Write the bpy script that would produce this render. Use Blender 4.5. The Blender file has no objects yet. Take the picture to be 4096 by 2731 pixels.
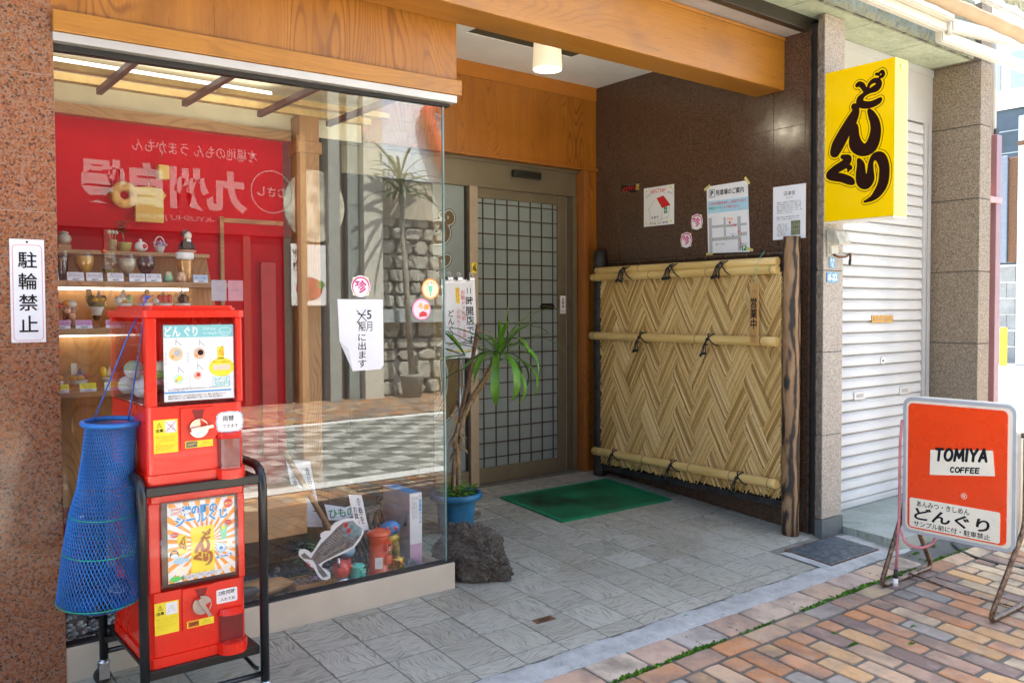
import bpy, bmesh, math, random
import numpy as np
from mathutils import Vector, Matrix
random.seed(7)
S = bpy.context.scene
COL = S.collection

# ------------------------------------------------------------------ camera, sky, sun, exposure
cd = bpy.data.cameras.new('camera')
cam = bpy.data.objects.new('camera', cd)
COL.objects.link(cam)
R_ = (0.77799, -0.62827, -0.00367); U_ = (0.02321, 0.0229, 0.99947); F_ = (0.62785, 0.77766, -0.0324)
cam.matrix_world = Matrix(((R_[0], U_[0], -F_[0], -2.0295), (R_[1], U_[1], -F_[1], -3.1581), (R_[2], U_[2], -F_[2], 1.21), (0, 0, 0, 1)))
cd.sensor_width = 36.0
cd.lens = 3448.25 * 36 / 4096
cd.shift_x = -102.06 / 4096
cd.shift_y = -15.63 / 4096
cd.clip_start = 0.05
cd.clip_end = 500
S.camera = cam

SUN_EL, SUN_AZ = 62.0, 12.0            # degrees; azimuth measured from +Y towards +X
w = bpy.data.worlds.new('World'); S.world = w; w.use_nodes = True
wt = w.node_tree; wt.nodes.clear()
sk = wt.nodes.new('ShaderNodeTexSky'); sk.sky_type = 'NISHITA'; sk.sun_disc = False
sk.sun_elevation = math.radians(SUN_EL); sk.sun_rotation = math.radians(SUN_AZ)
sk.air_density = 0.75; sk.dust_density = 2.4; sk.ozone_density = 0.5
wb = wt.nodes.new('ShaderNodeBackground'); wb.inputs[1].default_value = 0.15
wo = wt.nodes.new('ShaderNodeOutputWorld')
wt.links.new(sk.outputs[0], wb.inputs[0]); wt.links.new(wb.outputs[0], wo.inputs[0])
ld = bpy.data.lights.new('sun', 'SUN'); ld.energy = 4.2; ld.angle = math.radians(0.5); ld.color = (1.0, 0.96, 0.885)
sun = bpy.data.objects.new('sun', ld); COL.objects.link(sun)
sv = Vector((math.sin(math.radians(SUN_AZ)) * math.cos(math.radians(SUN_EL)), math.cos(math.radians(SUN_AZ)) * math.cos(math.radians(SUN_EL)), math.sin(math.radians(SUN_EL))))
sun.rotation_euler = sv.to_track_quat('Z', 'Y').to_euler()
sun.location = (3, 8, 12)
vs = S.view_settings
vs.view_transform = 'Standard'; vs.look = 'None'; vs.gamma = 1.0; vs.use_curve_mapping = False
vs.exposure = 2.78
vs.use_white_balance = True; vs.white_balance_temperature = 6600; vs.white_balance_tint = 3.0
cy = S.cycles
cy.use_denoising = True; cy.max_bounces = 10; cy.transparent_max_bounces = 16; cy.diffuse_bounces = 5; cy.glossy_bounces = 5
cy.sample_clamp_indirect = 6.0; cy.caustics_reflective = False; cy.caustics_refractive = False

# ------------------------------------------------------------------ node helpers
def nt(name):
    m = bpy.data.materials.new(name); m.use_nodes = True
    t = m.node_tree; t.nodes.clear()
    b = t.nodes.new('ShaderNodeBsdfPrincipled'); o = t.nodes.new('ShaderNodeOutputMaterial')
    t.links.new(b.outputs[0], o.inputs[0])
    return m, t, b
def put(t, sock, v):
    if hasattr(v, 'is_output'): t.links.new(v, sock)
    elif isinstance(v, (tuple, list)) and len(v) == 3 and len(getattr(sock, 'default_value', (0,) * 3)) == 4: sock.default_value = (*v, 1)
    else: sock.default_value = v
def nd(t, typ, ins=None, **at):
    n = t.nodes.new('ShaderNode' + typ)
    for k, v in at.items(): setattr(n, k, v)
    for k, v in (ins or {}).items(): put(t, n.inputs[k], v)
    return n
def ramp(t, fac, stops, interp='LINEAR'):
    n = t.nodes.new('ShaderNodeValToRGB'); r = n.color_ramp; r.interpolation = interp
    while len(r.elements) < len(stops): r.elements.new(0.5)
    for e, (p, c) in zip(r.elements, stops):
        e.position = p; e.color = (*c, 1) if len(c) == 3 else c
    put(t, n.inputs[0], fac)
    return n.outputs[0]
def mix(t, fac, a, b, blend='MIX'):
    n = t.nodes.new('ShaderNodeMix'); n.data_type = 'RGBA'; n.blend_type = blend
    put(t, n.inputs[0], fac); put(t, n.inputs[6], a); put(t, n.inputs[7], b)
    return n.outputs[2]
def coords(t, scale=(1, 1, 1), which='Object', rot=(0, 0, 0), rnd=0):
    tc = nd(t, 'TexCoord')
    v = tc.outputs[which]
    if rnd:
        oi = nd(t, 'ObjectInfo'); mu = nd(t, 'VectorMath', operation='SCALE'); t.links.new(oi.outputs['Random'], mu.inputs['Scale']); mu.inputs[0].default_value = (rnd, rnd * .7, rnd * 1.3)
        ad = nd(t, 'VectorMath', operation='ADD'); t.links.new(v, ad.inputs[0]); t.links.new(mu.outputs[0], ad.inputs[1]); v = ad.outputs[0]
    mp = nd(t, 'Mapping', {'Vector': v, 'Scale': scale, 'Rotation': rot})
    return mp.outputs[0]
def noise(t, vec, scale, detail=4, rough=.55, dist=0):
    return nd(t, 'TexNoise', {'Vector': vec, 'Scale': scale, 'Detail': detail, 'Roughness': rough, 'Distortion': dist}).outputs[0]
def bump(t, b, h, strength=.3, dist=.002):
    n = nd(t, 'Bump', {'Height': h, 'Strength': strength, 'Distance': dist}); t.links.new(n.outputs[0], b.inputs['Normal'])
def mathn(t, op, a, b=0.0):
    n = nd(t, 'Math', operation=op); put(t, n.inputs[0], a); put(t, n.inputs[1], b); return n.outputs[0]

MATS = {}
def M(name, col, rough=.5, metal=0.0, var=.08, vs=12.0, bmp=0.0, bs=60.0, bd=.001, coat=0.0, spec=.5, island=0.0, emit=None, alpha=None, trans=0.0, rvar=.035):
    """plain painted / moulded material with uneven tone, uneven gloss and a fine relief"""
    if name in MATS: return MATS[name]
    m, t, b = nt(name)
    v = coords(t)
    f = noise(t, v, vs, 5)
    lo = tuple(max(0, c * (1 - var * 1.6)) for c in col); hi = tuple(min(1, c * (1 + var)) for c in col)
    c = ramp(t, f, [(.3, lo), (.7, hi)])
    if island:
        g = nd(t, 'NewGeometry')
        c = mix(t, 1.0, c, ramp(t, g.outputs['Random Per Island'], [(0, (1 - island,) * 3), (1, (1 + island * .4,) * 3)]), 'MULTIPLY')
    put(t, b.inputs['Base Color'], c)
    rr = ramp(t, noise(t, v, vs * 2.3, 4), [(.3, (max(0, rough - rvar),) * 3), (.7, (min(1, rough + rvar),) * 3)])
    put(t, b.inputs['Roughness'], rr)
    b.inputs['Metallic'].default_value = metal
    b.inputs['Specular IOR Level'].default_value = spec
    b.inputs['Coat Weight'].default_value = coat
    b.inputs['Transmission Weight'].default_value = trans
    if emit: b.inputs['Emission Color'].default_value = (*emit[0], 1); b.inputs['Emission Strength'].default_value = emit[1]
    if alpha is not None: b.inputs['Alpha'].default_value = alpha
    if bmp: bump(t, b, noise(t, v, bs, 6, .6), bmp, bd)
    MATS[name] = m
    return m

# ------------------------------------------------------------------ surface materials
def wood(name, a, b_, dark, axis='Z', scale=1.0, rough=.42, coat=.15, flame=1.0):
    """varnished timber: fine fibres, soft tonal drift, cathedral figure in patches, small dark flecks"""
    m, t, b = nt(name)
    sw = lambda u, v: tuple(q * scale for q in {'Z': (u, u, v), 'X': (v, u, u), 'Y': (u, v, u)}[axis])
    fib = noise(t, coords(t, sw(75, 1.7)), 1.6, 6, .7, .5)
    tone = noise(t, coords(t, sw(5.5, .55)), 1.5, 4, .55, .8)
    blot = noise(t, coords(t, sw(2.2, 1.3)), 1.7, 5, .6, .3)
    warp = noise(t, coords(t, sw(2.6, .75)), 1.0, 2.0, .45)
    sp = nd(t, 'SeparateXYZ', {0: coords(t)})
    acr = {'Z': mathn(t, 'ADD', sp.outputs[0], sp.outputs[1]), 'X': mathn(t, 'ADD', sp.outputs[2], sp.outputs[1]), 'Y': mathn(t, 'ADD', sp.outputs[0], sp.outputs[2])}[axis]
    ph = mathn(t, 'ADD', mathn(t, 'ADD', mathn(t, 'MULTIPLY', acr, 150.0 * scale), mathn(t, 'MULTIPLY', warp, 250.0)), mathn(t, 'MULTIPLY', fib, 2.2))
    wv = mathn(t, 'ADD', mathn(t, 'MULTIPLY', mathn(t, 'SINE', ph), .5), .5)
    c = ramp(t, mathn(t, 'ADD', mathn(t, 'MULTIPLY', fib, .45), mathn(t, 'MULTIPLY', tone, .55)), [(.30, a), (.52, tuple((p + q) / 2 for p, q in zip(a, b_))), (.70, b_)])
    msk = ramp(t, noise(t, coords(t, sw(3.1, .35)), 1.3, 2, .5), [(.44, (.10,) * 3), (.58, (1, 1, 1))])
    fig = mathn(t, 'MULTIPLY', ramp(t, wv, [(.0, (.9, .9, .9)), (.16, (.5, .5, .5)), (.42, (0, 0, 0)), (1, (0, 0, 0))]), msk)
    c = mix(t, mathn(t, 'MULTIPLY', fig, .62 * flame), c, dark)
    c = mix(t, ramp(t, blot, [(.50, (0, 0, 0)), (.78, (.55, .55, .55))]), c, tuple(q * .55 for q in a))
    c = mix(t, ramp(t, noise(t, coords(t, sw(120, 9)), 1.0, 2), [(.66, (0, 0, 0)), (.74, (.45, .45, .45))]), c, tuple(q * .6 for q in dark))
    put(t, b.inputs['Base Color'], c)
    put(t, b.inputs['Roughness'], ramp(t, blot, [(.3, (rough + .12,) * 3), (.7, (rough - .08,) * 3)]))
    b.inputs['Coat Weight'].default_value = coat; b.inputs['Coat Roughness'].default_value = .3
    bump(t, b, mathn(t, 'SUBTRACT', fib, mathn(t, 'MULTIPLY', fig, .6)), .3, .0012)
    return m
WOOD_V = wood('varnished_wood_upright', (.28, .098, .009), (.47, .19, .020), (.12, .032, .004), 'Z')
WOOD_X = wood('varnished_wood_lengthways', (.33, .125, .011), (.51, .222, .026), (.17, .053, .006), 'X', 1, .4, .2, .5)
WOOD_Y = wood('varnished_wood_deep', (.45, .18, .03), (.58, .27, .06), (.25, .09, .02), 'Y')
WOOD_D = wood('entrance_veneer', (.29, .095, .007), (.42, .152, .013), (.10, .024, .003), 'Z', 1.1, .4, .2, 1.2)
WOOD_POST = wood('red_brown_door_post', (.30, .10, .022), (.42, .155, .035), (.16, .05, .015), 'Z')
WOOD_SH = wood('display_shelf_wood', (.36, .19, .07), (.50, .29, .12), (.22, .10, .03), 'X', 1.3, .5, .05)
WOOD_SHV = wood('display_backboard_wood', (.36, .17, .05), (.52, .27, .09), (.20, .08, .02), 'Z', 1.3, .5, .05)
WOOD_TAG = wood('cedar_tag', (.42, .23, .07), (.55, .33, .12), (.35, .17, .05), 'Z', 2.0, .6, 0)

def granite(name, cols, scale, rough, bmp=.05, spec=.5, stain=None):
    m, t, b = nt(name)
    v = coords(t)
    vo = nd(t, 'TexVoronoi', {'Vector': v, 'Scale': scale, 'Randomness': 1.0}, feature='F1').outputs['Color']
    sx = nd(t, 'SeparateColor', {'Color': vo}).outputs[0]
    n2 = noise(t, v, scale * .55, 6, .7)
    f = mathn(t, 'ADD', mathn(t, 'MULTIPLY', sx, .55), mathn(t, 'MULTIPLY', n2, .55))
    c = ramp(t, f, cols)
    if stain: c = mix(t, ramp(t, noise(t, v, 1.7, 4), [(.45, (0, 0, 0)), (.75, (.6, .6, .6))]), c, stain)
    put(t, b.inputs['Base Color'], c)
    put(t, b.inputs['Roughness'], ramp(t, noise(t, v, 9, 4), [(.3, (max(.02, rough - .06),) * 3), (.7, (rough + .08,) * 3)]))
    b.inputs['Specular IOR Level'].default_value = spec
    if bmp: bump(t, b, f, bmp, .001)
    return m
GRAN_RED = granite('polished_red_granite', [(.20, (.022, .018, .02)), (.31, (.11, .062, .042)), (.42, (.27, .095, .036)), (.56, (.34, .14, .062)), (.68, (.27, .18, .13)), (.85, (.21, .068, .028))], 165, .14, .0)
GRAN_BRN = granite('polished_brown_granite', [(.2, (.037, .023, .015)), (.38, (.064, .037, .024)), (.55, (.094, .052, .032)), (.72, (.118, .069, .044)), (.9, (.077, .042, .028))], 170, .19, .01)
STONE = granite('honed_taupe_stone', [(.2, (.10, .075, .05)), (.42, (.19, .145, .10)), (.62, (.24, .185, .13)), (.8, (.34, .275, .20)), (.95, (.17, .125, .085))], 170, .6, .08, .4)
STONE_L = granite('honed_pale_stone', [(.2, (.20, .165, .13)), (.42, (.33, .275, .225)), (.62, (.38, .325, .27)), (.8, (.48, .42, .36)), (.95, (.28, .225, .18))], 170, .6, .08, .4)

def roughstone(name, a, b_, dark, bd=.02, sc=9):
    m, t, b = nt(name)
    v = coords(t)
    n1 = noise(t, v, sc, 9, .62, .6); n2 = noise(t, v, sc * 6, 5, .6)
    c = ramp(t, n1, [(.3, dark), (.48, a), (.7, b_)])
    c = mix(t, .35, c, ramp(t, n2, [(.35, tuple(q * .6 for q in a)), (.65, b_)]))
    put(t, b.inputs['Base Color'], c); b.inputs['Roughness'].default_value = .85
    h = mathn(t, 'ADD', n1, mathn(t, 'MULTIPLY', n2, .25))
    bump(t, b, h, .9, bd)
    return m
LEDGE_M = roughstone('split_face_green_grey_stone', (.23, .24, .17), (.33, .34, .25), (.10, .105, .075), .015, 14)
LEDGE_U = roughstone('lit_tone_underside_stone', (.40, .45, .33), (.52, .57, .43), (.26, .29, .21), .004, 7)  # smoother underside; the greenish light on it is put into the colour
SPLIT = roughstone('split_face_brown_stone', (.20, .16, .12), (.33, .27, .21), (.08, .065, .05), .012, 40)
LAVA = roughstone('black_lava_rock', (.085, .075, .06), (.17, .15, .125), (.022, .02, .017), .03, 16)
WALLSTONE = roughstone('pale_wall_stone', (.42, .40, .34), (.62, .60, .53), (.22, .21, .18), .02, 5)

def concrete(name, a, b_, dark, scale=6):
    m, t, b = nt(name)
    v = coords(t)
    c = ramp(t, noise(t, v, scale, 8, .65), [(.3, a), (.7, b_)])
    cr = nd(t, 'TexVoronoi', {'Vector': v, 'Scale': scale * .35}, feature='DISTANCE_TO_EDGE').outputs['Distance']
    c = mix(t, ramp(t, noise(t, v, scale * 9, 4), [(.55, (0, 0, 0)), (.75, (.5, .5, .5))]), c, dark)
    put(t, b.inputs['Base Color'], c); b.inputs['Roughness'].default_value = .88
    bump(t, b, noise(t, v, scale * 12, 7, .65), .5, .003)
    return m
CONC = concrete('worn_kerb_concrete', (.27, .27, .25), (.49, .485, .455), (.15, .145, .125), 11)
CONC_G = concrete('mossy_step_concrete', (.25, .28, .22), (.40, .41, .36), (.12, .17, .09), 4)
MORTAR = concrete('grey_paving_mortar', (.075, .072, .06), (.145, .14, .12), (.035, .045, .02), 9)
BLOCK = concrete('grey_block_wall', (.20, .20, .20), (.30, .30, .29), (.12, .12, .12), 3)
GROUT = concrete('tile_grout', (.13, .12, .095), (.24, .225, .185), (.08, .072, .06), 12)

def tile_mat():
    m, t, b = nt('rippled_floor_tile')
    v = coords(t, rnd=37.0)
    wrp = nd(t, 'TexNoise', {'Vector': v, 'Scale': 9.0, 'Detail': 1.0}).outputs['Color']
    sc = nd(t, 'VectorMath', {0: wrp, 1: (.09, .09, .0)}, operation='MULTIPLY').outputs[0]
    vv = nd(t, 'VectorMath', {0: v, 1: sc}, operation='ADD').outputs[0]
    st_ = nd(t, 'Mapping', {'Vector': vv, 'Scale': (15, 105, 14)}).outputs[0]
    rid = noise(t, st_, 1.0, 3.0, .5)
    fine = noise(t, v, 160, 4)
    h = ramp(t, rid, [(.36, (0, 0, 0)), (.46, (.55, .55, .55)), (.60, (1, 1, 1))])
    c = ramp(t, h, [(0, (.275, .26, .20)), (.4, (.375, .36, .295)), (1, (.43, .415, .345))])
    oi = nd(t, 'ObjectInfo')
    c = mix(t, 1.0, c, ramp(t, oi.outputs['Random'], [(0, (.86, .85, .82)), (1, (1.08, 1.08, 1.08))]), 'MULTIPLY')
    tc = nd(t, 'NewGeometry')
    stn = noise(t, tc.outputs['Position'], 2.3, 5, .6)
    c = mix(t, ramp(t, stn, [(.52, (0, 0, 0)), (.75, (.6, .6, .6))]), c, (.25, .215, .145))
    c = mix(t, ramp(t, noise(t, tc.outputs['Position'], 9, 6, .7), [(.6, (0, 0, 0)), (.8, (.35, .35, .35))]), c, (.42, .40, .36))
    put(t, b.inputs['Base Color'], c)
    put(t, b.inputs['Roughness'], ramp(t, h, [(0, (.62,) * 3), (1, (.36,) * 3)]))
    bump(t, b, mathn(t, 'ADD', h, mathn(t, 'MULTIPLY', fine, .1)), .6, .004)
    return m
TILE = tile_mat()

def paver_mat(name='clay_paver', use_obj=True):
    m, t, b = nt(name)
    if use_obj: base = nd(t, 'ObjectInfo').outputs['Color']
    else:
        g = nd(t, 'NewGeometry')
        base = ramp(t, g.outputs['Random Per Island'], [(i / 8, c) for i, c in enumerate(PAVER_COLS)], 'CONSTANT')
    v = coords(t, rnd=23.0) if use_obj else coords(t)
    n1 = noise(t, v, 5.5, 5, .6); n2 = noise(t, v, 55, 6, .65)
    c = mix(t, ramp(t, n1, [(.44, (0, 0, 0)), (.66, (.75, .75, .75))]), base, (.16, .13, .11))
    c = mix(t, ramp(t, noise(t, v, 13, 4), [(.5, (0, 0, 0)), (.8, (.45, .45, .45))]), c, (.50, .40, .30))
    c = mix(t, ramp(t, n2, [(.60, (0, 0, 0)), (.72, (.5, .5, .5))]), c, (.13, .10, .08))
    put(t, b.inputs['Base Color'], c)
    put(t, b.inputs['Roughness'], ramp(t, n2, [(.3, (.65,) * 3), (.7, (.9,) * 3)])); b.inputs['Specular IOR Level'].default_value = .25
    bump(t, b, mathn(t, 'ADD', n1, n2), .3, .0022)
    return m
PAVER_COLS = [(.48, .215, .09), (.50, .30, .14), (.36, .225, .155), (.49, .33, .21), (.29, .26, .225), (.22, .15, .125), (.54, .41, .26), (.45, .23, .12)]
PAVER = paver_mat(); PAVER_S = paver_mat('clay_paver_distant', False)

def glass_mat(name='clear_glass', tint=(1, 1, 1), ior=1.52, boost=1.0, rough=0.0):
    m, t, b = nt(name); t.nodes.remove(b)
    o = [n for n in t.nodes if n.type == 'OUTPUT_MATERIAL'][0]
    fc_ = nd(t, 'LayerWeight', {'Blend': .5}).outputs['Facing']; f0 = ((ior - 1) / (ior + 1)) ** 2 * boost      # same from both sides of the sheet
    f = mathn(t, 'MINIMUM', mathn(t, 'ADD', mathn(t, 'MULTIPLY', mathn(t, 'POWER', fc_, 5.0), 1 - f0), f0), 1.0)
    tr = nd(t, 'BsdfTransparent', {'Color': tint}); gl = nd(t, 'BsdfAnisotropic' if False else 'BsdfGlossy', {'Color': (1, 1, 1), 'Roughness': rough})
    mx = nd(t, 'MixShader', {0: f, 1: tr.outputs[0], 2: gl.outputs[0]})
    t.links.new(mx.outputs[0], o.inputs[0])
    return m
GLASS = glass_mat('window_glass', (.96, .975, .97), 1.52, 2.1)      # one sheet stands for both faces of the pane
CLEAR = glass_mat('clear_plastic', (1, 1, 1), 1.45, 1.1, .03)
CLEAR_P = glass_mat('pinkish_clear_plastic', (.95, .86, .89), 1.45, 1.3, .05)
GLASSWARE = glass_mat('glassware', (.95, .96, .95), 1.45, 1.6, .02)

def frosted():
    m, t, b = nt('frosted_door_glass')
    v = coords(t)
    put(t, b.inputs['Base Color'], ramp(t, noise(t, v, 1.4, 4), [(.3, (.20, .245, .235)), (.7, (.29, .34, .325))]))
    b.inputs['Roughness'].default_value = .32; b.inputs['Specular IOR Level'].default_value = .6
    bump(t, b, noise(t, v, 900, 2), .08, .0005)
    return m
FROST = frosted()

def bamboo_mat():
    m, t, b = nt('dried_bamboo')
    v = coords(t)
    c = ramp(t, noise(t, coords(t, (9, 1.2, 9)), 3, 6, .6), [(.3, (.58, .38, .12)), (.7, (.76, .55, .22))])
    c = mix(t, ramp(t, noise(t, v, 14, 5, .7), [(.6, (0, 0, 0)), (.8, (.5, .5, .5))]), c, (.36, .235, .09))
    put(t, b.inputs['Base Color'], c); b.inputs['Roughness'].default_value = .38
    b.inputs['Coat Weight'].default_value = .1
    return m
BAMBOO = bamboo_mat()
def reed_mat():
    m, t, b = nt('split_reed')
    g = nd(t, 'NewGeometry'); ri = g.outputs['Random Per Island']
    c = ramp(t, ri, [(0, (.36, .205, .055)), (.25, (.56, .36, .115)), (.6, (.72, .50, .20)), (.85, (.82, .62, .30)), (1, (.50, .285, .08))])
    c = mix(t, ramp(t, noise(t, coords(t), 22, 5, .7), [(.58, (0, 0, 0)), (.75, (.6, .6, .6))]), c, (.30, .17, .05))
    put(t, b.inputs['Base Color'], c); b.inputs['Roughness'].default_value = .5
    return m
REED = reed_mat()
def charred():
    m, t, b = nt('scorched_log')
    v = coords(t, (8, 8, 2.6))
    n1 = noise(t, v, 1.5, 5, .55, 1.6)
    wv = nd(t, 'TexWave', {'Vector': v, 'Scale': 1.1, 'Distortion': 8, 'Detail': 3, 'Detail Scale': 1.2}, bands_direction='X').outputs[0]
    c = ramp(t, mathn(t, 'ADD', mathn(t, 'MULTIPLY', n1, .65), mathn(t, 'MULTIPLY', wv, .35)), [(.38, (.020, .016, .014)), (.47, (.085, .05, .025)), (.56, (.23, .13, .06)), (.8, (.36, .22, .11))])
    put(t, b.inputs['Base Color'], c); b.inputs['Roughness'].default_value = .6
    bump(t, b, n1, .4, .004)
    return m
CHAR = charred()
CHAR_D = M('charred_dark_wood', (.028, .026, .026), .6, var=.5, vs=20, bmp=.5, bs=50, bd=.004)
RED = M('glossy_red_plastic', (.80, .017, .004), .3, var=.07, vs=3, coat=.25, rvar=.08, bmp=.05, bs=30)
BLACKM = M('black_powder_coated_steel', (.012, .012, .013), .32, var=.3, bmp=.1, bs=200)
STEEL = M('zinc_plated_steel', (.55, .56, .58), .3, .9, var=.1)
CHROME = M('chrome_plastic', (.70, .71, .73), .12, 1.0, var=.05)
WHITE = M('white_print', (.82, .82, .82), .5, var=.02, vs=30)
PAPER = M('white_paper', (.80, .80, .82), .7, var=.03, vs=9, bmp=.12, bs=18, bd=.004)
BLACKI = M('black_ink', (.010, .010, .012), .6, var=.1, spec=.2)
REDI = M('red_ink', (.62, .02, .025), .5, var=.04)
GREENI = M('green_ink', (.02, .28, .10), .5, var=.04)
BLUEI = M('blue_ink', (.04, .30, .66), .5, var=.04)
LBLUEI = M('pale_blue_ink', (.40, .64, .78), .5, var=.03)
GREYI = M('grey_ink', (.45, .46, .47), .5, var=.03)
YELI = M('yellow_ink', (.90, .72, .03), .5, var=.03)
ORI = M('orange_ink', (.90, .33, .02), .5, var=.03)
PINKI = M('magenta_ink', (.58, .02, .20), .5, var=.03)
PALEPINK = M('pale_pink_card', (.72, .38, .55), .5, var=.03)
TEALI = M('teal_ink', (.22, .58, .60), .5, var=.03)
CREAM = M('cream_sign_plastic', (.82, .76, .62), .3, var=.03, vs=4, coat=.1)
SIGNRED = M('orange_red_sign_plastic', (.82, .058, .007), .28, var=.03, vs=4, coat=.2)
SIGNYEL = M('yellow_sign_acrylic', (.96, .62, .001), .18, var=.015, vs=3, coat=.4)
LOGO = M('dark_brown_vinyl', (.018, .0035, .002), .45, var=.0, spec=.15, rvar=.0)
ALU = M('pale_anodised_aluminium', (.56, .54, .50), .4, .35, var=.05, vs=4)
BRONZE = M('bronze_anodised_aluminium', (.23, .195, .125), .36, .45, var=.08, vs=6)
SILLP = M('beige_painted_sill', (.56, .49, .385), .5, var=.06, vs=6, bmp=.1, bs=80)
DARKM = M('dark_rubber', (.02, .019, .018), .6, var=.2)
CEIL = M('white_plaster_ceiling', (.78, .78, .76), .85, var=.06, vs=3, bmp=.25, bs=22, bd=.004)
SHUT = M('white_shutter_paint', (.60, .60, .595), .4, var=.07, vs=3, bmp=.05)
SHUTG = M('grey_white_shutter_box', (.50, .505, .505), .5, var=.05, vs=3, bmp=.08, bs=30)
RUST = M('rusty_steel', (.16, .075, .035), .7, .3, var=.5, vs=40, bmp=.4, bs=90)
STANDM = M('rust_worn_steel_tube', (.22, .145, .10), .45, .6, var=.5, vs=60, bmp=.3, bs=120)
PURPLE = M('mauve_painted_duct', (.25, .12, .14), .4, var=.06, vs=5)
GREENMAT = M('green_rubber_mat', (.006, .14, .055), .55, var=.55, vs=3.2, bmp=.5, bs=260, bd=.002)
BLUEPOT = M('blue_plastic_pot', (.02, .15, .30), .4, var=.35, vs=9, bmp=.15)
NETM = M('blue_nylon_net', (.02, .16, .50), .45, var=.1)
NETR = M('green_coated_wire', (.01, .28, .18), .35, var=.1)
CORDK = M('black_hemp_rope', (.012, .012, .014), .8, var=.3, bmp=.6, bs=300)
MOSS = M('green_moss', (.09, .19, .02), .9, var=.5, vs=60, bmp=.6, bs=120, bd=.006)
LEAF = M('yucca_leaf', (.13, .33, .025), .38, var=.35, vs=7, island=.35)
LEAFD = M('dry_leaf', (.40, .27, .11), .7, var=.3, vs=20, island=.3)
SPROUT = M('bright_clover_leaf', (.13, .32, .025), .5, var=.3, vs=30, island=.4)
SOIL = M('potting_soil', (.05, .035, .022), .95, var=.4, vs=50, bmp=.6, bs=90, bd=.006)
PEB = M('pale_pebble', (.55, .55, .51), .5, var=.15, vs=40, island=.55)
REDWALL = M('red_display_backdrop', (.52, .001, .006), .7, var=.07, vs=5, spec=.1)
MOSSJ = MOSS

# ------------------------------------------------------------------ mesh helpers
def box(bm, x0, x1, y0, y1, z0, z1, bev=0.0, seg=2):
    vs_ = [bm.verts.new((x, y, z)) for x in (x0, x1) for y in (y0, y1) for z in (z0, z1)]
    fs = [bm.faces.new([vs_[i] for i in q]) for q in ((0, 1, 3, 2), (4, 6, 7, 5), (0, 4, 5, 1), (2, 3, 7, 6), (0, 2, 6, 4), (1, 5, 7, 3))]
    if bev:
        es = list({e for f in fs for e in f.edges})
        bmesh.ops.bevel(bm, geom=es, offset=bev, segments=seg, profile=.6, affect='EDGES')
def tube(bm, pts, r, n=8, cap=True):
    pts = [Vector(p) for p in pts]; k = len(pts)
    rr = r if isinstance(r, (list, tuple)) else [r] * k
    tan = [(pts[min(i + 1, k - 1)] - pts[max(i - 1, 0)]).normalized() for i in range(k)]
    a = Vector((0, 0, 1)) if abs(tan[0].z) < .9 else Vector((1, 0, 0))
    u = tan[0].cross(a).normalized(); rings = []
    for i in range(k):
        u = (u - tan[i] * u.dot(tan[i])).normalized(); v = tan[i].cross(u)
        rings.append([bm.verts.new(pts[i] + (u * math.cos(2 * math.pi * j / n) + v * math.sin(2 * math.pi * j / n)) * rr[i]) for j in range(n)])
    for i in range(k - 1):
        for j in range(n):
            f = bm.faces.new((rings[i][j], rings[i][(j + 1) % n], rings[i + 1][(j + 1) % n], rings[i + 1][j])); f.smooth = True
    if cap and n > 2:
        bm.faces.new(rings[0][::-1]); bm.faces.new(rings[-1])
def arc(pts, rad, seg=6):
    """polyline with rounded corners"""
    pts = [Vector(p) for p in pts]; out = [pts[0]]
    for i in range(1, len(pts) - 1):
        p, a, b = pts[i], (pts[i - 1] - pts[i]), (pts[i + 1] - pts[i])
        d = min(rad, a.length * .49, b.length * .49); a = p + a.normalized() * d; b = p + b.normalized() * d
        for s in range(seg + 1):
            q = s / seg; out.append(a * (1 - q) ** 2 + p * 2 * q * (1 - q) + b * q * q)
    out.append(pts[-1]); return out
def lathe(bm, prof, n=24, c=(0, 0, 0), smooth=True, axis='Z'):
    rings = []
    for r, z in prof:
        if r < 1e-6: rings.append([bm.verts.new((c[0], c[1], c[2] + z))])
        else: rings.append([bm.verts.new((c[0] + r * math.cos(2 * math.pi * j / n), c[1] + r * math.sin(2 * math.pi * j / n), c[2] + z)) for j in range(n)])
    for a, b in zip(rings, rings[1:]):
        for j in range(n):
            q = [a[j % len(a)], a[(j + 1) % len(a)], b[(j + 1) % len(b)], b[j % len(b)]]
            q = list(dict.fromkeys(q))
            if len(q) > 2: f = bm.faces.new(q); f.smooth = smooth
    if len(rings[0]) > 1: bm.faces.new(rings[0][::-1])
    if len(rings[-1]) > 1: bm.faces.new(rings[-1])
def ball(bm, c, r, n=12, sq=(1, 1, 1)):
    k = max(5, n // 2 + 1)
    st = len(bm.verts)
    lathe(bm, [(r * math.sin(math.pi * i / k), -r * math.cos(math.pi * i / k)) for i in range(k + 1)], n)
    bm.verts.ensure_lookup_table()
    for v in bm.verts[st:]:
        v.co = Vector((v.co.x * sq[0] + c[0], v.co.y * sq[1] + c[1], v.co.z * sq[2] + c[2]))
class Fr:
    """a flat drawing frame: origin, right and up vectors; n points at the viewer"""
    def __init__(s, o, u, v): s.o, s.u, s.v = Vector(o), Vector(u).normalized(), Vector(v).normalized(); s.n = s.u.cross(s.v)
    def __call__(s, a, b, h=0.0): return s.o + s.u * a + s.v * b + s.n * h
def fY(x, z, y): return Fr((x, y, z), (1, 0, 0), (0, 0, 1))          # faces -Y
def fX(y, z, x): return Fr((x, y, z), (0, -1, 0), (0, 0, 1))         # faces -X
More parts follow.
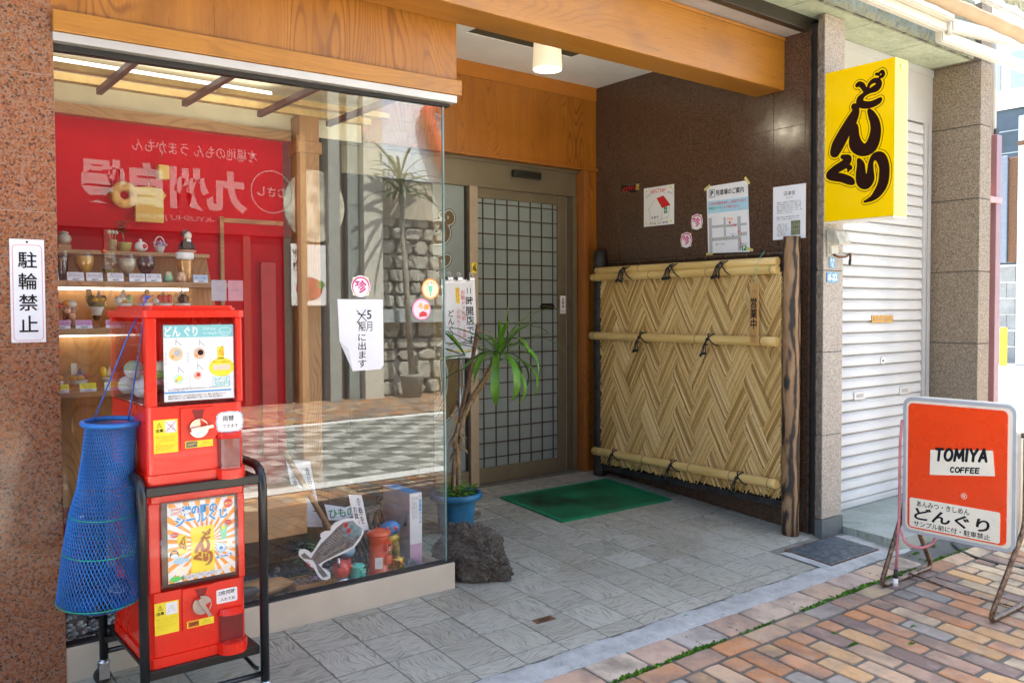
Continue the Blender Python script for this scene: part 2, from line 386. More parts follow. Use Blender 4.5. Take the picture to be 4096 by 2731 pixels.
def prism(bm, poly, fr, h0, h1):
    a = [bm.verts.new(fr(x, y, h0)) for x, y in poly]; b = [bm.verts.new(fr(x, y, h1)) for x, y in poly]; k = len(poly)
    bm.faces.new(b); bm.faces.new(a[::-1])
    for i in range(k): bm.faces.new((a[i], a[(i + 1) % k], b[(i + 1) % k], b[i]))
def sheet(bm, poly, fr, h): return bm.faces.new([bm.verts.new(fr(x, y, h)) for x, y in poly])
def rect(x0, x1, y0, y1): return [(x0, y0), (x1, y0), (x1, y1), (x0, y1)]
def rrect(x0, x1, y0, y1, r, k=5):
    out = []
    for cx, cy, a0 in ((x1 - r, y0 + r, -90), (x1 - r, y1 - r, 0), (x0 + r, y1 - r, 90), (x0 + r, y0 + r, 180)):
        for i in range(k + 1):
            a = math.radians(a0 + 90 * i / k); out.append((cx + r * math.cos(a), cy + r * math.sin(a)))
    return out
def circ(cx, cy, r, k=28, sx=1.0): return [(cx + sx * r * math.cos(2 * math.pi * i / k), cy + r * math.sin(2 * math.pi * i / k)) for i in range(k)]
def ringp(bm, outer, inner, fr, h0, h1=None):
    h1 = h0 if h1 is None else h1
    k = len(outer)
    o = [bm.verts.new(fr(x, y, h1)) for x, y in outer]; i_ = [bm.verts.new(fr(x, y, h1)) for x, y in inner]
    for j in range(k): bm.faces.new((o[j], o[(j + 1) % k], i_[(j + 1) % k], i_[j]))
    if h1 != h0:
        o2 = [bm.verts.new(fr(x, y, h0)) for x, y in outer]; i2 = [bm.verts.new(fr(x, y, h0)) for x, y in inner]
        for j in range(k):
            bm.faces.new((o2[j], o2[(j + 1) % k], o[(j + 1) % k], o[j])); bm.faces.new((i_[j], i_[(j + 1) % k], i2[(j + 1) % k], i2[j]))
def NB(): return bmesh.new()

def tag(o, label=None, cat=None, group=None, kind=None):
    if label: o['label'] = label
    if cat: o['category'] = cat
    if group: o['group'] = group
    if kind: o['kind'] = kind
    return o
def adopt(o, parent):
    if parent is not None:
        o.parent = parent
        o.matrix_parent_inverse = Matrix.Translation(-WLOC.get(parent.name, Vector((0, 0, 0))))
WLOC = {}
def T(name, label, cat, loc=(0, 0, 0), group=None):
    o = bpy.data.objects.new(name, None); COL.objects.link(o); o.location = loc; o.empty_display_size = .1
    WLOC[o.name] = Vector(loc)
    return tag(o, label, cat, group)
def mk(name, bm, mat, parent=None, smooth=False, label=None, norm=True):
    if norm: bmesh.ops.recalc_face_normals(bm, faces=bm.faces)
    me = bpy.data.meshes.new(name); bm.to_mesh(me); bm.free()
    for m in (mat if isinstance(mat, (list, tuple)) else [mat]): me.materials.append(m)
    if smooth: me.polygons.foreach_set('use_smooth', [True] * len(me.polygons))
    o = bpy.data.objects.new(name, me); COL.objects.link(o); adopt(o, parent)
    if label: o['label'] = label
    return o
def mbox(name, mat, parent, x0, x1, y0, y1, z0, z1, bev=0.0, label=None, seg=2):
    bm = NB(); box(bm, x0, x1, y0, y1, z0, z1, bev, seg); return mk(name, bm, mat, parent, label=label)
def mtube(name, mat, parent, pts, r, n=10, label=None):
    bm = NB(); tube(bm, pts, r, n); return mk(name, bm, mat, parent, label=label)
def mlathe(name, mat, parent, prof, c, n=24, label=None):
    bm = NB(); lathe(bm, prof, n, c); return mk(name, bm, mat, parent, label=label)
def mprism(name, mat, parent, poly, fr, h0, h1, label=None):
    bm = NB(); prism(bm, poly, fr, h0, h1); return mk(name, bm, mat, parent, label=label)
def msheets(name, mat, parent, polys, fr, h, label=None):
    bm = NB()
    for p in polys: sheet(bm, p, fr, h)
    return mk(name, bm, mat, parent, label=label, norm=False)
def inst(o, name, loc, parent, col=None, rotz=0.0, scale=None):
    c = bpy.data.objects.new(name, o if isinstance(o, bpy.types.Mesh) else o.data); COL.objects.link(c); c.location = loc; c.rotation_euler = (0, 0, rotz); adopt(c, parent)
    if scale: c.scale = scale
    if col: c.color = (*col, 1)
    return c

# ------------------------------------------------------------------ lettering (Blender's own built-in font)
def glyphs(body, bold=0.0, line=1.0, align='CENTER', space=1.0):
    c = bpy.data.curves.new('lettering', 'FONT'); c.body = body; c.size = 1; c.align_x = align; c.align_y = 'CENTER'; c.offset = bold; c.space_line = line; c.space_character = space
    c.resolution_u = 2 if len(body) > 14 else 4
    o = bpy.data.objects.new('lettering_tmp', c); COL.objects.link(o)
    me = bpy.data.meshes.new_from_object(o.evaluated_get(bpy.context.evaluated_depsgraph_get()))
    bpy.data.objects.remove(o); bpy.data.curves.remove(c)
    return me
def text(body, mat, parent, fr, cx, cy, w=None, hgt=None, h=.0008, bold=0.0, line=1.0, align='CENTER', rot=0.0, shear=0.0, name='lettering', space=1.0, arc_=0.0):
    """lettering fitted to a width and / or height in metres, centred at (cx, cy) of the frame"""
    me = glyphs(body, bold, line, align, space)
    n = len(me.vertices); co = np.empty(n * 3); me.vertices.foreach_get('co', co); co = co.reshape(-1, 3)
    lo, hi = co[:, :2].min(0), co[:, :2].max(0); size = np.maximum(hi - lo, 1e-6)
    p = co[:, :2] - (lo + hi) / 2
    sx = w / size[0] if w else None; sy = hgt / size[1] if hgt else None
    sx = sx or sy; sy = sy or sx
    p = p * (sx, sy)
    p[:, 0] += shear * p[:, 1]
    if arc_: p[:, 1] -= arc_ * p[:, 0] ** 2
    ca, sa = math.cos(rot), math.sin(rot)
    q = np.stack([p[:, 0] * ca - p[:, 1] * sa + cx, p[:, 0] * sa + p[:, 1] * ca + cy], 1)
    o_, u, v, nn = (np.array(k) for k in (fr.o, fr.u, fr.v, fr.n))
    W = o_ + q[:, :1] * u + q[:, 1:] * v + nn * h
    me.vertices.foreach_set('co', W.ravel()); me.update()
    me.materials.clear(); me.materials.append(mat)
    o = bpy.data.objects.new(name, me); COL.objects.link(o); adopt(o, parent)
    return o
def vtext(body, mat, parent, fr, cx, cy, hgt, w=None, **k):
    return text('\n'.join(body), mat, parent, fr, cx, cy, w=w, hgt=hgt, **k)

# brush strokes: union of tapered strokes, traced as contours (keeps outlines and inner holes clean)
def contours(strokes, iso, step):
    P = np.array([p for s in strokes for p in s], float); rm = P[:, 2].max() + iso + step * 2
    x0, y0 = P[:, 0].min() - rm, P[:, 1].min() - rm; x1, y1 = P[:, 0].max() + rm, P[:, 1].max() + rm
    nx, ny = int((x1 - x0) / step) + 2, int((y1 - y0) / step) + 2
    X, Y = np.meshgrid(x0 + step * np.arange(nx), y0 + step * np.arange(ny))
    D = np.full(X.shape, 1e9)
    for s in strokes:
        for a, b in zip(s, s[1:]):
            ax, ay, ar = a; bx, by, br = b
            dx, dy = bx - ax, by - ay; L = dx * dx + dy * dy + 1e-12
            t = np.clip(((X - ax) * dx + (Y - ay) * dy) / L, 0, 1)
            D = np.minimum(D, np.hypot(X - ax - t * dx, Y - ay - t * dy) - (ar + t * (br - ar)))
    D -= iso
    segs = {}
    def ip(ka, kb):
        (i, j), (k, l) = ka, kb; a, b = D[j, i], D[l, k]; t = a / (a - b)
        return (x0 + step * (i + t * (k - i)), y0 + step * (j + t * (l - j)))
    pts = {}
    def key(a, b):
        k = (a, b) if a < b else (b, a)
        if k not in pts: pts[k] = ip(*k)
        return k
    IN = D < 0
    cells = np.argwhere((IN[:-1, :-1] != IN[1:, :-1]) | (IN[:-1, :-1] != IN[:-1, 1:]) | (IN[:-1, :-1] != IN[1:, 1:]))
    for j, i in cells:
        q = [(i, j), (i + 1, j), (i + 1, j + 1), (i, j + 1)]; s = [IN[b, a] for a, b in q]
        cr = [k for k in range(4) if s[k] != s[(k + 1) % 4]]
        ent = [key(q[k], q[(k + 1) % 4]) for k in cr if not s[k]]; ext = [key(q[k], q[(k + 1) % 4]) for k in cr if s[k]]
        if len(cr) == 4 and not s[0]: ext = ext[::-1]
        for a, b in zip(ext, ent): segs[a] = b
    loops = []
    while segs:
        a0 = next(iter(segs)); lp = []; a = a0
        while a in segs:
            lp.append(pts[a]); a = segs.pop(a)
        if len(lp) > 5: loops.append(lp[::2])
    return loops
def smooth(s, k=4):
    if len(s) < 3: return s
    P = [np.array(p, float) for p in s]; P = [P[0]] + P + [P[-1]]; out = []
    for a, b, c, d in zip(P, P[1:], P[2:], P[3:]):
        for i in range(k):
            t = i / k; out.append(tuple(.5 * (2 * b + (c - a) * t + (2 * a - 5 * b + 4 * c - d) * t * t + (3 * b - a - 3 * c + d) * t ** 3)))
    return out + [tuple(P[-1])]
def brush(strokes, mat, parent, fr, iso=0.0, step=.002, h=.0008, xf=None, name='lettering', clipx=None, curve=True):
    if curve: strokes = [smooth(s) for s in strokes]
    c = bpy.data.curves.new('brush', 'CURVE'); c.dimensions = '2D'; c.fill_mode = 'BOTH'
    for lp in contours(strokes, iso, step):
        sp = c.splines.new('POLY'); sp.points.add(len(lp) - 1); sp.use_cyclic_u = True
        for p, (x, y) in zip(sp.points, lp): p.co = (x, y, 0, 1)
    o = bpy.data.objects.new('brush_tmp', c); COL.objects.link(o)
    me = bpy.data.meshes.new_from_object(o.evaluated_get(bpy.context.evaluated_depsgraph_get()))
    bpy.data.objects.remove(o); bpy.data.curves.remove(c)
    for v in me.vertices: v.co = fr(v.co.x, v.co.y, h) if xf is None else fr(*xf(v.co.x, v.co.y), h)
    if clipx is not None:
        bm = NB(); bm.from_mesh(me); bmesh.ops.bisect_plane(bm, geom=list(bm.verts) + list(bm.edges) + list(bm.faces), plane_co=(clipx, 0, 0), plane_no=(1, 0, 0), clear_inner=True); bm.to_mesh(me); bm.free()
    me.materials.clear(); me.materials.append(mat)
    ob = bpy.data.objects.new(name, me); COL.objects.link(ob); adopt(ob, parent)
    return ob
DONGURI = [[(0.3073, 0.723, 0.0066), (0.3219, 0.7186, 0.0079)], [(0.3222, 0.6894, 0.0061), (0.3283, 0.7025, 0.007), (0.3399, 0.7045, 0.0084), (0.3465, 0.7147, 0.0093), (0.3396, 0.7291, 0.0079), (0.3291, 0.7274, 0.0065)], [(0.2023, 0.6877, 0.0106), (0.2138, 0.6922, 0.0125), (0.2314, 0.6799, 0.0143), (0.2441, 0.6578, 0.0124), (0.2557, 0.6387, 0.0114)], [(0.2557, 0.6387, 0.0114), (0.2788, 0.6464, 0.0142), (0.3104, 0.6536, 0.0187), (0.3238, 0.6711, 0.0158), (0.314, 0.688, 0.0131), (0.293, 0.6918, 0.0122), (0.275, 0.6834, 0.0094), (0.2638, 0.6652, 0.0076), (0.2566, 0.6417, 0.0085)], [(0.2557, 0.6387, 0.0114), (0.2369, 0.6297, 0.0124), (0.2195, 0.6138, 0.0182), (0.2197, 0.5928, 0.0201), (0.2448, 0.579, 0.019), (0.2819, 0.5748, 0.017), (0.3184, 0.5833, 0.0159), (0.3318, 0.5924, 0.0093)], [(0.1849, 0.5825, 0.0157), (0.1958, 0.5581, 0.0204), (0.1731, 0.5134, 0.0315), (0.1318, 0.4562, 0.0343), (0.0942, 0.3976, 0.0362), (0.0774, 0.3634, 0.0292)], [(0.1693, 0.4735, 0.0079), (0.194, 0.4784, 0.0141), (0.1888, 0.4209, 0.0299), (0.2007, 0.3779, 0.036), (0.2402, 0.349, 0.031), (0.2842, 0.3654, 0.0353), (0.3059, 0.4246, 0.0305), (0.3031, 0.4764, 0.0259), (0.2852, 0.5199, 0.0199), (0.2706, 0.5446, 0.0108)], [(0.1211, 0.3313, 0.0112), (0.154, 0.3177, 0.0191), (0.1333, 0.2918, 0.024), (0.0825, 0.271, 0.0227), (0.0465, 0.2471, 0.0213), (0.0656, 0.2356, 0.0228), (0.117, 0.2225, 0.0225), (0.1634, 0.2018, 0.0214), (0.1801, 0.1908, 0.0142)], [(0.1485, 0.2746, 0.0064), (0.1545, 0.2663, 0.0072)], [(0.1546, 0.2527, 0.0056), (0.1603, 0.2625, 0.0072), (0.1686, 0.2675, 0.0095), (0.1652, 0.2762, 0.0079)], [(0.2145, 0.3012, 0.011), (0.2262, 0.2735, 0.0218), (0.2266, 0.2287, 0.0281), (0.2359, 0.1903, 0.0327), (0.2596, 0.1741, 0.0263), (0.2779, 0.1965, 0.0246), (0.2799, 0.2369, 0.0185), (0.2842, 0.2843, 0.0138), (0.3047, 0.3088, 0.0183), (0.3348, 0.2987, 0.0273), (0.3539, 0.2567, 0.0271), (0.3559, 0.2127, 0.0279), (0.3471, 0.1626, 0.0272), (0.3207, 0.1216, 0.0228), (0.2892, 0.0968, 0.0138), (0.2491, 0.0845, 0.0054)]]
# ------------------------------------------------------------------ ground
SL = .0674
def gz(y): return SL * max(y, -1.85)
TILT = math.atan(SL)
from mathutils import Quaternion
def lay(me, name, x, y, dz, parent, rz=0.0, col=None, jig=0.0, sx=1.0, sy=1.0):
    o = bpy.data.objects.new(name, me); COL.objects.link(o); adopt(o, parent)
    o.rotation_mode = 'QUATERNION'
    tl = TILT if y > -1.85 else 0
    o.rotation_quaternion = Quaternion((1, 0, 0), tl + random.uniform(-jig, jig)) @ Quaternion((0, 1, 0), random.uniform(-jig, jig)) @ Quaternion((0, 0, 1), rz + random.uniform(-jig, jig))
    o.location = (x, y, gz(y) + dz); o.scale = (sx, sy, 1)
    if col: o.color = (*col, 1)
    return o
def in_view(x, y, z, m=.03):
    d = Vector((x + 2.0295, y + 3.1581, z - 1.21)); dz = d.dot(Vector(F_))
    if dz < .2: return False
    u = .5 + 102.06 / 4096 + 3448.25 / 4096 * d.dot(Vector(R_)) / dz; v = .5 + (-15.63 - 3448.25 * d.dot(Vector(U_)) / dz) / 2731
    return -m < u < 1 + m and -m < v < 1 + m

street = NB()
for a, b, c, d in ((-60, 80, -60, -1.85),):
    sheet(street, rect(a, b, c, d), Fr((0, 0, -.155), (1, 0, 0), (0, 1, 0)), 0)
sheet(street, [(-60, -1.85), (80, -1.85), (80, -.2), (-60, -.2)], Fr((0, 0, -.155), (1, 0, 0), (0, 1, 0)), 0)
sheet(street, [(3.7, -.2), (80, -.2), (80, 60), (3.7, 60)], Fr((0, 0, -.155), (1, 0, 0), (0, 1, 0)), 0)
tag(mk('street', street, concrete('pale_street_surface', (.42, .41, .39), (.55, .54, .52), (.3, .3, .28), 1.5)), kind='structure')

efl = NB()
prism(efl, [(-3.2, -.775), (2.35, -.775), (2.35, 1.42), (-3.2, 1.42)], Fr((0, 0, 0), (1, 0, 0), (0, 1, SL)), -.12, -.0026)
entrance_floor = tag(mk('entrance_floor', efl, GROUT), kind='structure')
TM = {}
def tile_mesh(w, l, th=.010, bev=.0022, key=None, mat=TILE, nm='tile'):
    k = (round(w, 4), round(l, 4), mat.name)
    if k not in TM:
        bm = NB(); box(bm, -w / 2, w / 2, -l / 2, l / 2, -th, 0, bev, 2)
        me = bpy.data.meshes.new(nm); bm.to_mesh(me); bm.free(); me.materials.append(mat); TM[k] = me
    return TM[k]
tx, ty, tp, gr = .8465, .5177, .2, .0058
xs = [tx + tp * i for i in range(-13, 7)]; ys = sorted([ty - tp * j for j in range(-4, 7)])
xcuts = [x for x in xs if x > -1.9] + [2.092]; ycuts = [-.768] + ys[:-1] + [1.285]
for i in range(len(xcuts) - 1):
    for j in range(len(ycuts) - 1):
        x0, x1, y0, y1 = xcuts[i], xcuts[i + 1], ycuts[j], ycuts[j + 1]
        if x0 < -.05 and y1 > -.02:
            if y0 > -.09: continue
            y1 = -.030
        if x0 < -.05 and y0 >= -.09: y1 = -.030
        if x0 < -.05 and y0 > -.03: continue
        if x1 > 1.72 and y0 < -.53: continue
        w, l = x1 - x0 - gr, y1 - y0 - gr
        if w < .02 or l < .02: continue
        rz = math.pi / 2 if ((i + j) % 2 and abs(w - l) < 1e-3) else 0
        if random.random() < .5 and abs(w - l) < 1e-3: rz += math.pi
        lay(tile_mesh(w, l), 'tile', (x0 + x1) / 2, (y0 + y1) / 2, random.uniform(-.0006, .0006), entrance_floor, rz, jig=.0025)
# sill-side row of narrow cut tiles
for i in range(len(xcuts) - 1):
    if xcuts[i + 1] < .06: lay(tile_mesh(xcuts[i + 1] - xcuts[i] - gr, .047), 'tile', (xcuts[i] + xcuts[i + 1]) / 2, -.0555, 0, entrance_floor)
# cement making-good round the manhole and beside the fence
def wobbly(x0, x1, y0, y1, step, amp_b, amp_f, h, name, mat, parent, hf=None):
    bm = NB(); n = int((x1 - x0) / step); m = 6; rows = []
    for i in range(n + 1):
        x = x0 + (x1 - x0) * i / n
        fb = amp_b * (math.sin(x * 13.1) * .5 + math.sin(x * 37.7 + 1) * .3 + random.uniform(-.4, .4)); ff = amp_f * (math.sin(x * 9.3 + 2) * .5 + random.uniform(-.4, .4))
        r = []
        for j in range(m + 1):
            y = (y0 + ff) + (y1 + fb - y0 - ff) * j / m
            e = 1 if 0 < j < m else 0
            r.append(bm.verts.new((x, y, gz(y) + (h + random.uniform(-.0012, .0012) if e else -.008))))
        rows.append(r)
    for a, b in zip(rows, rows[1:]):
        for j in range(m): f = bm.faces.new((a[j], b[j], b[j + 1], a[j + 1])); f.smooth = True
    return mk(name, bm, mat, parent)
kerb = wobbly(-4, 1.72, -.898, -.762, .02, .012, .006, .0035, 'kerb_strip', CONC, None)
tag(kerb, kind='structure')
wobbly(1.66, 2.34, -.892, -.50, .02, .02, .012, .0025, 'cement_patch', CONC, entrance_floor)

SIDE_M = NB()
for y0, y1 in ((-1.85, -.87),):
    a = [(-60, y0), (80, y0), (80, y1), (-60, y1)]
    SIDE_M.faces.new([SIDE_M.verts.new((x, y, gz(y) - .006)) for x, y in a])
SIDE_M.faces.new([SIDE_M.verts.new((x, y, gz(-1.85) - .006)) for x, y in ((-60, -2.85), (80, -2.85), (80, -1.85), (-60, -1.85))])
sidewalk = tag(mk('sidewalk', SIDE_M, MORTAR), kind='structure')
def pv(nm='brick', pale=0):
    c = random.choice(PAVER_COLS); k = random.uniform(.85, 1.12)
    if pale: c = tuple(a * .55 + b * .45 for a, b in zip(c, (.55, .47, .40)))
    return tuple(q * k for q in c)
def pmesh(w, l):
    k = ('worn', round(w, 4), round(l, 4), random.randint(0, 3))
    if k not in TM:
        bm = NB(); pts = []
        for (ax, ay), (bx, by) in zip([(-1, -1), (1, -1), (1, 1), (-1, 1)], [(1, -1), (1, 1), (-1, 1), (-1, -1)]):
            n = 3 if ax == bx and l < .12 or ax != bx and w < .12 else 5
            for i in range(n):
                f = i / n; r = .0025 if i == 0 else 0
                pts.append((w / 2 * (ax + (bx - ax) * f) * (1 - (r + random.uniform(0, .0022)) / w * 2), l / 2 * (ay + (by - ay) * f) * (1 - (r + random.uniform(0, .0022)) / l * 2)))
        T_ = [bm.verts.new((x * (1 - .0032 / w * 2), y * (1 - .0032 / l * 2), random.uniform(-.0003, .0003))) for x, y in pts]; Q_ = [bm.verts.new((x, y, -.0030 - random.uniform(0, .0015))) for x, y in pts]; B_ = [bm.verts.new((x, y, -.03)) for x, y in pts]; n = len(pts)
        bm.faces.new(T_)
        for i in range(n):
            for a, b in ((Q_, T_), (B_, Q_)):
                f = bm.faces.new((a[i], a[(i + 1) % n], b[(i + 1) % n], b[i]))
        me = bpy.data.meshes.new('brick'); bm.to_mesh(me); bm.free(); me.materials.append(PAVER); TM[k] = me
    return TM[k]
cand = []
x = -3.9
while x < 2.1:        # pale square border tiles
    cand.append((x + .108, -.966, .2085, .138, 1)); x += .2165
x = -3.9
while x < 8:          # border course
    cand.append((x + .1, -1.098, .193, .094, 0)); x += .2
k = -40
while k < 75:         # running bond, long side towards the street
    y = -1.153 - (.1 if k % 2 else 0)
    if k % 2: cand.append((.98 + .1 * k, -1.2015, .0895, .0885, 0))
    while y > -2.85:
        ly = min(.196, y + 2.852)
        if ly > .05: cand.append((.98 + .1 * k, y - .0015 - ly / 2, .0895, ly - .0065, 0))
        y -= .2005
    k += 1
far = NB(); shown = 0; picks = []
for c in cand:
    d = (Vector((c[0], c[1], gz(c[1]))) - Vector((-2.03, -3.16, 1.21))).length
    v_ = in_view(c[0], c[1], gz(c[1]), .02)
    if c[0] > 2.05 and c[1] > -.9: continue
    picks.append((0 if v_ else 1, d, c))
picks.sort(key=lambda q: q[:2])
for q, d, c in picks:
    x, y, w_, l_, pale = c
    if q == 0 and shown < 300:
        lay(pmesh(w_, l_), 'brick', x, y, random.uniform(-.0015, .0015), sidewalk, 0, pv(pale=pale), .006); shown += 1
    else:
        z = gz(y)
        vv = [far.verts.new((x + a * w_ / 2, y + b * l_ / 2, gz(y + b * l_ / 2) - .0)) for a, b in ((-1, -1), (1, -1), (1, 1), (-1, 1))]
        ww = [far.verts.new((x + a * (w_ / 2 + .001), y + b * (l_ / 2 + .001), z - .012)) for a, b in ((-1, -1), (1, -1), (1, 1), (-1, 1))]
        far.faces.new(vv)
        for i in range(4): far.faces.new((ww[i], ww[(i + 1) % 4], vv[(i + 1) % 4], vv[i]))
tag(mk('brick_paving', far, PAVER_S, sidewalk), kind='stuff')
# moss and weeds in the joints
ms = NB()
def tuft(x, y, r, n, hgt):
    for _ in range(n):
        a = random.uniform(0, 6.28); d = r * random.random() ** .6; px, py = x + d * math.cos(a), y + d * .35 * math.sin(a)
        b = random.uniform(0, 6.28); s = random.uniform(.003, .008); h_ = random.uniform(.2, 1) * hgt; z = gz(py) - .004
        ms.faces.new([ms.verts.new(p) for p in ((px - s * math.cos(b), py - s * math.sin(b), z), (px + s * math.cos(b), py + s * math.sin(b), z), (px + s * .6 * math.cos(b + .4) + random.uniform(-.005, .005), py + s * .6 * math.sin(b + .4), z + h_), (px - s * .7 * math.cos(b), py - s * .7 * math.sin(b) - .003, z + h_ * .8))])
x = -.4
while x < 2.6:
    dens = .5 + .5 * math.sin(x * 5.1) + .4 * math.sin(x * 17)
    if dens > .1: tuft(x, -1.043 + random.uniform(-.006, .006), .02, int(10 * dens) + 3, .009 + .009 * dens)
    x += .022
for k in range(-3, 6):
    for q in range(7): tuft(1.149 + .2165 * k, -1.03 + .018 * q * random.random(), .006, 4, .008)
for cx_, cy_ in ((1.49, -1.03), (1.31, -1.035), (1.9, -1.06), (2.05, -1.05), (1.2, -1.48), (1.36, -1.40), (.66, -.80), (1.02, -1.25), (1.0, -1.35), (1.75, -1.05), (2.3, -.93), (2.5, -.92)): tuft(cx_, cy_, .022, 34, .010)
tag(mk('moss', ms, SPROUT, norm=False), 'green moss and tiny weeds growing along the paving joints', kind='stuff')

# grit, petals and crumbs swept along the paving
gt = NB()
for _ in range(260):
    x, y = random.uniform(-.9, 3.0), -random.random() ** .7 * 1.6 + .6
    if y > -.05 and x < .1: continue
    s = random.uniform(.0012, .0035); a = random.uniform(0, 6.28); z = gz(y) + .0012
    gt.faces.new([gt.verts.new((x + s * math.cos(a + q), y + s * math.sin(a + q) * .8, z + random.uniform(0, .002))) for q in (0, 1.4, 2.9, 4.4)])
tag(mk('ground_grit', gt, M('pale_grit', (.5, .48, .44), .9, island=.8), norm=False), 'pale grit and tiny crumbs scattered over tiles and bricks', kind='stuff')

# ------------------------------------------------------------------ cafe building
cafe = T('cafe_building', 'wood-trimmed cafe front with granite columns and a recessed entrance', 'building', (0, 0, 0))
zj = [-.2, .226, .660, 1.094, 1.525, 1.96, 2.40, 2.80]
for a, b in zip(zj, zj[1:]):
    mbox('granite_slab', GRAN_RED, cafe, -3.0, -1.484, -.03, .25, a + .0007, b - .0007, .0008)
mbox('column_core', M('joint_mortar_pale', (.48, .33, .25), .8), cafe, -2.99, -1.488, -.0285, .24, -.2, 2.79)
def slope_box(name, mat, parent, xa, xb, y0, y1, za0, za1, zb0, zb1, bev=.003):
    bm = NB(); box(bm, 0, 1, y0, y1, 0, 1)
    for v in bm.verts:
        f, g = v.co.x, v.co.z; lo = za0 + (zb0 - za0) * f; hi = za1 + (zb1 - za1) * f
        v.co.x = xa + (xb - xa) * f; v.co.z = lo + (hi - lo) * g
    if bev: bmesh.ops.bevel(bm, geom=list(bm.edges), offset=bev, segments=2, profile=.6, affect='EDGES')
    return mk(name, bm, mat, parent)
pe = [-1.487, -.975, -.46, .054]
for a, b in zip(pe, pe[1:]): slope_box('fascia_panel', WOOD_V, cafe, a + .0004, b - .0004, -.031, .02, 2.15, 2.745, 2.18, 2.745, .001)
slope_box('fascia_trim', WOOD_X, cafe, -1.487, .065, -.055, -.0315, 2.098, 2.166, 2.127, 2.190)
head = slope_box('window_head', ALU, cafe, -1.487, .044, -.048, .03, 2.069, 2.097, 2.094, 2.1255, .002)
slope_box('head_gasket', DARKM, cafe, -1.487, .03, -.015, .02, 2.047, 2.068, 2.082, 2.0935, .001)
mbox('window_sill', SILLP, cafe, -1.487, .030, -.028, .03, -.12, .110, .003)
slab = slope_box('sill_gasket', DARKM, cafe, -1.487, .024, -.022, .026, .1105, .117, .1105, .117, .001)
mbox('side_sill', SILLP, cafe, -.02, .030, .0305, 1.27, -.12, .104, .003)
gl = NB(); sheet(gl, [(-1.487, .11), (-.004, .11), (-.004, 2.088), (-1.487, 2.05)], Fr((0, 0, 0), (1, 0, 0), (0, 0, 1)), 0)
mk('window_pane', gl, GLASS, cafe, norm=False)
gl = NB(); sheet(gl, rect(-1.26, -.004, .11, 2.088), Fr((0, 0, 0), (0, -1, 0), (0, 0, 1)), 0)
mk('side_pane', gl, glass_mat('side_window_glass', (.90, .95, .94), 1.52, 1.4), cafe, norm=False)
mbox('glass_edge', M('green_glass_edge', (.10, .20, .19), .1, var=.05, coat=.6), cafe, -.0035, .0045, -.0045, .0035, .117, 2.083)
bm_ = mbox('fascia_beam', WOOD_X, cafe, -3.2, 2.0935, -.253, -.058, 2.425, 2.697, .004)
mbox('beam_cap', WOOD_X, cafe, -3.2, 2.0935, -.258, -.056, 2.6975, 2.715, .003)
mbox('soffit_strip', M('lilac_grey_soffit', (.40, .37, .36), .7, var=.08, bmp=.3, bs=60), cafe, -3.2, 2.0935, -.368, -.05, 2.718, 2.80)
mbox('shutter_track', M('dark_bronze_track', (.055, .045, .035), .45, .5), cafe, -3.2, 2.30, -.415, -.3685, 2.712, 2.79, .004)
# entrance ceiling with an opening for the lamp
cx0, cx1, cy0, cy1 = .705, 1.483, .28, .853
for a, b, c, d in ((.02, 2.20, cy1, 1.45), (.02, 2.20, -.057, cy0), (.02, cx0, cy0, cy1), (cx1, 2.20, cy0, cy1)):
    mbox('ceiling_board', CEIL, cafe, a, b, c, d, 2.746, 2.80)
mbox('ceiling_recess', M('recess_shade_olive', (.075, .062, .035), .7), cafe, cx0 + .001, cx1 - .001, cy0 + .001, cy1 - .001, 2.753, 2.90)  # near-flush dark plate; the shade of the opening is put into its colour
# wall over the door: veneer boards, frieze and jamb
pz = [.03, .33, .63, .93, 1.23, 1.53, 1.83, 2.0935]
for a, b in zip(pz, pz[1:]): mbox('veneer_board', WOOD_D, cafe, a + .0006, b - .0006, 1.29, 1.34, 2.187, 2.653)
mbox('frieze_board', wood('frieze_wood', (.40, .135, .012), (.50, .185, .02), (.3, .1, .015), 'X', 1, .42, .15, .4), cafe, .03, 2.0935, 1.286, 1.34, 2.654, 2.7455, .001)
mbox('lintel_trim', WOOD_D, cafe, .03, 2.0935, 1.272, 1.41, 2.166, 2.1865, .003)
mbox('jamb_post', WOOD_POST, cafe, 1.966, 2.008, 1.27, 1.41, .03, 2.165, .003)
mbox('jamb_veneer', WOOD_D, cafe, 2.0085, 2.0935, 1.29, 1.34, .05, 2.165)
mbox('back_core', DARKM, cafe, -.1, 2.3, 1.43, 1.5, -.2, 2.9)
# polished brown granite cheek wall
yc = [-.418, -.386, -.18, .43, 1.066, 1.35]; zc = [-.12, .36, .94, 1.528, 2.218, 2.745]
for a, b in zip(yc, yc[1:]):
    for c, d in zip(zc, zc[1:]): mbox('granite_panel', GRAN_BRN, cafe, 2.095, 2.18, a + .0008, b - .0008, c + .0008, d - .0008, .0007)
mbox('panel_backing', M('brown_joint', (.16, .10, .07), .8), cafe, 2.0975, 2.19, -.416, 1.35, -.12, 2.745)
mbox('granite_head', GRAN_BRN, cafe, 2.096, 2.18, -.367, -.06, 2.7455, 2.80)
mbox('steel_channel', M('brown_steel_channel', (.10, .055, .032), .45, .4, var=.4, vs=30), cafe, 2.083, 2.094, -.4285, -.4185, -.05, 2.72, .001)
mbox('channel_slot', DARKM, cafe, 2.11, 2.18, -.4665, -.4185, -.05, 2.75)
mbox('steel_channel', MATS['brown_steel_channel'], cafe, 2.079, 2.096, -.474, -.467, -.05, 2.72, .001)
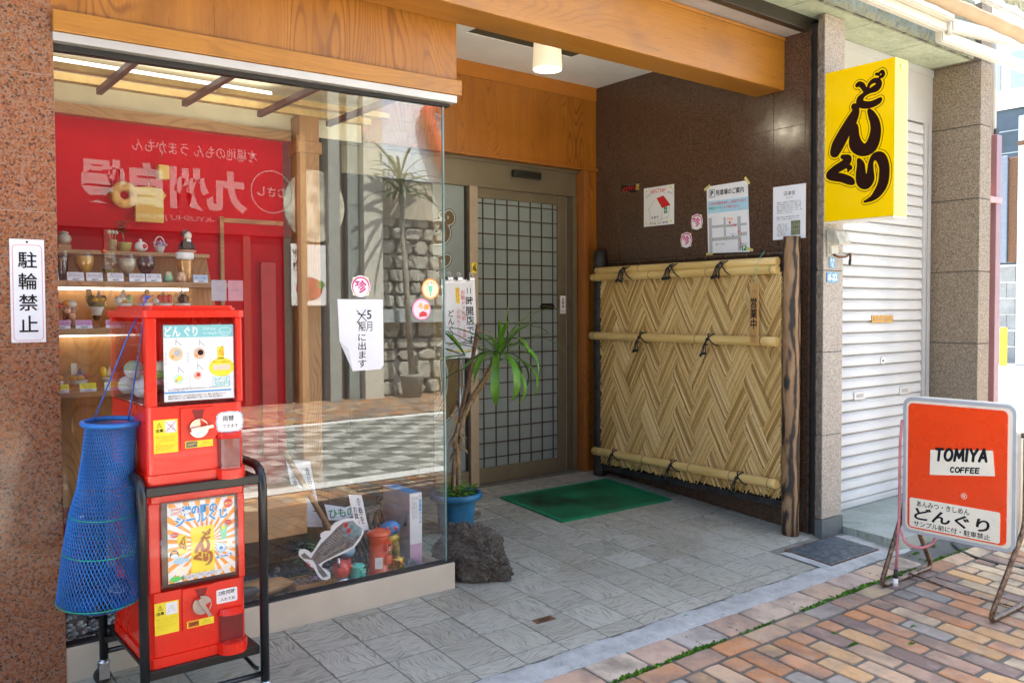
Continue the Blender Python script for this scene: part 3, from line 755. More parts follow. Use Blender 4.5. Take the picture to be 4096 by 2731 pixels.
# upper storeys and rear of the block (they throw the shade over the pavement)
UP = M('rendered_upper_wall', (.45, .43, .39), .8, var=.08, vs=2)
mbox('storey_wall', UP, cafe, -8, 2.29, -.36, 6, 3.155, 3.95)
mbox('upper_floor_slab', UP, cafe, -8, 2.29, -.05, 6, 2.905, 3.15)
mbox('rear_wall', UP, cafe, -8, 2.29, 1.51, 6, -.2, 2.90)
mbox('side_wing', UP, cafe, -8, -3.01, -.03, 1.5, -.2, 2.90)

# ------------------------------------------------------------------ neighbour with the shutter
nb = T('shuttered_building', 'stone-clad neighbouring building with a closed white shutter', 'building', (2.3, -.3, 0))
zp = [.065, .522, .974, 1.416, 1.86, 2.31, 2.784]
for a, b in zip(zp, zp[1:]):
    bm = NB(); box(bm, 2.085, 2.272, -.512, -.4755, a + .002, b - .002, .002)
    mk('pillar_block', bm, STONE_L, nb)
    bm = NB()
    for i in range(9):
        pass
    n, m_ = 6, 22; g = [[bm.verts.new((2.0845 - random.uniform(.001, .008) * (0 < j < m_), -.509 + i * .035 / n, a + .003 + (b - a - .006) * j / m_)) for j in range(m_ + 1)] for i in range(n + 1)]
    for i in range(n):
        for j in range(m_): bm.faces.new((g[i][j], g[i][j + 1], g[i + 1][j + 1], g[i + 1][j]))
    mk('split_face', bm, SPLIT, nb)
mbox('pillar_joint', M('dark_joint', (.07, .065, .06), .9), nb, 2.087, 2.270, -.509, -.4757, .07, 2.78); mbox('pillar_core', MATS['dark_joint'], nb, 2.185, 2.272, -.475, -.20, -.1, 2.78)
mbox('skirting_tile', M('slate_skirting', (.11, .12, .12), .4, var=.1), nb, 2.075, 2.279, -.520, -.4756, -.06, .064, .002)
zr = [-.1, .514, .98, 1.446, 1.913, 2.381, 2.784]
for a, b in zip(zr, zr[1:]): mbox('pillar_block', STONE, nb, 3.652, 3.81, -.627, -.12, a + .0025, b - .0025, .004)
mbox('pillar_block', STONE, nb, 3.652, 3.81, -.627, -.12, 2.786, 3.15, .004)
mbox('pillar_joint', MATS['dark_joint'], nb, 3.656, 3.806, -.622, -.12, -.1, 3.14)
xb = [3.612 - .5835 * k for k in range(11)]
for b, a in zip(xb, xb[1:]):
    bm = NB(); nx, nz = 16, 9
    # rough split front, smoother underside
    prof = [(-.30, 2.786), (-.45, 2.785), (-.575, 2.785), (-.598, 2.795)] + [(-.607, 2.82 + .05 * q) for q in range(7)] + [(-.60, 3.152), (-.3, 3.152)]
    rows = []
    for i in range(nx + 1):
        x = a + .0022 + (b - a - .0044) * i / nx; r = []
        for q, (y, z) in enumerate(prof):
            e = 3 <= q <= 10
            r.append(bm.verts.new((x, y + (random.uniform(-.007, .007) + .006 * math.sin(x * 31 + z * 40) if e and 0 < i < nx else 0), z + (random.uniform(-.003, .003) if e else 0))))
        rows.append(r)
    for p, q in zip(rows, rows[1:]):
        for j in range(len(prof) - 1):
            f = bm.faces.new((p[j], q[j], q[j + 1], p[j + 1])); f.material_index = 1 if j < 2 else 0
    bm.faces.new(rows[0]); bm.faces.new(rows[-1][::-1])
    mk('ledge_block', bm, [LEDGE_M, LEDGE_U], nb)
mbox('ledge_joint', MATS['dark_joint'], nb, -2.2, 3.60, -.59, -.30, 2.789, 3.148)
sh = mbox('shutter_box', SHUTG, nb, 2.275, 3.651, -.315, -.20, 2.425, 2.784, .003)
mbox('box_flange', SHUTG, sh, 2.275, 3.651, -.322, -.3155, 2.735, 2.784, .002)
shut = mbox('shutter', M('gap_shade_core', (.16, .16, .155), .7), nb, 2.275, 3.575, -.292, -.25, .0, 2.42)  # core coloured dark so the gaps between slats read as shade
prof = [(-.293, .0), (-.304, .002), (-.3105, .006), (-.3115, .014), (-.3085, .040), (-.3045, .0485), (-.3075, .053), (-.304, .0585), (-.297, .0625), (-.2925, .0648)]
bm = NB(); st_ = [[bm.verts.new((x, y, z)) for y, z in prof] for x in (2.276, 3.54)]
for j in range(len(prof) - 1): bm.faces.new((st_[0][j], st_[1][j], st_[1][j + 1], st_[0][j + 1]))
bmesh.ops.recalc_face_normals(bm, faces=bm.faces)
slm = bpy.data.meshes.new('slat'); bm.to_mesh(slm); bm.free(); slm.materials.append(SHUT)
for k in range(35): inst(slm, 'slat', (0, random.uniform(-.0006, .0006), .045 + .0679 * k), shut)
mbox('bottom_rail', SHUT, shut, 2.276, 3.54, -.309, -.293, .004, .0445, .003)
for x0, x1, y0 in ((3.541, 3.578, -.322), (3.580, 3.588, -.31), (3.5885, 3.628, -.325), (3.6285, 3.651, -.312)):
    mbox('guide_rail', SHUTG, nb, x0, x1, y0, -.2, .0, 2.424, .003)
BRASS = M('tarnished_brass', (.50, .27, .06), .4, .6, var=.25, vs=40)
fr = fY(0, 0, -.3095)
o = mprism('letter_slot', BRASS, shut, rrect(2.917, 3.170, 1.122, 1.166, .004), fr, 0, .006)
mprism('slot_flap', M('dull_brass_flap', (.42, .24, .08), .5, .5), o, rrect(2.935, 3.152, 1.133, 1.155, .008), fr, .0062, .009)
o = mprism('lock_plate', STEEL, shut, circ(3.051, .882, .02, 20, 1.3), fr, 0, .007); mprism('keyhole', DARKM, o, circ(3.051, .882, .007, 12, 1.6), fr, .0072, .0085)
for x in (2.788, 3.325):
    o = mprism('pull_handle', SHUT, shut, rrect(x - .062, x + .062, .655, .702, .01), fr, 0, .006); mprism('finger_recess', M('recess_shade_tone', (.38, .38, .36), .6), o, rect(x - .04, x + .04, .668, .69), fr, .0062, .0065)  # flat grey patch; the shade of the finger hollow is painted
# street number plates and outside socket on the stone pillar
fp = fY(0, 0, -.5125)
PB = M('faded_blue_enamel', (.16, .36, .55), .5, var=.3, vs=50)
o = tag(mprism('number_plate', PB, None, rect(2.112, 2.220, 1.350, 1.407), fp, 0, .004), 'small faded blue house number plate reading 8-22 on pillar', 'plate')
text('8-22', WHITE, o, fp, 2.166, 1.379, w=.085, hgt=.034, h=.0046, bold=.02)
o = tag(mprism('street_plate', PB, None, rect(2.134, 2.191, 1.430, 1.487), fp, 0, .004), 'tiny blue street name plate above the 8-22 number plate', 'plate')
text('大手\n町', WHITE, o, fp, 2.162, 1.459, w=.042, hgt=.046, h=.0046, bold=.01)
t = T('outside_socket', 'weathered beige covered outlet box on the pale stone pillar', 'socket', (2.16, -.52, 1.5))
AGED = M('aged_beige_plastic', (.46, .43, .34), .5, var=.25, vs=30)
mbox('back_plate', AGED, t, 2.108, 2.205, -.522, -.513, 1.487, 1.622, .004)
bm = NB(); prism(bm, [(0, 1.628), (.02, 1.636), (.045, 1.625), (.075, 1.56), (.070, 1.553), (0, 1.57)], Fr((2.100, -.5225, 0), (0, -1, 0), (0, 0, 1)), -.0, -.115); mk('hood', bm, AGED, t)
mbox('socket', M('grimy_white', (.6, .58, .5), .5, var=.2), t, 2.125, 2.19, -.535, -.5225, 1.505, 1.552, .004)
mtube('cable_stub', RUST, t, arc([(2.15, -.53, 1.50), (2.17, -.545, 1.488), (2.23, -.56, 1.49), (2.265, -.562, 1.515), (2.262, -.562, 1.47)], .02), .006, 8)
mtube('cable_tip', DARKM, t, [(2.262, -.562, 1.478), (2.255, -.563, 1.447)], .0075, 8)
# raised concrete step in front of the shutter
bm = NB(); pts = []
for i in range(30):
    f_ = i / 29; pts.append((2.285 - .05 * f_ + random.uniform(-.004, .004), -.525 - .33 * f_))
poly = pts + [(2.6, -.872), (3.3, -.875), (7, -.875), (7, -.2), (2.28, -.2)]
prism(bm, poly, Fr((0, 0, 0), (1, 0, 0), (0, 1, 0)), -.16, .0)
step = tag(mk('concrete_step', bm, CONC_G), kind='structure')
mtube('loose_wire', M('grey_wire', (.45, .45, .42), .5), step, arc([(2.29, -.36, .22), (2.29, -.40, .05), (2.31, -.43, .006), (2.42, -.55, .006), (2.36, -.60, .006), (2.29, -.56, .006)], .04), .0025, 6)
mbox('storey_wall', UP, nb, 2.295, 3.80, -.36, 6, 3.155, 3.95)
mbox('rear_wall', UP, nb, 2.30, 3.80, -.18, 6, -.2, 3.15)
# manhole cover
mh = T('manhole_cover', 'grey steel chequer-plate inspection cover set in the doorstep', 'manhole cover', (1.945, -.665, -.045))
fm = Fr((1.945, -.665, gz(-.665)), (1, 0, 0), (0, 1, SL))
PL = M('grey_steel_cover', (.20, .23, .25), .42, .6, var=.3, vs=30, bmp=.2, bs=90)
mprism('plate', PL, mh, rect(-.212, .212, -.127, .127), fm, -.01, .006)
bm = NB(); ringp(bm, rect(-.222, .222, -.137, .137), rect(-.214, .214, -.129, .129), fm, -.01, .005); mk('rim', bm, RUST, mh)
bm = NB()
for k in range(-16, 17):
    for s in (1, -1):
        p = [(k * .026 + s * t_, t_) for t_ in (-.12, .12)]
        q = []
        for (x, y) in p:
            if abs(x) > .205: y = y if False else max(-.12, min(.12, (math.copysign(.205, x) - k * .026) / s)); x = math.copysign(.205, x)
            q.append((x, y))
        (xa, ya), (xb_, yb_) = q
        if abs(ya - yb_) < .01: continue
        d = .0024
        h1 = .0082 if s > 0 else .0078
        prism(bm, [(xa - d, ya), (xa + d, ya), (xb_ + d, yb_), (xb_ - d, yb_)], fm, .0062, h1)
mk('chequer_ribs', bm, PL, mh)
# rusty anchor socket let into the floor
fa_ = Fr((.137, -.509, gz(-.509)), (1, 0, 0), (0, 1, SL))
t = T('floor_socket', 'small rusty anchor socket with two slots set into tiles', 'floor socket', (.137, -.509, gz(-.509)))
mprism('plate', RUST, t, rect(-.046, .046, -.018, .018), fa_, 0.0005, .0035)
for x in (-.02, .02): mprism('slot', DARKM, t, circ(x, 0, .007, 12, 1.4), fa_, .0037, .0042)
# ------------------------------------------------------------------ automatic door and side light
door = T('sliding_door', 'bronze-framed automatic door with a lattice over frosted glass', 'door', (1.45, 1.35, .09))
YD = 1.35
mbox('header', BRONZE, door, .04, 1.946, YD - .012, YD + .07, 1.986, 2.163, .002)
mbox('header_cap', BRONZE, door, .04, 1.962, YD - .03, YD - .0125, 2.146, 2.1655, .002)
mbox('frame_post', BRONZE, door, 1.911, 1.947, YD - .022, YD + .07, .05, 1.9855, .002)
mbox('mullion', M('pale_bronze_mullion', (.42, .34, .24), .4, .4, var=.06), door, 1.045, 1.107, YD - .030, YD + .07, .03, 1.9855, .002)
leaf = mbox('bottom_rail', BRONZE, door, 1.108, 1.864, YD + .001, YD + .04, .092, .192, .002)
mbox('top_rail', BRONZE, door, 1.108, 1.864, YD + .001, YD + .04, 1.923, 1.9855, .002)
mbox('stile', BRONZE, door, 1.792, 1.864, YD - .003, YD + .04, .092, 1.985, .003)
mbox('stile_edge', ALU, door, 1.865, 1.872, YD + .004, YD + .04, .092, 1.985, .001)
mbox('jamb_channel', M('shade_tone_bronze', (.16, .13, .09), .45, .4), door, 1.8725, 1.9105, YD + .02, YD + .07, .05, 1.985)  # darker copy of the bronze, with the channel's shade in its colour
pane = mbox('frosted_pane', FROST, door, 1.108, 1.7915, YD + .014, YD + .02, .1925, 1.9225)
LAT = M('dark_brown_lattice', (.045, .026, .017), .35, var=.4, vs=14)
for k in range(7): mbox('lattice_bar', LAT, door, 1.174 + .0968 * k - .0034, 1.174 + .0968 * k + .0034, YD + .0095, YD + .0135, .1925, 1.9225)
k = 0
while 1.889 - .0962 * k > .2:
    z = 1.889 - .0962 * k; mbox('lattice_bar', LAT, door, 1.108, 1.7915, YD + .0080, YD + .0120, z - .0033, z + .0033); k += 1
fd = fY(0, 0, YD + .007)
o = mprism('door_plate', BLACKI, door, [(1.638, 1.231), (1.652, 1.210), (1.752, 1.210), (1.766, 1.231), (1.752, 1.252), (1.652, 1.252)], fd, 0, .002)
text('AUTO DOOR', M('dull_gold', (.25, .19, .08), .4, .5), o, fd, 1.702, 1.231, w=.088, h=.0025)
fs = fY(0, 0, YD - .0035)
o = mprism('notice_plate', WHITE, door, rect(1.808, 1.856, 1.182, 1.304), fs, 0, .0015)
vtext('自動扉', BLACKI, o, fs, 1.832, 1.256, .072, h=.002, bold=.01); text('AUTO\nDOOR', BLACKI, o, fs, 1.832, 1.198, w=.032, h=.002)
fm_ = fY(0, 0, YD - .0305)
o = mprism('yellow_sticker', YELI, door, rect(1.057, 1.094, 1.442, 1.506), fm_, 0, .0006)
brush(DONGURI, BLACKI, o, fm_, 0.002, .006, .001, lambda x, y: (1.057 + x * .088 + .0015, 1.444 + y * .076))
mbox('door_sensor', M('black_sensor_housing', (.018, .02, .016), .3, var=.2), door, 1.385, 1.615, YD - .045, YD - .0125, 2.072, 2.118, .006)
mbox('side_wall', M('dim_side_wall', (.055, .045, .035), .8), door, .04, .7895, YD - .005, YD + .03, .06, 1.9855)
side = mbox('side_light_pane', FROST, door, .79, 1.0445, YD + .012, YD + .018, .19, 1.985)
mbox('side_light_rail', BRONZE, door, .79, 1.0445, YD - .01, YD + .03, .06, .189, .002)
mbox('side_gasket', DARKM, door, 1.030, 1.0445, YD + .004, YD + .0115, .19, 1.985)
fl = fY(.245, .335, YD + .0115)
big = lambda x, y: (x * 2.0, y * 2.02)
brush(DONGURI, LOGO, side, fl, .0062, .004, .0002, big, clipx=.80); brush(DONGURI, M('pale_window_vinyl', (.42, .47, .44), .4), side, fl, .0042, .004, .0006, big, clipx=.80); brush(DONGURI, M('olive_brown_vinyl', (.13, .085, .02), .35), side, fl, 0, .004, .001, big, clipx=.80)

# ------------------------------------------------------------------ ceiling lamp
lampt = T('ceiling_lamp', 'lit white cylindrical lamp hanging from the entrance ceiling', 'lamp', (1.0, .5, 2.80))
SHADE = M('glowing_opal_shade', (.85, .8, .7), .4, var=.02, emit=((1.0, .78, .50), .10))
BULB = M('glowing_lamp_bottom', (.9, .88, .8), .4, var=.02, emit=((1.0, .85, .62), .30))
mlathe('lamp_shade', SHADE, lampt, [(.066, .36), (.066, .33), (.072, .2), (.080, .03), (.082, .012), (.078, 0)], (1.0, .5, 2.518), 32)
mlathe('diffuser', BULB, lampt, [(0, .006), (.05, .005), (.074, .003), (.0775, -.001)], (1.0, .5, 2.517), 32)
lp = bpy.data.lights.new('lamp_glow', 'POINT'); lp.energy = .9; lp.color = (1, .86, .66); lp.shadow_soft_size = .05
lo = bpy.data.objects.new('lamp_glow', lp); COL.objects.link(lo); lo.location = (1.0, .5, 2.46); lo.parent = lampt; lo.matrix_parent_inverse = Matrix.Translation((-1.0, -.5, -2.80))

# ------------------------------------------------------------------ doormat
fmm = Fr((1.497, .737, gz(.737) + .001), (1, 0, 0), (0, 1, SL))
mat_ = T('doormat', 'worn dark green rubber doormat in front of the sliding door', 'doormat', (1.497, .737, gz(.737)))
bm = NB(); ringp(bm, rrect(-.446, .446, -.296, .296, .012), rrect(-.415, .415, -.265, .265, .006), fmm, 0, .007); mk('border', bm, M('green_mat_border', (.006, .20, .085), .5, var=.15, bmp=.2, bs=200), mat_)
mprism('mat_field', GREENMAT, mat_, rrect(-.4148, .4148, -.2648, .2648, .006), fmm, 0, .006)

# ------------------------------------------------------------------ woven bamboo fence
fence = T('bamboo_fence', 'woven reed fence panel with bamboo rails and black rope knots', 'fence', (1.98, .38, .03))
def log(bm, x, y, z0, z1, r, n=18, m=26, lean=0.0):
    rings = []
    for j in range(m + 1):
        f_ = j / m; z = z0 + (z1 - z0) * f_
        rings.append([bm.verts.new((x + r * (1 + .03 * math.sin(3 * a + 9 * f_) + .025 * math.sin(14 * f_)) * math.cos(a) + lean * f_, y + r * (1 + .03 * math.sin(2 * a + 7 * f_)) * math.sin(a), z)) for a in (2 * math.pi * i / n for i in range(n))])
    for a, b in zip(rings, rings[1:]):
        for i in range(n): f_ = bm.faces.new((a[i], a[(i + 1) % n], b[(i + 1) % n], b[i])); f_.smooth = True
    bm.faces.new(rings[0][::-1]); bm.faces.new(rings[-1])
bm = NB(); log(bm, 1.99, -.378, -.03, 1.60, .047); mk('fence_post', bm, CHAR, fence, label='scorched brown log post')
bm = NB(); log(bm, 1.995, 1.148, .06, 1.605, .045); mk('fence_post', bm, CHAR_D, fence, label='dark charred log post')
bm = NB(); box(bm, 1.975, 2.045, -.33, 1.103, .118, .156, .006); mk('bottom_rail', bm, CHAR_D, fence)
def culm(name, mat, y0, y1, z, x, r, nodes, half=False, z1=None):
    bm = NB(); pts, rr = [], []
    yy = sorted(set([y0, y1] + [n_ + d for n_ in nodes for d in (-.012, -.004, 0, .004, .012)]))
    for y in yy:
        f_ = (y - y0) / (y1 - y0); pts.append((x, y, z + ((z1 if z1 is not None else z) - z) * f_)); k_ = min(abs(y - n_) for n_ in nodes) if nodes else 1
        rr.append(r * (1.055 if k_ < .001 else (.985 if k_ < .006 else 1.0)))
    tube(bm, pts, rr, 18); o = mk(name, bm, mat, fence)
    for n_ in nodes:
        b2 = NB(); f_ = (n_ - y0) / (y1 - y0); tube(b2, [(x, n_ - .0025, z + ((z1 or z) - z) * f_), (x, n_ + .0025, z + ((z1 or z) - z) * f_)], r * 1.062, 18); mk('node_ring', b2, M('bamboo_node', (.30, .19, .08), .6), o)
    return o
culm('bamboo_rail', BAMBOO, -.326, 1.160, 1.424, 1.935, .0245, [-.29, .16, .62, 1.12])
culm('bamboo_rail', BAMBOO, -.320, 1.125, 1.468, 1.945, .0240, [.06, .72, 1.09])
culm('bamboo_rail', BAMBOO, -.328, 1.165, 1.031, 1.930, .0265, [-.235, .235, 1.12])
culm('bamboo_rail', BAMBOO, -.332, 1.140, .252, 1.930, .0265, [-.285, -.02, .285, .67, 1.09])
culm('dark_top_cane', M('dark_smoked_bamboo', (.075, .042, .024), .4, var=.4, vs=20), -.335, 1.11, 1.516, 2.03, .0085, [-.2, -.05, .1, .25, .42, .6, .8, 1.0], z1=1.522)
# reeds: bundles in a two-over two-under weave
TH = math.radians(61.5); PT = .1423; s_max, zb0, zb1 = 1.438, .172, 1.41; NS = 11
dA = Vector((math.cos(TH), -math.sin(TH))); dB = Vector((math.cos(TH), math.sin(TH)))
o0 = Vector((1.10 - .736, .784))       # a corner of the weave seen on the panel
# lattice coordinates: p = o0 + a*dA + b*dB ; A-bands run along dA (index floor(b/PT)), B-bands along dB (index floor(a/PT))
inv = Matrix(((dA.x, dB.x), (dA.y, dB.y))).inverted()
def bundle(kind, idx):
    bm = NB(); any_ = False
    for k in range(NS):
        off = (idx + (k + .5) / NS) * PT + random.uniform(-.0012, .0012)
        d, e = (dA, dB) if kind == 'A' else (dB, dA)
        base = o0 + e * off
        # clip the line base + t*d to the panel
        t0, t1 = -9, 9
        endj = random.uniform(-.012, .010)
        for c_, dc, lo_, hi_ in ((base.x, d.x, 0.0, s_max), (base.y, d.y, zb0 + endj, zb1)):
            ta, tb = (lo_ - c_) / dc, (hi_ - c_) / dc
            t0, t1 = max(t0, min(ta, tb)), min(t1, max(ta, tb))
        if t1 - t0 < .03: continue
        any_ = True
        cuts = [t0, t1]
        q0, q1 = math.floor(t0 / PT), math.ceil(t1 / PT)
        seq = []
        for q in range(q0, q1 + 1):
            over = ((q + idx) % 4) in ((0, 1) if kind == 'A' else (2, 3))
            for fr_ in (.16, .5, .84):
                t_ = (q + fr_) * PT
                if t0 < t_ < t1: seq.append((t_, .0075 if over else -.0075))
        if not seq: seq = [((t0 + t1) / 2, 0)]
        seq = [(t0, seq[0][1])] + seq + [(t1, seq[-1][1])]
        wob = random.uniform(-.001, .001); r = random.uniform(.0037, .0050)
        pts = []
        for t_, hgt in seq:
            p = base + d * t_
            pts.append((1.962 - hgt - wob, 1.10 - p.x, p.y))
        tube(bm, pts, r, 5)
    if any_: mk('reed_bundle', bm, REED, fence, norm=False)
    else: bm.free()
for idx in range(-14, 15):
    bundle('A', idx); bundle('B', idx)
mbox('backing_slats', M('gap_shade_backing', (.13, .085, .035), .8), fence, 1.982, 1.992, -.335, 1.10, .19, 1.42)  # one flat dark board; shade between the reeds is put into its colour
# rope knots
def rope_loop(y, z, x, r, k, top=False):
    t_ = []
    bm = NB()
    for off, sgn in ((-.0, 1), (.022, -1)):
        pts = []
        for i in range(13):
            a = math.radians(-100 + 200 * i / 12)
            pts.append((x - (r + .004) * math.cos(a), y + off + sgn * .030 * math.sin(a) * .9 - .01, z + (r + .005) * math.sin(a)))
        tube(bm, pts, .0036, 6)
    ball(bm, (x - r - .008, y + .004, z + (.028 if top else .002)), .0105, 10)
    for i in range(k):
        dy = .006 + .011 * i; ln = (.055 + .012 * random.random()) * (1.0 if top else 1.15)
        z0_ = z + (.028 if top else 0)
        pts = [(x - r - .010, y + .004, z0_), (x - r - .018, y + .004 + dy * .6, z0_ - ln * .35 + (.012 if top else 0)), (x - r - .012, y + .006 + dy * 1.3, z0_ - ln), (x - r - .010, y + .008 + dy * 1.5, z0_ - ln - .016)]
        tube(bm, arc(pts, .02, 4), .0031, 6); ball(bm, pts[-1], .0075, 8, (1, 1, 1.4))
    return mk('rope_knot', bm, CORDK, fence)
for y in (.81, .405, .022): rope_loop(y, 1.444, 1.932, .036, 4, True)
for y in (.678, .125): rope_loop(y, 1.031, 1.930, .0275, 3)
for y in (.93, .414, -.09): rope_loop(y, .252, 1.930, .0275, 3)
# wooden "open" tag on the fence
ot = T('open_sign_tag', 'narrow wooden tag lettered in black hanging on the fence', 'tag', (1.893, -.205, 1.03))
mbox('board', WOOD_TAG, ot, 1.890, 1.900, -.2315, -.177, 1.022, 1.352, .001)
fo = fX(-.204, 0, 1.890)
text('只今', BLACKI, ot, fo, .003, 1.305, w=None, hgt=.014, h=.0008); vtext('営業中', BLACKI, ot, fo, .0, 1.185, .175, w=.048, h=.0008, bold=.022); text('です', BLACKI, ot, fo, 0, 1.058, hgt=.016, h=.0008)
mtube('green_string', M('mint_string', (.10, .50, .38), .6), ot, [(1.893, -.204, 1.345), (1.897, -.207, 1.38), (1.902, -.212, 1.44), (1.915, -.222, 1.49), (1.945, -.225, 1.515), (1.95, -.23, 1.53)], .0016, 6)

# ------------------------------------------------------------------ notices on the granite wall
fw = fX(0, 0, 2.0942)            # a = -Y, b = Z
def sticker(name, label, cat, poly, mat, h0=.0002, h1=.0012, f=fw): return tag(mprism(name, mat, None, poly, f, h0, h1), label, cat)
o = sticker('tv_sticker', 'small red and gold brush-lettered sticker high on granite wall', 'sticker', [(-1.046, 2.03), (-1.0, 2.005), (-.94, 1.985), (-.90, 1.985), (-.873, 2.01), (-.870, 2.05), (-.92, 2.045), (-.985, 2.035), (-1.03, 2.05)], BLACKI)
text('オモウマい', REDI, o, fw, -.968, 2.015, w=.115, hgt=.034, h=.0016, bold=.03, rot=.03); text('店', M('gold_ink', (.75, .50, .10), .4), o, fw, -.889, 2.020, w=.036, hgt=.046, h=.0016, bold=.02); text('ヒューマングルメンタリー', WHITE, o, fw, -.938, 2.040, w=.07, h=.0016)
o = sticker('safety_plaque', 'white children refuge plaque with red roofed house drawing', 'plaque', rect(-.828, -.566, 1.7495, 2.0005), WHITE, 0, .003)
H = .0034
def line(bm, p, w_, f, h):
    for (ax, ay), (bx, by) in zip(p, p[1:]):
        d = Vector((bx - ax, by - ay)); d.normalize(); nx, ny = -d.y * w_ / 2, d.x * w_ / 2
        sheet(bm, [(ax + nx, ay + ny), (ax - nx, ay - ny), (bx - nx, by - ny), (bx + nx, by + ny)], f, h)
        h += .00003
def lines(name, mat, parent, ps, w_, f, h):
    bm = NB()
    for p in ps: line(bm, p, w_, f, h)
    return mk(name, bm, mat, parent, norm=False)
arch = [(-.812 + .236 * i / 12, 1.926 + .035 * math.sin(math.pi * (.12 + .76 * i / 12))) for i in range(13)]
archt = [(x, y + .036) for x, y in arch]
lines('banner_outline', GREYI, o, [arch + archt[::-1] + [arch[0]]], .0016, fw, H)
text('かけこみ110番', REDI, o, fw, -.700, 1.977, w=.135, hgt=.028, h=.0037, bold=.045, arc_=3.2); text('こども', BLACKI, o, fw, -.790, 1.950, w=.034, h=.0037, bold=.01, rot=.45); text('のいえ', BLACKI, o, fw, -.600, 1.952, w=.034, h=.0037, bold=.01, rot=-.4)
msheets('red_roof', REDI, o, [[(-.715, 1.926), (-.655, 1.938), (-.594, 1.872), (-.666, 1.858)]], fw, H)
lines('house_outline', BLACKI, o, [[(-.78, 1.86), (-.772, 1.776), (-.672, 1.786), (-.612, 1.800), (-.602, 1.870)], [(-.672, 1.786), (-.664, 1.858)], [(-.735, 1.916), (-.795, 1.850)]], .0014, fw, H)
msheets('green_window', GREENI, o, [rect(-.650, -.622, 1.822, 1.862)], fw, H); lines('window_bars', WHITE, o, [[(-.636, 1.824), (-.636, 1.860)], [(-.648, 1.842), (-.624, 1.842)]], .003, fw, H + .0004)
text('ぬまづ', BLACKI, o, fw, -.728, 1.803, w=.06, h=.0037, bold=.03); text('健やか会・PTA・警察署', BLACKI, o, fw, -.697, 1.765, w=.158, h=.0037, bold=.008)
for x, y in ((-.808, 1.98), (-.590, 1.985), (-.808, 1.770), (-.590, 1.770)): msheets('yellow_dot', YELI, o, [circ(x, y, .008, 16)], fw, H)
def chin(name, label, x, z, f, r=.052, mir=1):
    pts = []
    for i in range(72):
        a = 2 * math.pi * i / 72; q = 1.0
        for c in (45, 135, 225, 315): q += .16 * math.exp(-((math.degrees(a) - c) / 7) ** 2)
        pts.append((x + .97 * r * .93 * q * math.cos(a), z + r * .93 * q * math.sin(a)))
    o = tag(mprism(name, WHITE, None, pts, f, .0002, .001), label, 'sticker')
    bm = NB(); ringp(bm, circ(x, z, r * .84, 40), circ(x, z, r * .70, 40), f, .0013); mk('magenta_ring', bm, PINKI, o)
    msheets('white_disc', WHITE, o, [circ(x, z - r * .10, r * .735, 40)], f, .0015)
    text('珍', PINKI, o, f, x, z - r * .02, w=r * 1.12, hgt=r * 1.12, h=.0018, bold=.035); text('メズラシ', GREYI, o, f, x, z + r * .62, w=r * .5, h=.0018)
    for c in (45, 135, 225, 315):
        a = math.radians(c); msheets('sparkle', YELI, o, [[(x + r * (.94 * math.cos(a) + .13 * math.cos(b) * (1 if k % 2 == 0 else .3)), z + r * (.94 * math.sin(a) + .13 * math.sin(b) * (1 if k % 2 == 0 else .3))) for k, b in enumerate(math.pi * j / 4 for j in range(8))]], f, .0018)
    return o
chin('round_sticker', 'upper of the two round magenta kanji stickers on granite wall', -.379, 1.747, fw)
chin('round_sticker', 'lower of the two round magenta kanji stickers on granite wall', -.464, 1.641, fw)
# parking map
o = sticker('parking_notice', 'taped parking map notice with pale blue band and road plan', 'notice', [(-.302, 1.953), (.004, 1.957), (.022, 1.541), (-.288, 1.549)], PAPER)
P = lambda a, b: (-.302 + a * .308 + .015 * b, 1.955 - b * .411)         # 0..1 across, 0..1 down
msheets('blue_band', LBLUEI, o, [[P(.02, .405), P(.995, .405), P(.995, .225), P(.02, .225)]], fw, .0016)
lines('parking_box', BLACKI, o, [[P(.06, .06), P(.20, .06), P(.20, .17), P(.06, .17), P(.06, .06)]], .003, fw, .0016)
text('P', BLACKI, o, fw, *P(.13, .115), hgt=.033, h=.0018, bold=.04); text('駐車場のご案内', BLACKI, o, fw, *P(.565, .115), w=.205, hgt=.036, h=.0018, bold=.02)
text('この先の交差点を右折し、信号左奥に見える', REDI, o, fw, *P(.5, .268), w=.275, hgt=.018, h=.002, bold=.02); text('「仲見世パーク1」', GREENI, o, fw, *P(.21, .335), w=.11, hgt=.018, h=.002, bold=.02); text('をご利用ください。', REDI, o, fw, *P(.60, .335), w=.115, hgt=.017, h=.002, bold=.02); text('徒歩2分', GREYI, o, fw, *P(.86, .385), w=.05, h=.002)
def road(a0, b0, a1, b1): return [P(a0, b0), P(a1, b0), P(a1, b1), P(a0, b1)]
bm = NB()
for k, r_ in enumerate((road(.03, .47, .11, .99), road(.40, .48, .45, .76), road(.73, .49, .81, .98), road(.111, .585, .399, .625), road(.451, .59, .729, .63), road(.811, .59, .95, .625), road(.111, .765, .729, .815), road(.811, .72, .95, .77))): sheet(bm, r_, fw, .0016)
mk('road_plan', bm, GREYI, o, norm=False)
lines('red_route', REDI, o, [[P(.55, .61), P(.70, .61)], [P(.66, .595), P(.70, .61), P(.66, .625)], [P(.765, .63), P(.765, .73)], [P(.74, .70), P(.765, .73), P(.79, .70)], [P(.755, .80), P(.79, .84), P(.79, .95)], [P(.765, .92), P(.79, .95), P(.815, .92)]], .0032, fw, .0020)
msheets('here_dot', REDI, o, [circ(*P(.55, .565), .0075, 16)], fw, .0022); text('現在地', ORI, o, fw, *P(.55, .515), w=.045, h=.0022, bold=.03); text('どんぐり', GREYI, o, fw, *P(.64, .565), w=.034, h=.0022)
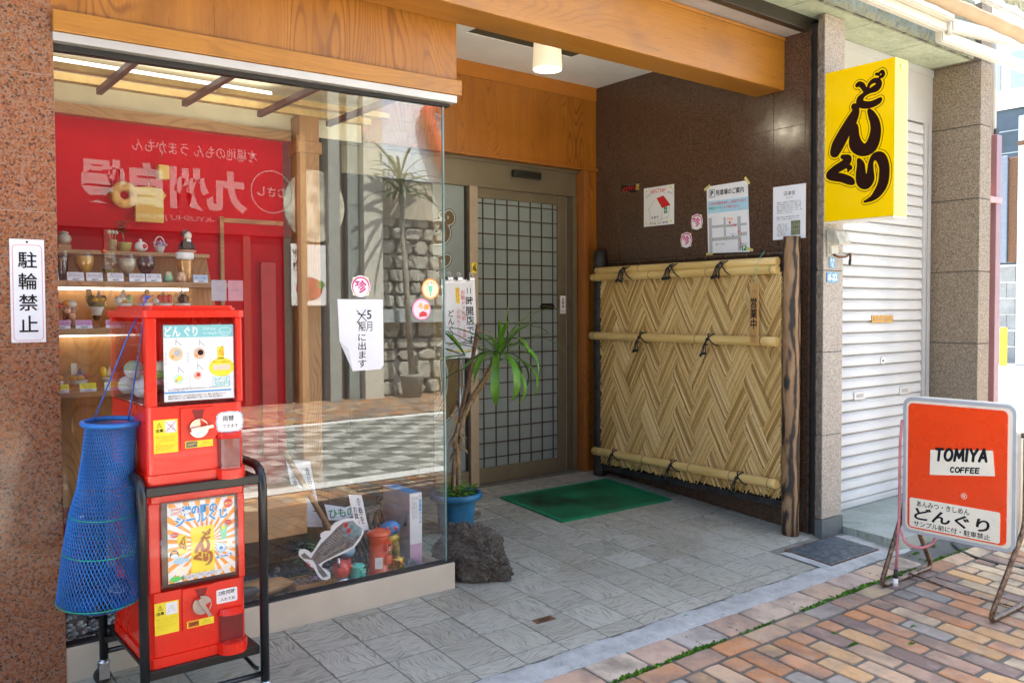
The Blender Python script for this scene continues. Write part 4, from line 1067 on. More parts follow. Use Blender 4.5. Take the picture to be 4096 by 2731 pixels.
for a, b, s in ((.62, .735, 'ジェイランド'), (.28, .865, 'イーラ de')):
    msheets('place_dot', BLACKI, o, [circ(*P(a - (.06 if 'de' in s else 0), b + (0 if 'de' in s else .025)), .0045, 12)], fw, .0020); text(s, BLACKI, o, fw, *P(a + (.05 if 'de' in s else 0), b), w=.05, h=.0020, bold=.01)
for a, b in ((.09, .79), (.43, .785), (.785, .745)):
    for k, m_ in enumerate((GREENI, YELI, REDI)): msheets('signal_lamp', m_, o, [circ(*P(a + .028 * (k - 1), b), .0042, 12)], fw, .0022)
text('仲見世パーク1', BLACKI, o, fw, *P(.87, .885), w=.055, h=.0020, bold=.02); msheets('green_square', GREENI, o, [road(.82, .905, .93, .985)], fw, .0018); text('P', WHITE, o, fw, *P(.875, .945), hgt=.024, h=.0022, bold=.03)
TAPE = M('yellowed_tape', (.66, .56, .20), .4, var=.1)
for a, b, r in ((.02, .02, .5), (.985, .0, -.9), (1.0, .97, -.35), (.03, 1.0, .0)):
    x, y = P(a, b); c, s = math.cos(r), math.sin(r); msheets('tape', TAPE, o, [[(x + c * u - s * v, y + s * u + c * v) for u, v in ((-.026, -.008), (.026, -.008), (.026, .008), (-.026, .008))]], fw, .0026)
# A4 explanation of the fence
o = sticker('fence_notice', 'white A4 sheet of small print with a weave photo, above the scorched post', 'notice', rect(.181, .394, 1.598, 1.8955), PAPER)
text('沼津垣', BLACKI, o, fw, .288, 1.852, w=.075, hgt=.024, h=.0016, bold=.005); text('ぬまづがき', BLACKI, o, fw, .288, 1.828, w=.045, h=.0016)
body = ['沼津垣は、沼津周辺の浜の潮風を防ぐために', '江戸時代以前から用いられてきた垣根で、景', '観的にも実用的にも優れており、沼津の風景', 'を描いた浮世絵などにも描かれています。旧', '沼津御用邸でも多く用いられたことから、一般', 'に知られるようになりました。', '', '箱根竹と呼ばれる細い篠竹を材料に十数本', 'を束ねて、網代(あじろ)編みにしています。']
text('\n'.join(body), BLACKI, o, fw, .288, 1.757, w=.165, hgt=.105, h=.0016, align='LEFT', line=1.15)
text('\n'.join(['この束を「手」といい', 'どの束も二つの束を', '越えて編んでいるため', 'この編み方は「二手', '(ふたて)越し」と', '呼ばれています。']), BLACKI, o, fw, .246, 1.652, w=.078, hgt=.068, h=.0016, align='LEFT', line=1.15)
ph = msheets('weave_photo', M('weave_photo_green', (.19, .20, .11), .5, var=.3, vs=60), o, [rect(.300, .360, 1.618, 1.698)], fw, .0016)
lines('weave_lines', M('pale_reed_print', (.36, .37, .24), .5), ph, [[(.304 + .014 * k, 1.622 + .02 * (j % 2) + .017 * j * .6), (.314 + .014 * k, 1.640 + .017 * j * .6)] for k in range(4) for j in range(5)], .003, fw, .002)

# ------------------------------------------------------------------ pot plant
pot = T('potted_yucca', 'yucca with drooping sword leaves in a scuffed blue pot', 'potted plant', (.47, .62, .042))
pc = (.465, .62, .042)
mlathe('pot', BLUEPOT, pot, [(.082, 0), (.090, .02), (.104, .17), (.106, .176), (.132, .178), (.138, .186), (.138, .206), (.132, .213), (.122, .211), (.116, .195), (.114, .17)], pc, 40)
mlathe('soil', SOIL, pot, [(0, .176), (.06, .18), (.1125, .172)], pc, 24)
bm = NB()
for _ in range(150):
    a = random.uniform(0, 6.28); d = .11 * random.random() ** .5; x, y, z = pc[0] + d * math.cos(a), pc[1] + d * math.sin(a), pc[2] + .18
    h_ = random.uniform(.015, .07); tip = (x + random.uniform(-.02, .02), y + random.uniform(-.02, .02), z + h_)
    for k in range(3):
        b = a + k * 2.1; s = random.uniform(.010, .019); c_, s_ = math.cos(b), math.sin(b)
        bm.faces.new([bm.verts.new((tip[0] + s * q * c_ - s * w_ * s_, tip[1] + s * q * s_ + s * w_ * c_, tip[2] + e)) for q, w_, e in ((0, 0, 0), (.6, -.5, .004), (1.1, -.2, .001), (1.1, .2, .001), (.6, .5, .004))])
mk('clover', bm, SPROUT, pot, norm=False)['kind'] = 'stuff'
BARK = M('yucca_bark', (.26, .19, .11), .8, var=.4, vs=60, bmp=.8, bs=70, bd=.006)
def trunk(pts, r, mat, nm):
    bm = NB(); tube(bm, arc(pts, .12, 5), r, 10)
    for v in bm.verts: v.co += Vector((random.uniform(-.0015, .0015), random.uniform(-.0015, .0015), 0))
    return mk(nm, bm, mat, pot)
crown = Vector((.735, .60, .975))
trunk([(.478, .62, .2), (.475, .61, .45), (.50, .605, .66), (.59, .60, .78), (.675, .60, .88), crown], .015, BARK, 'trunk')
trunk([(.455, .63, .2), (.452, .62, .4), (.49, .615, .65), (.56, .62, .86), (.605, .63, 1.05), (.622, .63, 1.14)], .011, M('dry_brown_stem', (.17, .095, .05), .8, var=.4, vs=50, bmp=.7, bs=60, bd=.005), 'dead_stem')
trunk([(.445, .61, .2), (.44, .60, .38), (.455, .60, .55), (.47, .60, .62)], .010, BARK, 'side_stem')
bm = NB()          # leaf scars on the trunk
for i in range(26):
    f_ = i / 25; p = Vector((.50, .605, .64)).lerp(Vector((.71, .60, .935)), f_)
    for k in range(3):
        a = random.uniform(0, 6.28); s = .021
        bm.faces.new([bm.verts.new(p + Vector(q)) for q in ((s * math.cos(a) * .8, s * math.sin(a) * .8, 0), (s * math.cos(a + .7), s * math.sin(a + .7), .004), (s * 1.25 * math.cos(a + .4), s * 1.25 * math.sin(a + .4), .022))])
mk('leaf_scars', bm, M('golden_leaf_scar', (.44, .27, .06), .7, var=.3), pot, norm=False)
def blade(bm, base, az, el, ln, wd, droop, n=10):
    p = Vector(base); pr = None; u = Vector((math.cos(az), math.sin(az), 0)); side = Vector((-math.sin(az), math.cos(az), 0)); e = el
    for i in range(n + 1):
        f_ = i / n; w_ = wd * (math.sin(math.pi * min(1, .12 + .55 * f_ * 1.0)) if f_ < .7 else math.sin(math.pi * .505) * (1 - ((f_ - .7) / .3) ** 1.6)) + .0006
        up = Vector((-math.sin(e) * u.x, -math.sin(e) * u.y, math.cos(e)))
        r = [bm.verts.new(p + side * w_), bm.verts.new(p - up * w_ * .35), bm.verts.new(p - side * w_)]
        if pr:
            for k in range(2): f__ = bm.faces.new((pr[k], pr[k + 1], r[k + 1], r[k])); f__.smooth = True
        pr = r
        p = p + (u * math.cos(e) + Vector((0, 0, 1)) * math.sin(e)) * ln / n
        e -= droop / n * (.5 + f_)
# leaves seen in the photograph: azimuth (deg, 0 = +X), start elevation (deg), length, half width, droop
LV = [(-38, 84, .35, .016, .15), (-42, 62, .36, .013, .5), (-38, 50, .40, .011, 1.6), (-45, 40, .42, .012, 2.2), (-30, 20, .34, .016, 3.0), (-60, 15, .40, .020, 3.2), (-100, 5, .44, .024, 3.4), (-130, 0, .46, .026, 3.3), (-75, -5, .36, .018, 3.0), (-20, -10, .34, .016, 2.6), (140, 40, .40, .014, .6), (150, 22, .42, .016, .7), (145, 5, .44, .018, .5), (160, -15, .40, .017, .5), (135, 58, .38, .012, .4), (175, 35, .36, .014, .7), (120, 30, .34, .014, 1.2), (60, 50, .3, .013, 1.5), (20, 35, .36, .014, 2.0), (90, 10, .34, .015, 2.0), (-90, 45, .33, .015, 2.4), (-150, 25, .42, .018, 2.2), (-15, 60, .33, .012, 1.0), (-110, 70, .3, .012, 1.2)]
LV += [(random.uniform(-180, 180), random.uniform(-10, 75), random.uniform(.26, .42), random.uniform(.008, .014), random.uniform(.6, 3.0)) for _ in range(14)]
for k, (az, el, ln, wd, dr) in enumerate(LV):
    bm = NB(); blade(bm, crown + Vector((random.uniform(-.015, .015), random.uniform(-.015, .015), random.uniform(-.05, .02))), math.radians(az), math.radians(el), ln, wd * .86, dr)
    mk('leaf', bm, LEAF, pot, norm=False)
for az, el, ln, wd, dr in ((150, 25, .20, .020, .4), (165, 55, .20, .018, .4), (190, 5, .18, .018, .5), (120, 60, .17, .016, .5)):
    bm = NB(); blade(bm, Vector((.515, .60, .97)), math.radians(az), math.radians(el), ln, wd, dr); mk('leaf', bm, LEAF, pot, norm=False)
bm = NB()
for k in range(34):
    f_ = random.random(); p = Vector((.47, .615, .5)).lerp(Vector((.615, .63, 1.1)), f_); a = random.uniform(0, 6.28); L = random.uniform(.03, .10)
    tube(bm, [p, p + Vector((L * .6 * math.cos(a), L * .6 * math.sin(a), L * .25)), p + Vector((L * math.cos(a), L * math.sin(a), L * random.uniform(-.3, .6)))], [.002, .0015, .0006], 4)
for k in range(16):
    p = Vector((.46, .60, random.uniform(.45, .75))); a = random.uniform(0, 6.28); blade(bm, p, a, random.uniform(-1.2, .2), random.uniform(.05, .12), .008, 1.5, 5)
mk('dry_leaves', bm, LEAFD, pot, norm=False)
# ------------------------------------------------------------------ lava rock
bm = NB(); bmesh.ops.create_icosphere(bm, subdivisions=6, radius=1)
from mathutils import noise as mn
for v in bm.verts:
    p = v.co.copy(); d = 1 + .34 * mn.noise(p * 1.7 + Vector((3, 1, 7))) + .26 * (.5 - abs(mn.noise(p * 4.1))) + .20 * (.4 - abs(mn.noise(p * 8.3))) + .07 * mn.noise(p * 17) + .025 * mn.noise(p * 41)
    q = Vector((p.x * d * .122, p.y * d * .10, p.z * d * .120))
    q.z += .035 * math.exp(-((q.x + .07) / .06) ** 2) - .03 * max(0, q.x / .17)
    v.co = Vector((q.x * .92 - q.y * .3, q.y + q.x * -.42, max(q.z, -.105)))
for f in bm.faces: f.smooth = False
for v in bm.verts: v.co += Vector((.148, .005, gz(.0) + .102))
rock = tag(mk('lava_rock', bm, LAVA), 'craggy dark lava rock beside the corner of the shop window', 'rock')
# ------------------------------------------------------------------ menu stand behind the plant
stand = T('notice_stand', 'white opening-hours board clipped to a steel stand behind the plant', 'notice stand', (.66, .85, .06))
mtube('pole', STEEL, stand, [(.655, .86, .07), (.655, .86, 1.0)], .008, 10)
mlathe('base', STEEL, stand, [(.115, 0), (.115, .008), (.02, .016), (.01, .03)], (.655, .86, gz(.86)), 32)
lean = Fr((.655, .86, .945), (1, 0, 0), (0, .06, 1))
mprism('board', M('silver_board_frame', (.6, .6, .62), .35, .5), stand, rrect(-.107, .116, -.005, .435, .008), lean, 0, .01)
mprism('paper', PAPER, stand, rect(-.098, .107, .015, .415), lean, .0102, .0112)
vtext('11時開店です'.replace('11', '⑪')[1:], BLACKI, stand, lean, .072, .205, .27, h=.0125, bold=.01); text('11', BLACKI, stand, lean, .072, .372, w=.026, hgt=.032, h=.0125)
vtext('自動ドアの前', REDI, stand, lean, .030, .29, .17, h=.0125); vtext('(通路)は', REDI, stand, lean, .030, .12, .11, h=.0125)
msheets('yellow_marker', YELI, stand, [rect(-.018, .008, .30, .39)], lean, .0118); vtext('空けて', REDI, stand, lean, -.005, .345, .082, h=.0128); vtext('お待ちください', REDI, stand, lean, -.005, .17, .19, h=.0125)
vtext('どんぐり', BLACKI, stand, lean, -.055, .18, .17, h=.0125, bold=.01); msheets('yellow_underline', YELI, stand, [rect(-.08, .09, .032, .038)], lean, .0118)
for x in (-.06, .005, .085):
    bm = NB(); box(bm, .655 + x - .018, .655 + x + .018, .86 - .006, .86 + .03, 1.372, 1.392, .003); tube(bm, [(.655 + x - .008, .865, 1.39), (.655 + x - .018, .86, 1.415), (.655 + x - .004, .86, 1.42), (.655 + x + .004, .865, 1.39)], .0025, 6); tube(bm, [(.655 + x + .008, .875, 1.39), (.655 + x + .018, .88, 1.41), (.655 + x + .008, .88, 1.422)], .0025, 6)
    mk('binder_clip', bm, STEEL, stand)

# ------------------------------------------------------------------ yellow projecting sign
ys_ = T('projecting_sign', 'bright yellow box sign with brown brush lettering on the stone pillar', 'sign', (2.15, -.7, 1.67))
bm = NB(); box(bm, 2.0905, 2.216, -.905, -.4965, 1.675, 2.463, .003); mk('sign_box', bm, SIGNYEL, ys_)
fy_ = fX(-.496, 1.675, 2.0903)
brush(DONGURI, LOGO, ys_, fy_, .0128, .0016, .0006); brush(DONGURI, SIGNYEL, ys_, fy_, .0095, .0016, .0011); brush(DONGURI, LOGO, ys_, fy_, .0008, .0016, .0016)
mprism('end_cap', M('cream_knob', (.85, .62, .25), .4), ys_, circ(2.15, 2.425, .012, 16), fY(0, 0, -.9055), 0, .004)
mbox('base_plate', CREAM, ys_, 2.094, 2.212, -.90, -.5, 1.667, 1.6745)
mbox('mounting_bracket', STEEL, ys_, 2.12, 2.18, -.4960, -.46, 1.72, 2.42)

# ------------------------------------------------------------------ coffee sign on its stand
cs = T('coffee_sign', 'orange-red and cream coffee sign board on a rusty tube stand', 'sign board', (1.8, -1.36, -.09))
fc = fX(-1.15, .19, 1.752)
FRM = M('grey_aluminium_edge', (.50, .53, .57), .4, .4, var=.08)
bm = NB(); prism(bm, rrect(0, .482, 0, .612, .035, 6), fc, -.115, 0.0); bmesh.ops.bevel(bm, geom=[e for e in bm.edges if abs(e.calc_face_angle(0)) > 1.0], offset=.006, segments=2, affect='EDGES'); mk('case', bm, CREAM, cs)
bm = NB(); ringp(bm, rrect(-.004, .486, -.004, .616, .038, 6), rrect(.010, .472, .010, .602, .030, 6), fc, -.02, .004); mk('frame', bm, FRM, cs)
mprism('face', CREAM, cs, rrect(.0102, .4718, .0102, .6018, .030, 6), fc, .0004, .002)
mprism('red_panel', SIGNRED, cs, rrect(.022, .452, .022, .590, .022, 6), fc, .002, .007)
lp_ = mprism('text_panel', CREAM, cs, rrect(.034, .428, .028, .160, .008), fc, .007, .010)
np_ = mprism('name_panel', CREAM, cs, [(.126, .276), (.405, .311), (.395, .418), (.128, .388)], fc, .007, .0105)
tl = .095
def strokes_word(word, x0, z0, adv, hh, r, slope, widths={}):
    L = {'T': [[(0, 1), (1, 1)], [(.5, 1), (.5, 0)]], 'O': [[(.5 + .5 * math.cos(a), .5 + .5 * math.sin(a)) for a in np.linspace(0, 6.2832, 17)]], 'M': [[(0, 0), (.12, 1), (.5, .25), (.88, 1), (1, 0)]], 'I': [[(.5, 0), (.5, 1)]], 'Y': [[(0, 1), (.5, .45), (1, 1)], [(.5, .45), (.5, 0)]], 'A': [[(0, 0), (.5, 1), (1, 0)], [(.22, .3), (.78, .3)]], 'C': [[(.5 + .5 * math.cos(a), .5 + .5 * math.sin(a)) for a in np.linspace(.8, 5.5, 13)]], 'F': [[(0, 0), (0, 1), (.9, 1)], [(0, .52), (.75, .52)]], 'E': [[(.9, 0), (0, 0), (0, 1), (.9, 1)], [(0, .52), (.75, .52)]]}
    out, x = [], x0
    for ch in word:
        wd = widths.get(ch, .72) * adv
        for s in L[ch]: out.append([(x + u * wd + .10 * v * hh, z0 + slope * (x + u * wd - x0) + v * hh, r) for u, v in s])
        x += wd + .30 * adv
    return out
brush(strokes_word('TOMIYA', .150, .345, .0400, .050, .0060, .112, {'I': .1, 'M': .92, 'O': .80}), BLACKI, np_, fc, 0, .0012, .0112, curve=False)
brush(strokes_word('COFFEE', .218, .302, .0205, .021, .0031, .10, {'O': .85}), BLACKI, np_, fc, 0, .0008, .0112, curve=False)
text('®', CREAM, cs, fc, .277, .205, w=.026, h=.0085)
text('あんみつ・きしめん', BLACKI, lp_, fc, .185, .138, w=.235, hgt=.026, h=.0108, bold=.012); text('どんぐり', BLACKI, lp_, fc, .222, .092, w=.33, hgt=.058, h=.0108, bold=.025, shear=.1); text('サンプル前に付・駐車禁止', BLACKI, lp_, fc, .222, .046, w=.335, hgt=.025, h=.0108, bold=.012)
for y, s in ((-1.132, 1), (-1.655, -1)):
    yb_ = -1.10 if s > 0 else -1.575
    zb_ = gz(yb_) + .012
    xf_, xr_ = (1.645, 2.125) if s > 0 else (1.66, 2.14)
    mtube('stand_leg', STANDM, cs, arc([(1.80, y, .68), (1.80, y, .30), (xf_, yb_, zb_), (xr_, yb_, zb_), (1.83, y - .0 * s, .30), (1.83, y, .68)], .05, 6), .0115, 10)
    mtube('hinge_bolt', STANDM, cs, [(1.815, y + .03 * s, .675), (1.815, y - .03 * s, .675)], .011, 10)
mtube('tie_rod', STANDM, cs, [(1.9, -1.10, gz(-1.1) + .025), (1.9, -1.35, gz(-1.4) + .012), (1.9, -1.575, gz(-1.57) + .022)], .004, 6)
PINKC = M('faded_pink_cable', (.55, .20, .22), .5, var=.2)
mtube('power_cable', PINKC, cs, arc([(1.745, -1.143, .70), (1.742, -1.136, .60), (1.735, -1.139, .25), (1.69, -1.15, .02)], .05), .0065, 8)
mtube('power_cable', PINKC, cs, arc([(1.72, -1.155, .20), (1.71, -1.18, .14), (1.74, -1.24, .125), (1.77, -1.28, .15), (1.78, -1.285, .18)], .04), .0065, 8)
mtube('plug', DARKM, cs, [(1.69, -1.15, .02), (1.684, -1.152, -.02)], .010, 8); mtube('plug', M('white_plug', (.75, .75, .74), .4), cs, [(1.684, -1.152, -.02), (1.68, -1.155, -.055)], [.010, .013], 8)
# ------------------------------------------------------------------ no-bicycle-parking plate on the granite column
fcol = fY(0, 0, -.0305)
o = tag(mprism('no_parking_plate', M('white_plastic_plate', (.80, .81, .84), .3, var=.02, coat=.2), None, rect(-1.6175, -1.5225, 1.1125, 1.4365), fcol, 0, .004), 'white vertical four-kanji plate with red outline on red granite column', 'plate')
bm = NB(); ringp(bm, rrect(-1.611, -1.529, 1.118, 1.419, .012), rrect(-1.6098, -1.5302, 1.1192, 1.4178, .011), fcol, .0046); mk('red_outline', bm, REDI, o)
for k, ch in enumerate('駐輪禁止'): text(ch, BLACKI, o, fcol, -1.5695, 1.372 - .067 * k, w=.052, hgt=.052, h=.0048, bold=.012)
for z in (1.428,): msheets('screw', DARKM, o, [circ(-1.570, z, .0035, 12)], fcol, .0048)

# ------------------------------------------------------------------ capsule machines on their trolley
cart = T('machine_trolley', 'black tube trolley on castors carrying two red capsule machines', 'trolley', (-1.21, -.35, -.03))
YF, YR, XL_, XR_ = -.592, -.095, -1.386, -1.040
for x in (XL_, XR_):
    mtube('side_frame', BLACKM, cart, arc([(x, YF, .075), (x, YF, .735), (x, YR, .735), (x, YR, .075)], .075, 7), .0135, 12)
for z, y0, y1 in ((.7105, YF, YR), (.1842, YF + .01, YR)):
    mbox('shelf', BLACKM, cart, XL_ + .012, XR_ - .012, y0 + (.0 if z > .5 else .012), y1, z - .012, z, .002)
    mbox('shelf_lip', BLACKM, cart, XL_ + .012, XR_ - .012, y0 - .003, y0 + .004 + (.010 if z < .5 else 0), z - .026, z + .001, .003)
for y in (YF, YR): mtube('lower_rail', BLACKM, cart, [(XL_, y, .098), (XR_, y, .098)], .0085, 10)
mtube('brace', BLACKM, cart, arc([(XR_ - .05, YF + .25, .12), (XR_ - .02, YF + .12, .12), (XR_ - .012, YF + .06, .10), (XR_, YF + .05, .095)], .03), .006, 8)
mbox('bracket', BLACKM, cart, XL_, XL_ + .06, YR - .02, YR, .13, .15, .003)
for x in (XL_, XR_):
    for y in (YF, YR):
        g0 = gz(y)
        c = mlathe('castor', STEEL, cart, [(.016, 0), (.017, .01), (.012, .012), (.012, .022)], (x, y, .058), 14)
        mbox('fork', STEEL, c, x - .018, x + .014, y - .016, y - .012, g0 + .018, .06, .001); mbox('fork', STEEL, c, x - .018, x + .014, y + .012, y + .016, g0 + .018, .06, .001)
        bm = NB(); tube(bm, [(x - .006, y - .010, g0 + .027), (x - .006, y + .010, g0 + .027)], .026, 20); mk('wheel', bm, DARKM, c)

def machine(z0, z1, upper):
    nm = 'upper' if upper else 'lower'
    t = T('capsule_machine', 'upper red capsule machine with keyring poster under a teal banner' if upper else 'lower red capsule machine with orange sunburst sticker-lottery poster', 'vending machine', (-1.224, -.36, z0), 'capsule machines on the trolley')
    x0, x1, yf, yb = -1.362, -1.087, -.566, -.150
    W_, H_ = x1 - x0, z1 - z0
    A = lambda a: x0 + a * W_
    B = lambda b: z0 + b * H_
    f = fY(0, 0, yf)
    bm = NB(); bx = .018
    prism(bm, rrect(x0, x1, yf, yb, bx, 4), Fr((0, 0, z0 + .03), (1, 0, 0), (0, 1, 0)), 0, B(.435) - z0 - .03)
    mk('body', bm, RED, t)
    bm = NB(); prism(bm, rrect(x0 - .006, x1 + .006, yf - .008, yb, bx, 4), Fr((0, 0, z0), (1, 0, 0), (0, 1, 0)), 0, .0295); mk('base', bm, RED, t)
    zt = z1 - (.035 if upper else .018)
    zw = B(.4355)
    # window storey: corner posts, right and rear panels, clear left side
    for a, b in ((x0, x0 + .030), (x1 - .020, x1)): mbox('corner_post', RED, t, a, b, yf, yf + .03, zw, zt - .0005, .004)
    for a, b in ((x0, x0 + .016), (x1 - .016, x1)): mbox('corner_post', RED, t, a, b, yb - .03, yb, zw, zt - .0005, .004)
    mbox('side_panel', RED, t, x1 - .004, x1 - .001, yf + .031, yb - .031, zw, zt - .0005); mbox('rear_panel', RED, t, x0 + .017, x1 - .017, yb - .006, yb - .001, zw, zt - .0005)
    mbox('inner_shelf', M('dark_red_inside', (.22, .01, .01), .5), t, x0 + .004, x1 - .005, yf + .031, yb - .031, zw + .0005, zw + .01)
    bm = NB(); box(bm, x0 - .0075, x0 - .0005, yf + .028, yb - .006, zw + .006, zt - .012, .003); mk('side_window', bm, CLEAR, t)
    # front window hood
    a0, a1, b0, b1 = (.12, .93, .438, .905) if upper else (.11, .915, .455, .965)
    bm = NB(); ringp(bm, rrect(A(a0), A(a1), B(b0), B(b1), .006), rrect(A(a0) + .009, A(a1) - .009, B(b0) + .009, B(b1) - .009, .004), f, .0005, .011); mk('window_hood', bm, CLEAR_P, t)
    msheets('window_cover', CLEAR, t, [rrect(A(a0) + .0085, A(a1) - .0085, B(b0) + .0085, B(b1) - .0085, .004)], f, .0105)
    pst = mprism('poster', WHITE, t, rect(A(a0) + (.020 if not upper else .015), A(a1) - .008, B(b0) + .012, B(b1) - .008), f, .0002, .0012)
    if not upper: mprism('dark_backing', M('dark_interior_panel', (.05, .03, .03), .4), t, rect(A(a0) + .004, A(a1) - .004, B(b0) + .004, B(b1) - .004), f, -.0005, .0001)
    # lid
    if upper:
        bm = NB(); prism(bm, rrect(x0 - .009, x1 + .007, yf - .010, yb + .006, bx, 4), Fr((0, 0, zt), (1, 0, 0), (0, 1, 0)), 0, .020); mk('lid', bm, RED, t)
        bm = NB(); prism(bm, rrect(x0 + .012, x1 - .012, yf + .012, yb - .012, bx, 4), Fr((0, 0, zt + .0202), (1, 0, 0), (0, 1, 0)), 0, .014); bmesh.ops.bevel(bm, geom=[e for e in bm.edges if all(v.co.z > zt + .03 for v in e.verts)], offset=.006, segments=2, affect='EDGES'); mk('lid_step', bm, RED, t)
    else:
        bm = NB(); prism(bm, rrect(x0 - .003, x1 + .003, yf - .003, yb, bx, 4), Fr((0, 0, zt), (1, 0, 0), (0, 1, 0)), 0, .018); mk('lid', bm, RED, t)
    # coin mechanism
    ca0, ca1, cb0, cb1 = (.33, .68, .182, .42) if upper else (.318, .66, .185, .433)
    cp = mprism('coin_plate', RED, t, rrect(A(ca0), A(ca1), B(cb0), B(cb1), .003), f, .0002, .007)
    da, db = (A(.507), B(.303)) if upper else (A(.509), B(.324))
    mprism('coin_slot', M('slot_shade_red', (.25, .008, .008), .5), cp, [(da - .018, B(cb1) - .006), (da + .018, B(cb1) - .006), (da + .012, db + .026), (da - .008, db + .026)], f, .0073, .0077)  # slot is a flat patch, its inner shade painted dark red
    rot = math.radians(8 if upper else -62)
    d_ = mprism('dial', CHROME, cp, circ(da, db, .0275, 32), f, .0078, .016)
    mprism('dial_insert', RED, d_, [(da + r_ * math.cos(a + rot), db + r_ * math.sin(a + rot)) for r_, a in ((.027, .25), (.027, 1.3), (.008, .9), (.008, .4))], f, .0163, .0168)
    c_, s_ = math.cos(rot), math.sin(rot)
    mprism('dial_handle', CHROME, d_, [(da + c_ * u - s_ * v, db + s_ * u + c_ * v) for u, v in ((-.027, -.005), (.036, -.004), (.036, .005), (-.027, .006))], f, .0172, .034)
    pl = mprism('price_strip', YELI, cp, rect(A(ca0) + .011, A(ca1) - .006, B(cb0) + .006, B(cb0) + .026), f, .0073, .0078)
    pb = mprism('price_box', M('navy_ink', (.03, .06, .16), .5) if upper else M('dark_orange_ink', (.65, .14, .02), .5), pl, rect(A(ca0) + .014, A(ca0) + .045, B(cb0) + .008, B(cb0) + .024), f, .008, .0083)
    text('500円' if upper else '200円', M('warm_yellow_ink', (.75, .5, .05), .5) if upper else BLACKI, pb, f, A(ca0) + .0295, B(cb0) + .016, w=.026, hgt=.011, h=.0087, bold=.02)
    text('500円玉を1枚\nいれてまわしてください' if upper else '100円玉を2枚\nいれてまわしてください', M('brown_print', (.35, .2, .02), .5), pl, f, A(ca1) - .027, B(cb0) + .016, w=.034, hgt=.011, h=.0084)
    # caution label
    la0, la1, lb0, lb1 = (.063, .305, .178, .364) if upper else (.04, .283, .19, .378)
    lb = mprism('caution_label', YELI, t, rect(A(la0), A(la1), B(lb0), B(lb1)), f, .0003, .0009)
    wx, wz = A(la0), B(lb1)
    mprism('picture_box', WHITE, lb, rect(wx + .031, wx + .063, wz - .038, wz - .004), f, .001, .0014)
    lines('picture_lines', GREYI, lb, [[(wx + .036, wz - .034), (wx + .040, wz - .018), (wx + .046, wz - .012), (wx + .053, wz - .018), (wx + .058, wz - .034)], [(wx + .041, wz - .034), (wx + .047, wz - .016), (wx + .052, wz - .034)]], .0012, f, .0016)
    if upper: lines('red_cross', M('crimson_ink', (.6, .02, .1), .5), lb, [[(wx + .032, wz - .037), (wx + .062, wz - .005)], [(wx + .032, wz - .006), (wx + .062, wz - .036)]], .0014, f, .002)
    lines('warning_triangle', BLACKI, lb, [[(wx + .009, wz - .021), (wx + .0155, wz - .008), (wx + .022, wz - .021), (wx + .009, wz - .021)]], .0009, f, .0016); text('!', BLACKI, lb, f, wx + .0155, wz - .0155, hgt=.007, h=.0016)
    text('注意', BLACKI, lb, f, wx + .0155, wz - .031, w=.021, h=.0016, bold=.02)
    txt = '●投入口に指を入れた状態で\nハンドルを廻さないで下さ\nい。けがをするおそれがあ\nります。\n●お子様が遊ばれる場合は\n保護者の方が操作方法を\n教えてあげてください。' if upper else '●コイン投入口に指をい\nれないでください。\n●取出口に手をいれない\nでください。'
    text(txt, ORI if upper else M('pale_ochre_print', (.75, .55, .02), .5), lb, f, (A(la0) + A(la1)) / 2, B(lb0) + (.027 if upper else .03), w=.056, hgt=.046 if upper else .04, h=.0014, align='LEFT', line=1.1)
    # hand-written note
    na0, na1, nb0, nb1 = (.705, .995, .26, .384) if upper else (.678, .905, .30, .385)
    if upper:
        cx_, cz_ = A(.85), B(.322); pts = []
        for i in range(64):
            a = 2 * math.pi * i / 64; ex, ez = abs(math.cos(a)) ** .5 * math.copysign(1, math.cos(a)), abs(math.sin(a)) ** .5 * math.copysign(1, math.sin(a)); q = 1 + .035 * math.cos(a * 16)
            pts.append((cx_ + .040 * ex * q, cz_ + .031 * ez * q))
        nt_ = mprism('note_label', WHITE, t, pts, f, .0005, .0011)
        bm = NB(); ringp(bm, [(cx_ + (x - cx_) * .96, cz_ + (y - cz_) * .96) for x, y in pts], [(cx_ + (x - cx_) * .925, cz_ + (y - cz_) * .925) for x, y in pts], f, .0014); mk('blue_scallop', bm, BLUEI, nt_)
        text('両替', BLACKI, nt_, f, cx_ - .004, cz_ + .011, w=.034, h=.0015, bold=.01); text('できます', BLACKI, nt_, f, cx_ + .002, cz_ - .012, w=.046, h=.0015)
    else:
        nt_ = mprism('note_label', WHITE, t, rrect(A(na0), A(na1), B(nb0), B(nb1), .004), f, .0005, .0011)
        text('2枚同時', BLACKI, nt_, f, A(.79), B(.363), w=.050, h=.0015, bold=.012); text('入れてね', BLACKI, nt_, f, A(.80), B(.322), w=.044, h=.0015, bold=.012)
    # prize chute
    h0, h1, c0, c1 = (.70, .976, .044, .231) if upper else (.685, .975, .056, .235)
    xm = (A(h0) + A(h1)) / 2; rw = (A(h1) - A(h0)) / 2
    mprism('chute_recess', M('recess_shade_red', (.20, .006, .01), .4), t, rect(xm - rw + .004, xm + rw - .004, B(c0), B(c1)), f, .0003, .0008)  # flat dark red patch; the chute's inner shade is put into the colour
    bm = NB(); arcp = [(xm - rw * math.cos(math.pi * i / 10), -.034 * math.sin(math.pi * i / 10) ** .8) for i in range(11)]
    for (xa, ya), (xb_, yb_) in zip(arcp, arcp[1:]):
        ff = bm.faces.new([bm.verts.new(p) for p in ((xa, yf + ya - .001, B(c0)), (xb_, yf + yb_ - .001, B(c0)), (xb_, yf + yb_ - .001, B(c1)), (xa, yf + ya - .001, B(c1)))]); ff.smooth = True
    mk('chute_cover', bm, CLEAR_P, t, norm=False)
    bm = NB(); hp = [(x, yf + y * 1.06 - .001) for x, y in arcp]
